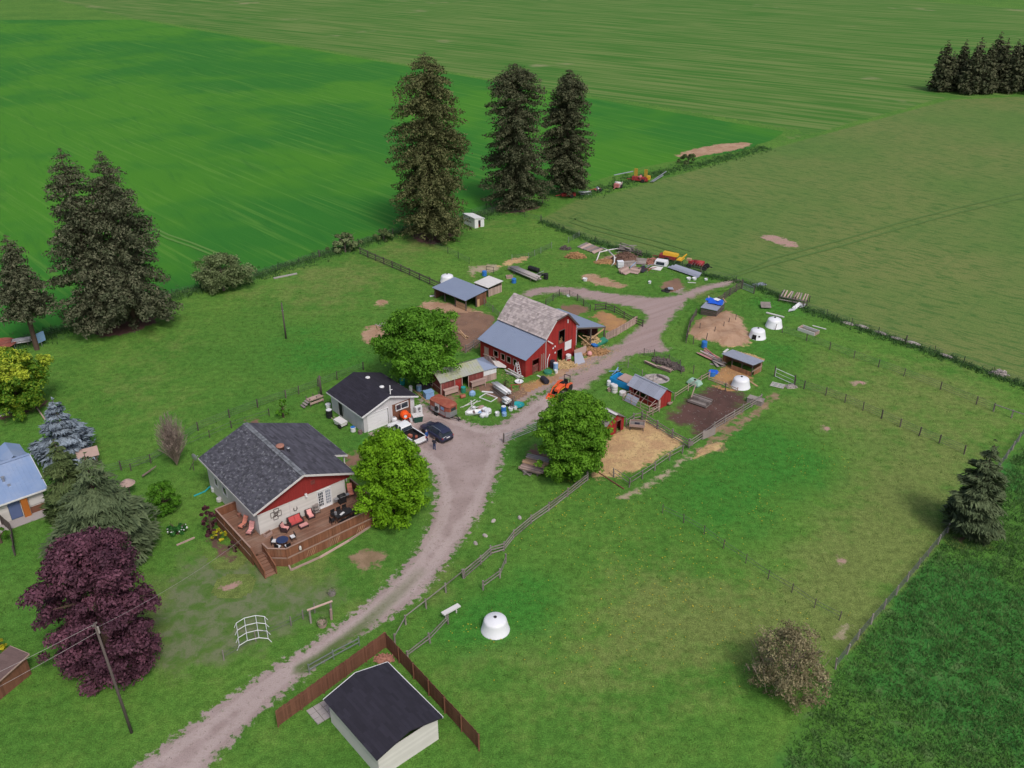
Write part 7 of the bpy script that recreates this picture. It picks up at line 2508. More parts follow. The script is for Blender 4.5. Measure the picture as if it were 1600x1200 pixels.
# the work yard in front of the long red shed
barrel('green drum with a pale green lid at the red shed door', (724, 613), 'green_p', .35, .8, 'teal')
solo('feed_bag', 'blue-grey slumped feed bag on the ground right of the green drum', 'bag', MB().lathe([(.35, 0), (.42, .2), (.36, .55), (.15, .75), (0, .78)], 9, r=0, sx=1.15, sy=.8), 'blue_pale', G(738, 618), .3)
barrel('dull red drum lying below the green drum', (723, 622), 'rust', .28, .7, lying=True, rz=.5)
fr = thing('timber_square', 'square frame of pale timbers lying on the work yard grass', 'frame', G(763, 622), R(-38))
for a_, c_ in (((-1.0, -.7), (1.0, -.7)), ((1.0, -.7), (1.0, .7)), ((1.0, .7), (-1.0, .7)), ((-1.0, .7), (-1.0, -.7))):
    MB().beam((*a_, .07), (*c_, .07), .1, .1).build('timber', M['pipe_white'], fr)
board('pale_board', 'two pale boards at the top of the square timber frame', (762, 613), 1.6, .35, R(-10), 'pipe_white', planks=2)
lumber('loose pale poles on the grass behind the horse trailer', (722, 640), (748, 626), 4, 1.6, .1, 'roof_pale', .3, w=(.08, .14))
lumber('thin pale poles beside the white boat', (728, 641), (752, 634), 3, .5, .08, 'roof_pale', .1, w=(.07, .1))
bo = thing('rowing_boat', 'small white boat filled with clutter on the grass beside the horse trailer', 'boat', G(748, 647), R(12))
rg = lambda x, w, h: [(x, -w * .6, .08), (x, -w, h), (x, -w * .88, h), (x, -w * .5, .2), (x, w * .5, .2), (x, w * .88, h), (x, w, h), (x, w * .6, .08)]
loft(MB(), [rg(-1.75, .12, .55), rg(-1.3, .42, .45), rg(-.4, .58, .42), (rg(.9, .56, .42)), rg(1.5, .45, .44)]).build('hull', M['pipe_white'], bo)
for x in (-.6, .5):
    MB().bbox(x - .12, x + .12, -.52, .52, .34, .38).build('seat_plank', M['leather'], bo)
for nme, m_, px, r_, h_, lb in (('bag', 'pink_wood', (752, 640), .45, .6, 'pinkish sack piled against the back of the white boat'), ('bag', 'dome', (757, 642), .4, .55, 'white sack behind the right end of the white boat'), ('bag', 'blue_pale', (751, 646), .35, .35, 'bluish sack lying across the white boat')):
    solo(nme, lb, 'sack', MB().lathe([(r_ * .85, 0), (r_, h_ * .4), (r_ * .7, h_ * .85), (0, h_)], 9, r=0, sx=1.3, sy=.9), m_, G(*px), random.uniform(0, 3))
barrel('round white tub at the right end of the white boat', (762, 645), 'pipe_white', .5, .5)
barrel('pale drum lying in front of the white boat, left of two', (754, 652), 'dome', .32, .6, lying=True, rz=1.2)
barrel('pale drum lying in front of the white boat, right of two', (760, 651), 'dome', .32, .6, lying=True, rz=1.4)
bucket('white bucket behind the white boat', (741, 640), 'pipe_white', .25, .4)
pipes('bundle of grey-white pipes on trestles in the work yard', (772, 606), (795, 622), 12, .1, .9, 3)
pipes('short white pipes stacked beside the blue drum', (787, 631), (795, 636), 9, .12, .8, 3, 'pipe_white')
lumber('dark timbers under the pipe bundle', (768, 609), (796, 630), 6, .5, .3, 'dark_wood', .08)
lumber('dark dark-stained scrap timbers behind the short white pipes', (794, 626), (802, 642), 8, .9, .7, 'dark_wood', .3)
barrel('blue drum with a white cap near the work yard corner', (787, 645), 'blue', .33, .95, 'pipe_white')
barrel('pale blue drum at the foot of the blue drum', (788, 650), 'blue_pale', .32, .5)
bucket('white bucket left of the blue drums by the lane', (777, 650), 'pipe_white', .3, .55)
bucket('white bucket at the lane edge below the teal basin', (798, 642), 'pipe_white', .32, .5)
bucket('small white bucket next to the teal basin', (805, 640), 'pipe_white', .28, .4)
solo('teal_basin', 'round teal basin lying tilted at the lane edge', 'basin', MB().lathe([(.55, .05), (.85, .28), (.9, .3), (.8, .26), (.5, .12), (0, .12)], 18, r=0), 'teal', G(809, 635))
sw = thing('saw_horse', 'red-brown saw horse on the straw beside the barn lean-to', 'saw horse', G(806, 608), R(10))
MB().beam((-.8, 0, .7), (.8, 0, .7), .1).build('beam', M['rust'], sw)
for x in (-.6, .6):
    for s in (-1, 1):
        MB().beam((x, s * .35, 0), (x, 0, .7), .07).build('leg', M['rust'], sw)
wb = thing('satellite_dish', 'old white dish lying on the grass left of the barn corner', 'dish', G(811, 599), .5)
MB().lathe([(.08, .1), (.4, .16), (.62, .32), (.6, .36), (.38, .22), (0, .18)], 18, r=0).build('bowl', M['pipe_white'], wb)
MB().tube([(0, 0, .15), (.1, 0, .55)], .04, 6).build('arm', M['black'], wb)
board('white_sheet', 'pale sheet leaning by the barn lean-to stable wall', (780, 574), 2.2, 1.3, R(-10), 'roof_pale', .04, .35, .3)
lad = thing('step_ladder', 'white A-frame ladder against the barn lean-to wall', 'ladder', G(808, 586), R(44))
for s in (-1, 1):
    MB().beam((s * .3, -.6, 0), (s * .2, 0, 2.0), .07).beam((s * .3, .5, 0), (s * .2, .05, 2.0), .06).build('rail', M['pipe_white'], lad)
for k in range(5):
    q = (k + 1) / 6
    MB().beam((-.28 + .08 * q, -.6 + .6 * q, 2 * q), (.28 - .08 * q, -.6 + .6 * q, 2 * q), .08, .04).build('rung', M['pipe_white'], lad)
lumber('pale poles and boards stacked along the foot of the barn lean-to', (792, 581), (816, 594), 9, .8, .5, 'roof_pale', .12)
lumber('pale boards leaning about the far end of the barn lean-to', (758, 559), (778, 571), 7, .8, .9, 'pink_wood', .15)

# in front of the barn
heap('hay_heap', 'loose yellow hay heaped at the barn door', 'hay', (881, 571), 1.9, 1.2, .5, 'straw', 420, .3)
heap('hay_heap', 'scattered brown hay under the right lean-to of the barn', 'hay', (925, 550), 2.6, 1.5, .35, 'hay', 420, .35)
heap('hay_heap', 'pale hay stacked deep inside the right lean-to of the barn', 'hay', (926, 538), 1.6, 1.2, 1.2, 'straw', 320, .35)
barrel('blue-grey drum with a white pail by the barn corner', (868, 578), 'blue_pale', .35, 1.1, 'pipe_white')
barrel('dark drum leaning by the barn corner left of the door', (863, 575), 'darkcloth', .35, 1.2)
bucket('white pail on the ground in front of the blue-grey drum', (869, 583), 'pipe_white', .25, .5)
barrel('low green tub at the left barn corner', (856, 583), 'green_p', .6, .35)
barrel('grey drum lying on its side at the lane edge by the barn', (851, 598), 'darkcloth', .42, 1.3, lying=True, rz=-1.1)
board('pale_board', 'pale board leaning out of the grass by the barn corner', (845, 590), 1.5, .25, R(-50), 'roof_pale', .06)
barrel('white can right of the barn door', (888, 563), 'pipe_white', .4, .9, 'pipe_white')
bucket('red can beside the white can at the barn door', (889, 567), 'mred', .3, .5)
solo('metal_sheet', 'big grey sheet leaning at the right corner of the barn front', 'panel', MB().plate([(-.9, 0, 0), (.9, -.1, .1), (.7, .6, 1.5), (-.5, .7, 1.6)], .05, 0), 'roof_grey', G(906, 569), R(35))
solo('plywood_sheet', 'pinkish plywood sheet standing in front of the right lean-to', 'panel', MB().plate([(-1.2, 0, .0), (1.2, 0, .0), (1.2, .25, 1.2), (-1.2, .25, 1.2)], .05, 0), 'pink_wood', G(908, 556), R(40))
solo('white_ball', 'pinkish white ball on the ground right of the barn', 'ball', MB().lathe([(0, 0), (.26, .08), (.38, .3), (.38, .46), (.26, .68), (0, .76)], 14, r=0), 'cushion_pink', G(921, 556), 0, None, True)
solo('green_tarp_pile', 'grey-green covered pile at the outer edge of the right lean-to', 'covered pile', MB().plate([(-1.3, -.5, .3), (1.4, -.5, .7), (1.4, .5, .9), (-1.3, .5, .4)], .3, 0), 'green_p', G(936, 540), R(40))
wc = thing('wheelbarrow', 'blue wheelbarrow beside the grey-green covered pile', 'wheelbarrow', G(929, 545), R(-60))
loft(MB(), [[(-.3, -.22, .35), (.3, -.22, .35), (.3, .22, .35), (-.3, .22, .35)], [(-.55, -.36, .68), (.5, -.36, .68), (.5, .36, .68), (-.55, .36, .68)]]).build('tray', M['blue'], wc)
wheel(wc, .6, .02, .2, .1)
for s in (-1, 1):
    MB().beam((.6, s * .08, .22), (-.95, s * .28, .55), .05).beam((-.3, s * .22, .4), (-.35, s * .25, 0), .05).build('handle', M['pink_wood'], wc)
lumber('pale strips of wood lying across the verge between barn and lane', (893, 579), (920, 571), 4, .9, .05, 'tan_wood', .12, w=(.08, .14))

# round the red coop
tl = thing('cattle_trailer_body', 'blue-sided open crate with a pale lid behind the red coop', 'crate', G(974, 601), R(-42))
for y in (-1.0, 1.0):
    MB().bbox(-1.6, 1.6, y - .04, y + .04, .1, 1.0, 0).build('side', M['bright_blue'], tl)
for x in (-1.6, 1.6):
    MB().bbox(x - .04, x + .04, -.95, .95, .1, 1.0, 0).build('end', M['bright_blue'], tl)
MB().bbox(-1.5, 1.5, -.9, .9, .1, .16, 0).build('floor', M['dark_wood'], tl)
MB().plate([(-.6, -.7, 1.08), (1.7, -1.0, 1.05), (1.7, 1.1, 1.1), (-.6, 1.1, 1.15)], .05, 0).build('lid', M['pink_wood'], tl)
for p, r_, h_, m_, lb in (((951, 603), .28, .8, 'pipe_white', 'white drum at the far left corner of the blue crate'), ((957, 607), .3, .7, 'pipe_white', 'white drum second from the left by the blue crate'), ((960, 613), .42, 1.1, 'roof_pale', 'big pale drum left of the blue crate'), ((973, 617), .5, .5, 'roof_pale', 'low pale tub below the blue crate')):
    barrel(lb, p, m_, r_, h_)
bucket('pale bucket lying among the drums left of the coop', (952, 611), 'pink_wood', .3, .4)
lumber('heap of dark blue scrap frames behind the blue crate', (957, 590), (972, 582), 7, 1.0, .7, 'steel', .4, name='scrap_pile', cat='scrap', mats=['steel', 'darkcloth', 'blue_pale'])
sr = thing('fire_ring', 'round patch of pale ash and stones with a charred board behind the coop', 'fire pit', G(1025, 592))
for k in range(26):
    a_ = random.uniform(0, 6.3)
    q = random.uniform(.2, 1)
    s_ = random.uniform(.15, .4)
    MB().lathe([(s_ * .8, 0), (s_, s_ * .3), (s_ * .5, s_ * .6), (0, s_ * .65)], 7, (math.cos(a_) * 1.7 * q, math.sin(a_) * 1.3 * q, 0), sx=1.2).build('stone', M['stone'], sr)
MB().beam((.2, .6, .4), (1.5, -.8, .25), .25, .06).build('board', M['dark_wood'], sr)
MB().lathe([(1.9, .03), (1.4, .07), (.7, .1), (0, .12)], 16, r=0, sy=.8).build('ash', M['concrete'], sr)
lumber('two long grey poles lying on the grass behind the coop', (1006, 566), (1029, 576), 6, .6, .4, 'pink_wood', .04)
lumber('pile of grey boards at the end of the two long poles', (1029, 574), (1051, 583), 7, .7, .45, 'pink_wood', .06)
heap('brush_heap', 'dark brush heaped along the small wire fence behind the coop', 'brush', (1043, 570), 2.6, .8, .5, 'dark_wood', 260, .5, R(-45))
tk = thing('water_tank', 'pale green water tank on the thin rail fence right of the coop', 'tank', G(1085, 602), R(-45))
loft(MB(), [[(-.8, -.5, .05), (.8, -.5, .05), (.8, .5, .05), (-.8, .5, .05)], [(-.95, -.6, .35), (.95, -.6, .35), (.95, .6, .35), (-.95, .6, .35)], [(-.7, -.4, .85), (.7, -.4, .85), (.7, .4, .85), (-.7, .4, .85)]]).build('shell', mat('pale_green_plastic', (.30, .46, .38), .5, .1, 2), tk)
MB().lathe([(.16, .85), (.16, .95), (0, .96)], 10, r=0).build('cap', M['black'], tk)
barrel('blue tub on the fence left of the plywood shelter', (1112, 587), 'blue', .5, .75, 'tarp')
solo('blue_tarp', 'crumpled bright blue tarp beside the blue tub', 'tarp', MB().lathe([(.7, 0), (.5, .3), (.2, .4), (0, .42)], 8, r=0, sx=1.2, sy=.8), 'tarp', G(1116, 583), .7)
barrel('blue drum above the pile of red boards', (1100, 543), 'blue', .42, 1.0)
lumber('pile of red and white boards left of the plywood shelter', (1092, 551), (1127, 568), 14, 1.4, .5, 'pink_wood', .12, mats=['pink_wood', 'cushion_pink', 'roof_pale', 'pinkred'])
lumber('grey slabs piled at the shelter end of the red boards', (1113, 566), (1130, 575), 8, 1.4, .6, 'grey_wood', .3, w=(.25, .45))
board('white_board', 'white plank lying on the grass above the plywood shelter', (1134, 549), 1.4, .3, R(50), 'roof_pale', .12)
heap('straw_heap', 'pale straw strewn on the grass behind the plywood shelter', 'straw', (1168, 556), 2.6, .6, .12, 'straw', 240, .25, R(-35))
fd2 = thing('feed_trough', 'long grey wooden feed trough in the mud yard with a pole across it', 'trough', *[(lambda q: (q[0], q[1]))(seg((1077, 627), (1106, 637)))][0])
Lf = seg((1077, 627), (1106, 637))[2]
for y, z in ((-.5, .5), (.5, .6)):
    MB().bbox(-Lf / 2, Lf / 2, y - .05, y + .05, .2, z).build('side_board', M['grey_wood'], fd2)
for k in range(3):
    MB().bbox(-Lf / 2, Lf / 2, -.42 + .28 * k, -.18 + .28 * k, .2, .26).build('floor_board', M['grey_wood'], fd2)
for k in range(2):
    MB().bbox(-Lf / 2, Lf / 2, .75 + .3 * k, 1.0 + .3 * k, .5 + .1 * k, .56 + .1 * k).build('rack_board', M['grey_wood'], fd2)
for x in (-Lf / 2 + .1, Lf / 2 - .1):
    MB().bbox(x - .05, x + .05, -.5, 1.3, .0, .5).build('end_board', M['dark_wood'], fd2)
MB().beam((-Lf / 2 + .2, .1, .6), (-Lf / 2 - .3, 2.0, 1.6), .12).build('pole', M['pink_wood'], fd2)
tb = thing('hay_feeder', 'grey wooden hay feeder on legs at the head of the straw yard', 'feeder', G(995, 671), R(-10))
for k in range(4):
    MB().bbox(-.9, .9, -.6 + .3 * k, -.36 + .3 * k, .8, .86).build('plank', M['grey_wood'], tb)
for sx in (-1, 1):
    for sy in (-1, 1):
        MB().beam((sx * .85, sy * .5, 0), (sx * .7, sy * .45, .8), .1).build('leg', M['dark_wood'], tb)
MB().bbox(-.95, .95, -.66, -.6, .7, 1.05).bbox(-.95, .95, .6, .66, .7, 1.05).bbox(-.95, -.89, -.6, .6, .7, 1.05).bbox(.89, .95, -.6, .6, .7, 1.05).build('rim', M['pink_wood'], tb)
MB().bbox(-.3, .3, -.2, .2, .86, .92).build('lid', M['darkcloth'], tb)
solo('grey_crate', 'purple-grey wooden crate at the far corner of the mud yard', 'crate', MB().bbox(-1.0, 1.0, -.5, .5, .0, .7).bbox(-1.05, 1.05, -.55, .55, .7, .76), 'grey_wood', G(1180, 630), R(-35))
solo('metal_sheet', 'purple-grey sheet fixed to the fence of the mud yard', 'panel', MB().bbox(-1.1, 1.1, -.03, .03, .1, 1.2), 'grey_wood', G(1107, 684), R(35))
solo('sign_board', 'grey board nailed to the corner post of the straw yard', 'board', MB().bbox(-.35, .35, -.05, .05, .7, 1.3), 'grey_wood', G(1078, 704), R(20))
tag(MB().tube([G(932, 736, .12), G(975, 764, .1)], .09, 7).build('fallen_pole', M['brown_board']), 'brown pole lying on the ground below the walnut', 'pole')
pls = thing('pallet_rack', 'pale pallet frame lying in the grass below the open pipe gate', 'pallet', G(1215, 603), R(-30))
for k in range(4):
    MB().bbox(-.9, .9, -.6 + .36 * k, -.48 + .36 * k, .1, .16).build('slat', M['roof_pale'], pls)
for x in (-.85, 0, .85):
    MB().bbox(x - .05, x + .05, -.6, .6, 0, .1).build('bearer', M['pink_wood'], pls)
heap('stone_heap', 'pinkish stones at the foot of the open pipe gate', 'stones', (1236, 605), .8, .5, .35, 'stone', 60, .25)
board('pale_board', 'pale board lying at the back corner of the plywood shelter', (1177, 600), 1.8, .3, R(-65), 'tan_wood', .06)

# upper right paddock
board('wooden_sheet', 'grey wooden sheet propped in the grass right of the tarp shelter', (1196, 481), 1.6, 1.3, R(-5), 'grey_wood', .06, .5, .25, cat='panel', planks=3)
tag(MB().beam((-1.5, 0, .12), (1.5, 0, .12), .3, .14).build('white_plank', M['roof_pale'], None, loc=G(1211, 493), rz=R(-38)), 'long white plank in the grass above the farthest right dome', 'plank')
board('roof_sheet', 'grey metal sheet lying by the hay field corner gate', (1186, 445), 2.4, 1.3, R(25), 'roof_grey', .04)
lr_ = thing('log_rack', 'rack of purple-grey logs at the upper right field fence', 'log rack', *[(lambda q: (q[0], q[1]))(seg((1219, 468), (1262, 476)))][0])
Lr = seg((1219, 468), (1262, 476))[2]
for k in range(9):
    MB().tube([(-Lr / 2 + Lr * (k + .5) / 9, -1.0, 1.0 + random.uniform(-.05, .05)), (-Lr / 2 + Lr * (k + .5) / 9 + random.uniform(-.2, .2), 1.2, 1.3)], .12, 7).build('log', M['pink_wood' if k % 3 else 'grey_wood'], lr_)
for z in (.4, .9):
    MB().beam((-Lr / 2, -.9, z), (Lr / 2, -.9, z), .14).build('rail', M['grey_wood'], lr_)
for x in (-Lr / 2, 0, Lr / 2):
    for y in (-.9, 1.0):
        MB().box((x, y, .6), (.14, .14, 1.2)).build('post', M['dark_wood'], lr_)
for p, L_, rz_, lb in (((1245, 481), 1.9, R(40), 'white bent sheet standing right of the log rack, the longer of two'), ((1237, 487), 1.0, R(-30), 'small white sheet leaning below the log rack'), ((1253, 481), .8, R(-20), 'white scrap at the end of the log rack')):
    solo('white_sheet', lb, 'sheet', MB().plate([(-L_ / 2, -.3, .05), (L_ / 2, -.3, .5), (L_ / 2, .3, .7), (-L_ / 2, .3, .25)], .06, 0), 'pipe_white', G(*p), rz_)
tf = thing('slatted_trough', 'pale slatted wooden trough lying in the upper right paddock', 'trough', *[(lambda q: (q[0], q[1]))(seg((1250, 514), (1276, 523)))][0])
Lt = seg((1250, 514), (1276, 523))[2]
for y in (-.7, .7):
    MB().bbox(-Lt / 2, Lt / 2, y - .05, y + .05, 0, .5).build('side_board', M['roof_pale'], tf)
for x in (-Lt / 2, Lt / 2):
    MB().bbox(x - .05, x + .05, -.65, .65, 0, .5).build('end_board', M['pink_wood'], tf)
for k in range(3):
    MB().bbox(-Lt / 2 + .1, Lt / 2 - .1, -.45 + .35 * k, -.3 + .35 * k, .2, .26).build('slat', M['grey_wood'], tf)
board('pale_board', 'pale board lying right of the slatted trough', (1280, 512), 2.2, .22, R(-40), 'roof_pale', .06)
for k, (p, lb) in enumerate((((1324, 506), 'pale flat stone at the ditch, nearest the slatted trough'), ((1347, 511), 'second pale stone along the ditch'), ((1376, 521), 'third pale stone along the ditch'), ((1402, 530), 'fourth pale stone along the ditch'),
                             ((1427, 537), 'fifth pale stone along the ditch'), ((1478, 557), 'sixth pale stone along the ditch, beyond a gap'))):
    solo('ditch_stone', lb, 'stone', MB().lathe([(.9, 0), (1.0, .1), (.6, .25), (0, .3)], 8, sx=1.2, sy=.5), 'stone', G(*p), R(-45), 'pale stones along the ditch')
heap('stone_heap', 'pinkish stone heap in the ditch at the right edge of the hay field', 'stones', (1560, 585), 1.3, .8, .6, 'stone', 90, .35)

# the junk row by the hay field
pl_ = thing('pallet_stack', 'row of weathered pallets leaning by the fence corner of the junk row', 'pallets', *[(lambda q: (q[0], q[1]))(seg((910, 385), (932, 394)))][0])
for k in range(6):
    x = -2.4 + k * .85
    MB().plate([(x, -1.1, .1 + .05 * k), (x + .7, -1.1, .1), (x + .75, 1.3, .5), (x + .05, 1.3, .55)], .1).build('pallet', M['pink_wood' if k % 2 else 'grey_wood'], pl_)
heap('brush_heap', 'brown heap of roots and old hay left of the junk row', 'brush', (899, 402), 1.9, 1.0, .9, 'hay', 300, .4)
heap('brush_heap', 'small dark brush heap behind the brown root heap', 'brush', (883, 389), 1.0, .7, .5, 'dark_wood', 120, .4)
fb = thing('bare_branch', 'huge forked bleached branch lying in front of the manure heap', 'branch', (0, 0, 0))
for pts, r_ in (([(931, 411), (937, 394, .9), (950, 391, 1.3), (966, 388, .7)], .12), ([(950, 391, 1.3), (960, 401, 1.1), (960, 410, .7), (955, 416)], .12), ([(960, 404, .9), (969, 397, .8)], .08), ([(938, 386), (950, 391, 1.2)], .1)):
    MB().tube([G(*p) for p in pts], [r_, r_ * 1.1, r_, r_ * .7][:len(pts)], 7).build('limb', M['roof_pale'], fb, True)
heap('manure_heap', 'tall brown manure heap behind the bleached branch', 'heap', (977, 408), 2.8, 2.2, 1.7, 'soilheap', 420, .35)
heap('manure_heap', 'low pale tan heap left of the manure heap', 'heap', (948, 410), 2.4, 1.2, .5, 'hay', 260, .3)
lumber('grey scrap boards behind the manure heap', (964, 392), (990, 398), 12, 2.0, 1.3, 'grey_wood', .35, w=(.2, .4))
lumber('tangle of dark scrap frames at the right of the manure heap', (990, 398), (1004, 402), 9, 1.6, 1.2, 'dark_wood', .6, name='scrap_pile', cat='scrap')
to = thing('white_tote', 'white cube-shaped tote in front of the manure heap', 'tote', G(969, 418), R(8))
MB().bbox(-.55, .55, -.5, .5, .15, 1.25, 0).build('tank', M['dome'], to)
b = MB()
for z in (.3, .6, .9, 1.2):
    for s in (-1, 1):
        b.bbox(-.57, .57, s * .52 - .01, s * .52 + .01, z - .015, z + .015).bbox(s * .57 - .01, s * .57 + .01, -.52, .52, z - .015, z + .015)
b.build('cage', M['steel'], to)
MB().bbox(-.55, .55, -.5, .5, 0, .12, 0).build('pallet', M['dark_wood'], to)
for p, L_, W_, rz_, m_, lb in (((978, 426), 2.6, 1.6, R(50), 'pink_wood', 'pinkish grey sheet tilted in the junk row, nearest the white tote'), ((991, 426), 2.0, 1.5, R(-30), 'pink_wood', 'pinkish sheet lying right of the tilted sheet in the junk row'), ((983, 416), 2.4, 1.2, R(10), 'grey_wood', 'grey board sheet behind the tilted sheets of the junk row'),
                               ((1000, 412), 2.2, 1.4, R(-15), 'grey_wood', 'grey sheet near the middle of the junk row'), ((1005, 424), 2.0, .9, R(55), 'darkcloth', 'dark grey sheet lying in the middle of the junk row')):
    board('scrap_sheet', lb, p, L_, W_, rz_, m_, .06, .7, .1, 'panel', 4)
tag(MB().tube([G(985, 418, .9), G(993, 410, 1.2)], .06, 6).build('blue_pole', M['blue_pale']), 'pale blue pole sticking out of the junk row', 'pole')
heap('brick_heap', 'heap of red-brown rubble in the middle of the junk row', 'rubble', (1021, 411), 1.8, 1.3, .9, 'brick', 200, .35)
lumber('thin red frames stacked in front of the rubble heap', (1008, 424), (1020, 418), 6, .9, .8, 'rust', .4, name='scrap_pile', cat='scrap', mats=['rust', 'steel'])
bl = thing('hay_baler', 'old red and yellow hay baler in the junk row', 'farm machine', G(1046, 408), R(-30))
MB().bbox(-1.9, 1.3, -.7, .5, .6, 1.2, 0).build('chamber', M['mred'], bl)
loft(MB(), [[(-1.2, -.6, 1.2), (-1.2, .5, 1.2), (-1.2, .4, 1.75), (-1.2, -.45, 1.75)], [(1.6, -.6, 1.2), (1.6, .5, 1.2), (1.6, .4, 1.65), (1.6, -.45, 1.65)]]).build('hood', M['yellow'], bl)
MB().bbox(1.6, 2.6, -.9, .9, .7, .85, 0).beam((2.2, -.9, .8), (2.9, .9, 1.6), .18).build('chute', M['yellow'], bl)
for s in (-1, 1):
    wheel(bl, -.2, s * .95, .5, .25, 'yellow')
MB().beam((-1.9, 0, .6), (-3.4, .1, .5), .12).build('drawbar', M['mred'], bl)
hw = thing('hay_rake', 'dark red farm implement with spoked gear at the right end of the junk row', 'farm machine', G(1089, 419), R(-28))
MB().bbox(-1.6, 1.2, -.45, .45, .7, 1.3, 0).build('gearbox', M['mred'], hw)
MB().lathe([(.55, -.9), (.55, .9)], 14, (.3, 0, 1.0), 0, axis='x').build('roller', M['mred'], hw, True)
MB().bbox(-2.0, -1.2, -.3, .3, 1.2, 1.6, 0).build('seat_box', M['tan_wood'], hw)
MB().beam((1.2, 0, .8), (2.8, 0, .6), .14).build('drawbar', M['black'], hw)
for s in (-1, 1):
    for x in (-1.3, 1.6):
        wheel(hw, x, s * .8, .48, .2, 'pinkred')
for k in range(5):
    MB().tube([(-.9 + k * .5, -.6, .4), (-.8 + k * .5, -.75, .9), (-.6 + k * .5, -.5, 1.2)], .03, 5).build('tine', M['steel'], hw)
wcr = thing('pickup_canopy', 'white truck canopy shell with an open side in the junk row', 'canopy', G(1033, 414), R(-25))
loft(MB(), [[(-1.2, -.8, .1), (-1.0, -.65, .95), (-1.0, .65, .95), (-1.2, .8, .1)], [(1.2, -.8, .1), (1.1, -.65, .95), (1.1, .65, .95), (1.2, .8, .1)]]).build('shell', M['dome'], wcr)
MB().plate([(-.8, -.80, .25), (.8, -.80, .25), (.75, -.70, .8), (-.75, -.70, .8)], .03, 0).build('window', M['glass'], wcr)
solo('white_sheet', 'crumpled pale sheet on the ground below the white canopy', 'sheet', MB().plate([(-1.2, -.3, .1), (1.0, -.5, .1), (1.3, .4, .5), (-.6, .6, .4)], .08, 0), 'roof_pale', G(1024, 421), R(-20))
mt_ = thing('roof_sheets', 'long grey corrugated roof sheets lying in front of the dark red implement', 'metal sheets', *[(lambda q: (q[0], q[1]))(seg((1047, 418), (1095, 434)))][0])
Lm = seg((1047, 418), (1095, 434))[2]
for k in range(3):
    bb_ = MB().plate([(-Lm / 2 + .3 * k, -.9 + .55 * k, .3 + .1 * k), (Lm / 2 - .2 * k, -.9 + .55 * k, .25 + .1 * k), (Lm / 2 - .2 * k, -.3 + .55 * k, .4 + .1 * k), (-Lm / 2 + .3 * k, -.3 + .55 * k, .42 + .1 * k)], .03)
    bb_.build('sheet', M['roof_grey'], mt_)
for x in (-Lm / 3, Lm / 3):
    MB().bbox(x - .1, x + .1, -.8, .8, 0, .2).build('bearer', M['dark_wood'], mt_)
ty = thing('tyre_pile', 'black tyres with a grey sheet on the burn patch by the lane', 'tyres', G(1042, 455), R(10))
for x, y, z in ((-.6, 0, 0), (.3, .2, 0), (-.1, -.5, 0), (.0, .1, .24)):
    MB().lathe([(.2, 0), (.38, .02), (.42, .12), (.38, .22), (.2, .24)], 16, (x, y, z), 0).build('tyre', M['tyre'], ty, True)
MB().plate([(.1, -.4, .5), (1.1, -.3, .35), (1.1, .4, .5), (.2, .4, .6)], .03, 0).build('sheet', M['roof_grey'], ty)
for p, r_, h_, lb in (((914, 439), .42, .5, 'white tub on the bare patch left of the lane'), ((888, 464), .3, .3, 'small white tub in the grass inside the lane loop'), ((1015, 443), .28, .4, 'small white bucket alone above the lane junction'),
                      ((1076, 437), .4, .35, 'white bag in the grass below the roof sheets, left of two'), ((1085, 437), .4, .35, 'white bag in the grass below the roof sheets, right of two'), ((1103, 438), .3, .3, 'white can at the end of the roof sheets')):
    bucket(lb, p, 'pipe_white', r_, h_)
board('pale_board', 'pale strips of board in the grass below the two white bags', (1081, 442), 1.4, .25, R(-10), 'roof_pale', .05)

# black and white culvert pipes by the feed strip
pipes('stack of grey and black culvert pipes on the grass above the barn', (799, 424), (842, 442), 8, .16, 1.2, 2, 'concrete')
barrel('roll of black netting lying behind the culvert pipes', (834, 424), 'black', .45, 2.2, lying=True, rz=R(-40))
barrel('dark drum at the far end of the culvert pipes', (853, 436), 'black', .4, 1.0)
lumber('dark scrap frames lying between the culvert pipes and the netting roll', (838, 434), (854, 430), 7, 1.2, .6, 'dark_wood', .5, name='scrap_pile', cat='scrap', mats=['dark_wood', 'steel', 'darkcloth'])
barrel('blue drum at the left end of the culvert pipes', (803, 442), 'blue', .4, .8)
solo('pink_crate', 'pinkish low crate left of the culvert pipes', 'crate', MB().bbox(-.6, .6, -.45, .45, 0, .12).bbox(-.6, .6, -.45, -.38, .12, .4).bbox(-.6, .6, .38, .45, .12, .4).bbox(-.6, -.53, -.38, .38, .12, .4).bbox(.53, .6, -.38, .38, .12, .4), 'pink_wood', G(796, 434), R(10))
lumber('grey boards jumbled behind the culvert pipes', (795, 420), (808, 424), 8, 1.5, .6, 'grey_wood', .5)
barrel('blue drum on the grass beside the feed pad', (757, 431), 'blue', .42, .9)
gf = thing('hurdle', 'thin dark gate frame standing on the straw feed pad', 'gate', G(760, 426), R(-20))
MB().tube([(0, 0, 0), (0, 0, 1.2), (1.4, 0, 1.2), (1.4, 0, 0)], .05, 6).tube([(0, 0, .6), (1.4, 0, .6)], .035, 6).build('frame', M['darkcloth'], gf)
lumber('pinkish boards piled beside the pale-roofed lean-to', (752, 440), (758, 448), 7, 1.3, .6, 'pink_wood', .5)
board('pale_board', 'short pale board on the grass at the left end of the animal shed', (676, 463), 1.0, .4, R(20), 'roof_pale', .1)
tag(MB().box((0, 0, .12), (4.3, .3, .2)).build('white_trough', M['concrete'], None, loc=G(446, 432), rz=R(33)), 'long pale trough lying along the crop field fence', 'trough')
bucket('white salt tub at the front left of the animal shed paddock', (688, 493), 'pipe_white', .3, .2)
lumber('pale logs along the pen edge between maple and barn', (716, 519), (733, 530), 5, .6, .3, 'tan_wood', .2)
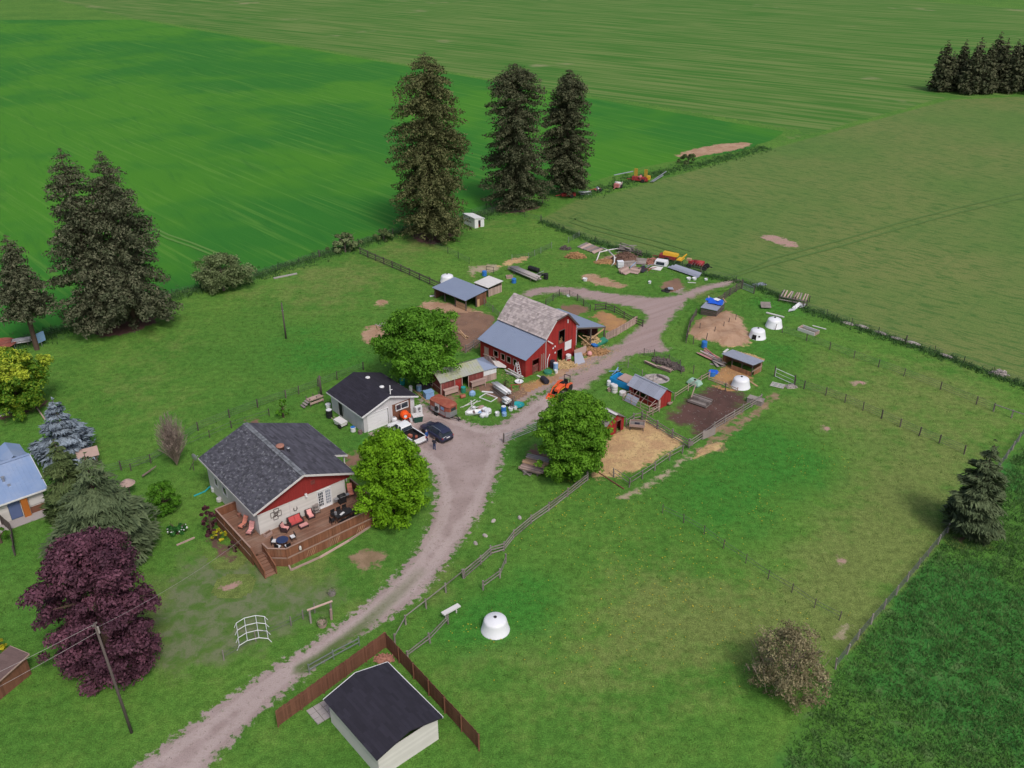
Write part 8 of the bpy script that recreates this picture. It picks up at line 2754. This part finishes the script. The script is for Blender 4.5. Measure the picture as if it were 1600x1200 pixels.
heap('stone_heap', 'scatter of pale stones by the round maple in the dirt paddock', 'stones', (606, 508), 1.8, 1.0, .12, 'stone', 70, .3)

# machines along the far field edge
def machine(label, px, rz, m, m2, L=2.2, h=1.1, frames=False):
    t = thing('farm_machine', label, 'farm machine', G(*px), rz, 'old machines along the far field edge')
    MB().bbox(-L / 2, L / 2, -.6, .6, .4, h, 0).build('body', M[m], t)
    MB().lathe([(.35, -.7), (.35, .7)], 12, (0, 0, h), 0, axis='y').build('drum', M[m2], t, True)
    MB().beam((-L / 2, 0, .6), (-L / 2 - 1.3, 0, .4), .14).build('drawbar', M[m], t)
    for s in (-1, 1):
        wheel(t, L * .2, s * .8, .45, .25, m2)
    for k in range(3):
        MB().beam((-L / 3 + k * L / 3, -.62, .3), (-L / 3 + k * L / 3 + .3, -.8, h + .3), .06).build('strut', M[m2], t)
    if frames:
        for x in (-1.1, 1.3):
            MB().bbox(x - .4, x + .4, -.1, .1, h + .1, h + 1.9).build('yellow_panel', M['ochre'], t)
        MB().bbox(1.6, 2.4, -.5, .5, .8, 1.6).build('guard', M['yellow'], t)
    return t


machine('red implement with two upright yellow panels at the field edge', (1000, 284), R(-20), 'mred', 'pinkred', 3.8, 1.2, True)
machine('pink-red implement on the grass left of the yellow-panelled machine', (965, 294), R(60), 'pinkred', 'roof_pale', 2.0, 1.2)
machine('small orange-brown implement beside the grey wheels', (934, 299), R(10), 'rust', 'steel', 1.5, .6)
machine('low red implement at the foot of the right dark pine', (888, 308), R(5), 'mred', 'mred', 3.2, .9)
lumber('white and grey scrap lying between the two red implements', (903, 304), (922, 302), 9, 1.6, .6, 'steel', .5, name='scrap_pile', cat='scrap', mats=['steel', 'pipe_white', 'darkcloth'])
for k, (a, c, lb) in enumerate((((1017, 284), (1041, 268), 'long pale irrigation pipe leaning at the far field edge, upper of two'), ((1020, 284), (1036, 274), 'pale irrigation pipe at the far field edge, lower of two'))):
    tag(MB().tube([G(*a, .4), G(*c, .5)], .14, 8).build('irrigation_pipe', M['steel']), lb, 'pipe')
board('grey_rail', 'long pale rail propped in the weeds left of the yellow-panelled machine', (974, 276), 6.0, .3, R(35), 'roof_grey', .1, 0, .8)

# under the walnut, and along the drive
lp = thing('lumber_trailer', 'stack of weathered planks on a low trailer under the walnut', 'lumber', *[(lambda q: (q[0], q[1]))(seg((818, 730), (850, 738)))][0])
for row, (y0, y1, z, m_) in enumerate(((-1.1, -.2, .55, 'pink_wood'), (-.15, .75, .75, 'tan_wood'), (.8, 1.6, .95, 'grey_wood'))):
    for k in range(5):
        yy = y0 + (y1 - y0) * (k + .5) / 5
        MB().box((random.uniform(-.15, .15), yy, z), (2.9, .16, .09), random.gauss(0, .012)).build('plank', M[m_], lp)
        MB().box((random.uniform(-.15, .15), yy, z - .12), (2.8, .16, .09), random.gauss(0, .012)).build('plank', M['pink_wood'], lp)
MB().bbox(-1.2, 1.2, -1.1, 1.6, .3, .4).build('trailer_bed', M['dark_wood'], lp)
for x in (-.9, .9):
    for y in (-1.0, 1.5):
        MB().box((x, y, .15), (.15, .15, .3)).build('block', M['dark_wood'], lp)
barrel('white drum lying at the right end of the plank stack', (854, 732), 'pipe_white', .3, .9, 'dark', lying=True, rz=R(60))
barrel('black drum lying behind the white drum at the plank stack', (860, 729), 'black', .3, .9, lying=True, rz=R(50))
lumber('dark low timbers behind the plank stack under the walnut', (836, 715), (858, 724), 7, 1.2, .4, 'dark_wood', .15)
lumber('broken sticks in front of the plank stack', (816, 741), (832, 742), 5, .6, .3, 'grey_wood', .5)
dm = thing('climbing_frame', 'arched climbing frame of thin white pipes on the lawn by the drive', 'climbing frame', G(395, 992), R(20))
for k in range(4):
    y = -1.5 + k
    MB().tube([(-1.5, y, 0), (-1.25, y, .5), (-.5, y, .85), (.5, y, .85), (1.25, y, .5), (1.5, y, 0)], .035, 6).build('hoop', M['pipe_white'], dm)
for x, z in ((-1.25, .5), (-.5, .85), (.5, .85), (1.25, .5)):
    MB().tube([(x, -1.5, z), (x, 1.5, z)], .03, 6).build('bar', M['pipe_white'], dm)
hp = thing('garden_arch', 'rustic timber arch of two posts and a beam by the drive', 'arch', G(504, 967), R(30))
for x in (-1.1, .9):
    MB().tube([(x, 0, 0), (x, 0, 1.6)], .1, 7).build('post', M['grey_wood'], hp)
MB().tube([(-1.3, 0, 1.62), (1.1, 0, 1.66)], .1, 7).build('beam', M['pink_wood'], hp)
tag(MB().tube([(0, 0, 0), (.05, 0, 1.3)], .12, 7).build('gate_post', M['pink_wood'], None, loc=G(518, 969)), 'stout pale post right of the rustic timber arch', 'post')
pt2 = thing('planter', 'weathered planter with dry plants beside the rustic arch', 'planter', G(504, 979))
MB().lathe([(.35, 0), (.45, .45), (.48, .48), (.40, .44), (0, .44)], 12, r=0).build('pot', M['pink_wood'], pt2)
leaf_cloud('foliage', unit(160) * np.array([.45, .45, .3]) + np.array([0, 0, .65]), unit(160), unit(160), .09, .04, RNG.uniform(-1, 1, 160), LM['bush'], pt2)
pt3 = thing('planter', 'weathered stump planter on the lawn above the rustic arch', 'planter', G(519, 929))
MB().lathe([(.35, 0), (.4, .35), (.36, .37), (0, .37)], 12, r=0).build('pot', M['grey_wood'], pt3)
leaf_cloud('foliage', unit(120) * np.array([.4, .4, .25]) + np.array([0, 0, .5]), unit(120), unit(120), .09, .04, RNG.uniform(-1, 1, 120), LM['bush'], pt3)
tag(MB().box((0, 0, .75), (1.9, .5, .12)).box((-.6, 0, .35), (.1, .1, .7)).box((.6, 0, .35), (.1, .1, .7)).build('white_bench', M['roof_pale'], None, loc=G(705, 962), rz=R(40)), 'loose white board bench at the end of the two-rail fence', 'bench')
for p, lb in (((771, 815), 'pale rock on the verge right of the drive'), ((758, 838), 'grey rock on the verge below the pale rock'), ((743, 850), 'pinkish stump on the verge by the three-rail fence'), ((812, 810), 'white stone block against the three-rail fence')):
    solo('verge_rock', lb, 'rock', MB().lathe([(.22, 0), (.27, .1), (.18, .24), (0, .27)], 8, sx=1.3, sy=.8), 'stone', G(*p), random.uniform(0, 3))
tag(MB().tube([G(303, 775, .06), G(320, 768, .06), (G(333, 760)[0], G(333, 760)[1], .3)], .09, 8).build('drain_pipe', M['teal']), 'teal drain pipe running from the house wall onto the lawn', 'pipe')
barrel('white drum at the left wall of the deck house', (334, 768), 'pipe_white', .25, .6)
barrel('grey tub further along the left wall of the deck house', (343, 783), 'roof_pale', .3, .4)
bt = thing('bird_table', 'thatch-coloured bird table on a dark post left of the round shrub', 'bird table', G(203, 772))
MB().tube([(0, 0, 0), (0, 0, 1.5)], .07, 7).build('post', M['dark_wood'], bt)
MB().lathe([(.85, 1.45), (.5, 1.75), (.12, 1.98), (0, 2.0)], 14, r=0).build('roof', M['pink_wood'], bt)
tag(MB().tube([G(222, 744, .3), G(235, 735, .5), G(244, 728, .7)], [.12, .1, .06], 7).build('fallen_branch', M['bark_grey']), 'grey fallen branch in the grass by the garden fence', 'branch')

# left edge neighbours
tm = thing('trampoline', 'round trampoline with a dark red pad at the left edge by the pasture corner', 'trampoline', G(2, 545))
MB().lathe([(0, .78), (1.7, .8), (1.72, .84), (2.2, .84), (2.2, .78), (1.7, .76), (0, .76)], 22, r=0).build('mat', M['rust'], tm)
for k in range(6):
    a_ = k * math.pi / 3
    MB().tube([(2.1 * math.cos(a_), 2.1 * math.sin(a_), 0), (2.1 * math.cos(a_), 2.1 * math.sin(a_), .8)], .05, 6).build('leg', M['steel'], tm)
pipes('stack of grey-white boards on trestles by the thin tree at the left edge', (20, 541), (50, 536), 8, .12, 1.2, 2, 'roof_pale')
bk = thing('basketball_backboard', 'grey-blue board on a post behind the thin bare-trunked tree', 'backboard', G(66, 541), R(65))
MB().tube([(0, 0, 0), (0, 0, 1.5)], .06, 7).build('post', M['steel'], bk)
MB().bbox(-.8, .8, -.05, .03, .7, 2.2, 0).build('board', M['blue_pale'], bk)
tag(MB().beam(G(-4, 652, .1), G(33, 637, .1), .2, .2).build('bed_kerb', M['roof_pale']), 'pale kerb along the bed under the green and gold maple', 'kerb')
tag(MB().beam(G(58, 638, .1), G(70, 655, .1), .15, .15).build('bed_timber', M['pink_wood']), 'short pale timber at the right of the bed under the green and gold maple', 'timber')
dh = thing('playhouse', 'small dull pink-roofed playhouse half hidden by the green fir', 'playhouse', G(140, 722), R(30))
MB().bbox(-.9, .9, -.9, .9, 0, 1.3, 0).build('wall', M['dark_wood'], dh)
MB().plate([(-1.2, -1.1, 1.25), (1.2, -1.1, 1.25), (1.2, 0, 1.95), (-1.2, 0, 1.95)], .08, 0).plate([(1.2, 1.1, 1.25), (-1.2, 1.1, 1.25), (-1.2, 0, 1.95), (1.2, 0, 1.95)], .08, 0).build('roof', M['pink_wood'], dh)
# patio at the bottom
pa = MB()
cs, sn = math.cos(R(41)), math.sin(R(41))
for i in range(9):
    for j in range(3):
        x, y = -6.2 + i * .62, .75 + j * .62
        pa.box((-10.4 + cs * x - sn * y, 54.6 + sn * x + cs * y, .05), (.58, .58, .08), R(41))
pa.build('patio_paving', M['concrete'], kind='structure')
heap('stone_heap', 'small heap of red-brown stones at the peaked corner of the brown fence', 'stones', (600, 1030), .9, .6, .4, 'brick', 80, .2)
solo('red_bin', 'red box on the patio inside the brown fence', 'box', MB().bbox(-.4, .4, -.3, .3, 0, .6, 0).bbox(-.43, .43, -.33, .33, .6, .66, 0), 'mred', (-13.4, 53.6, 0), R(41))
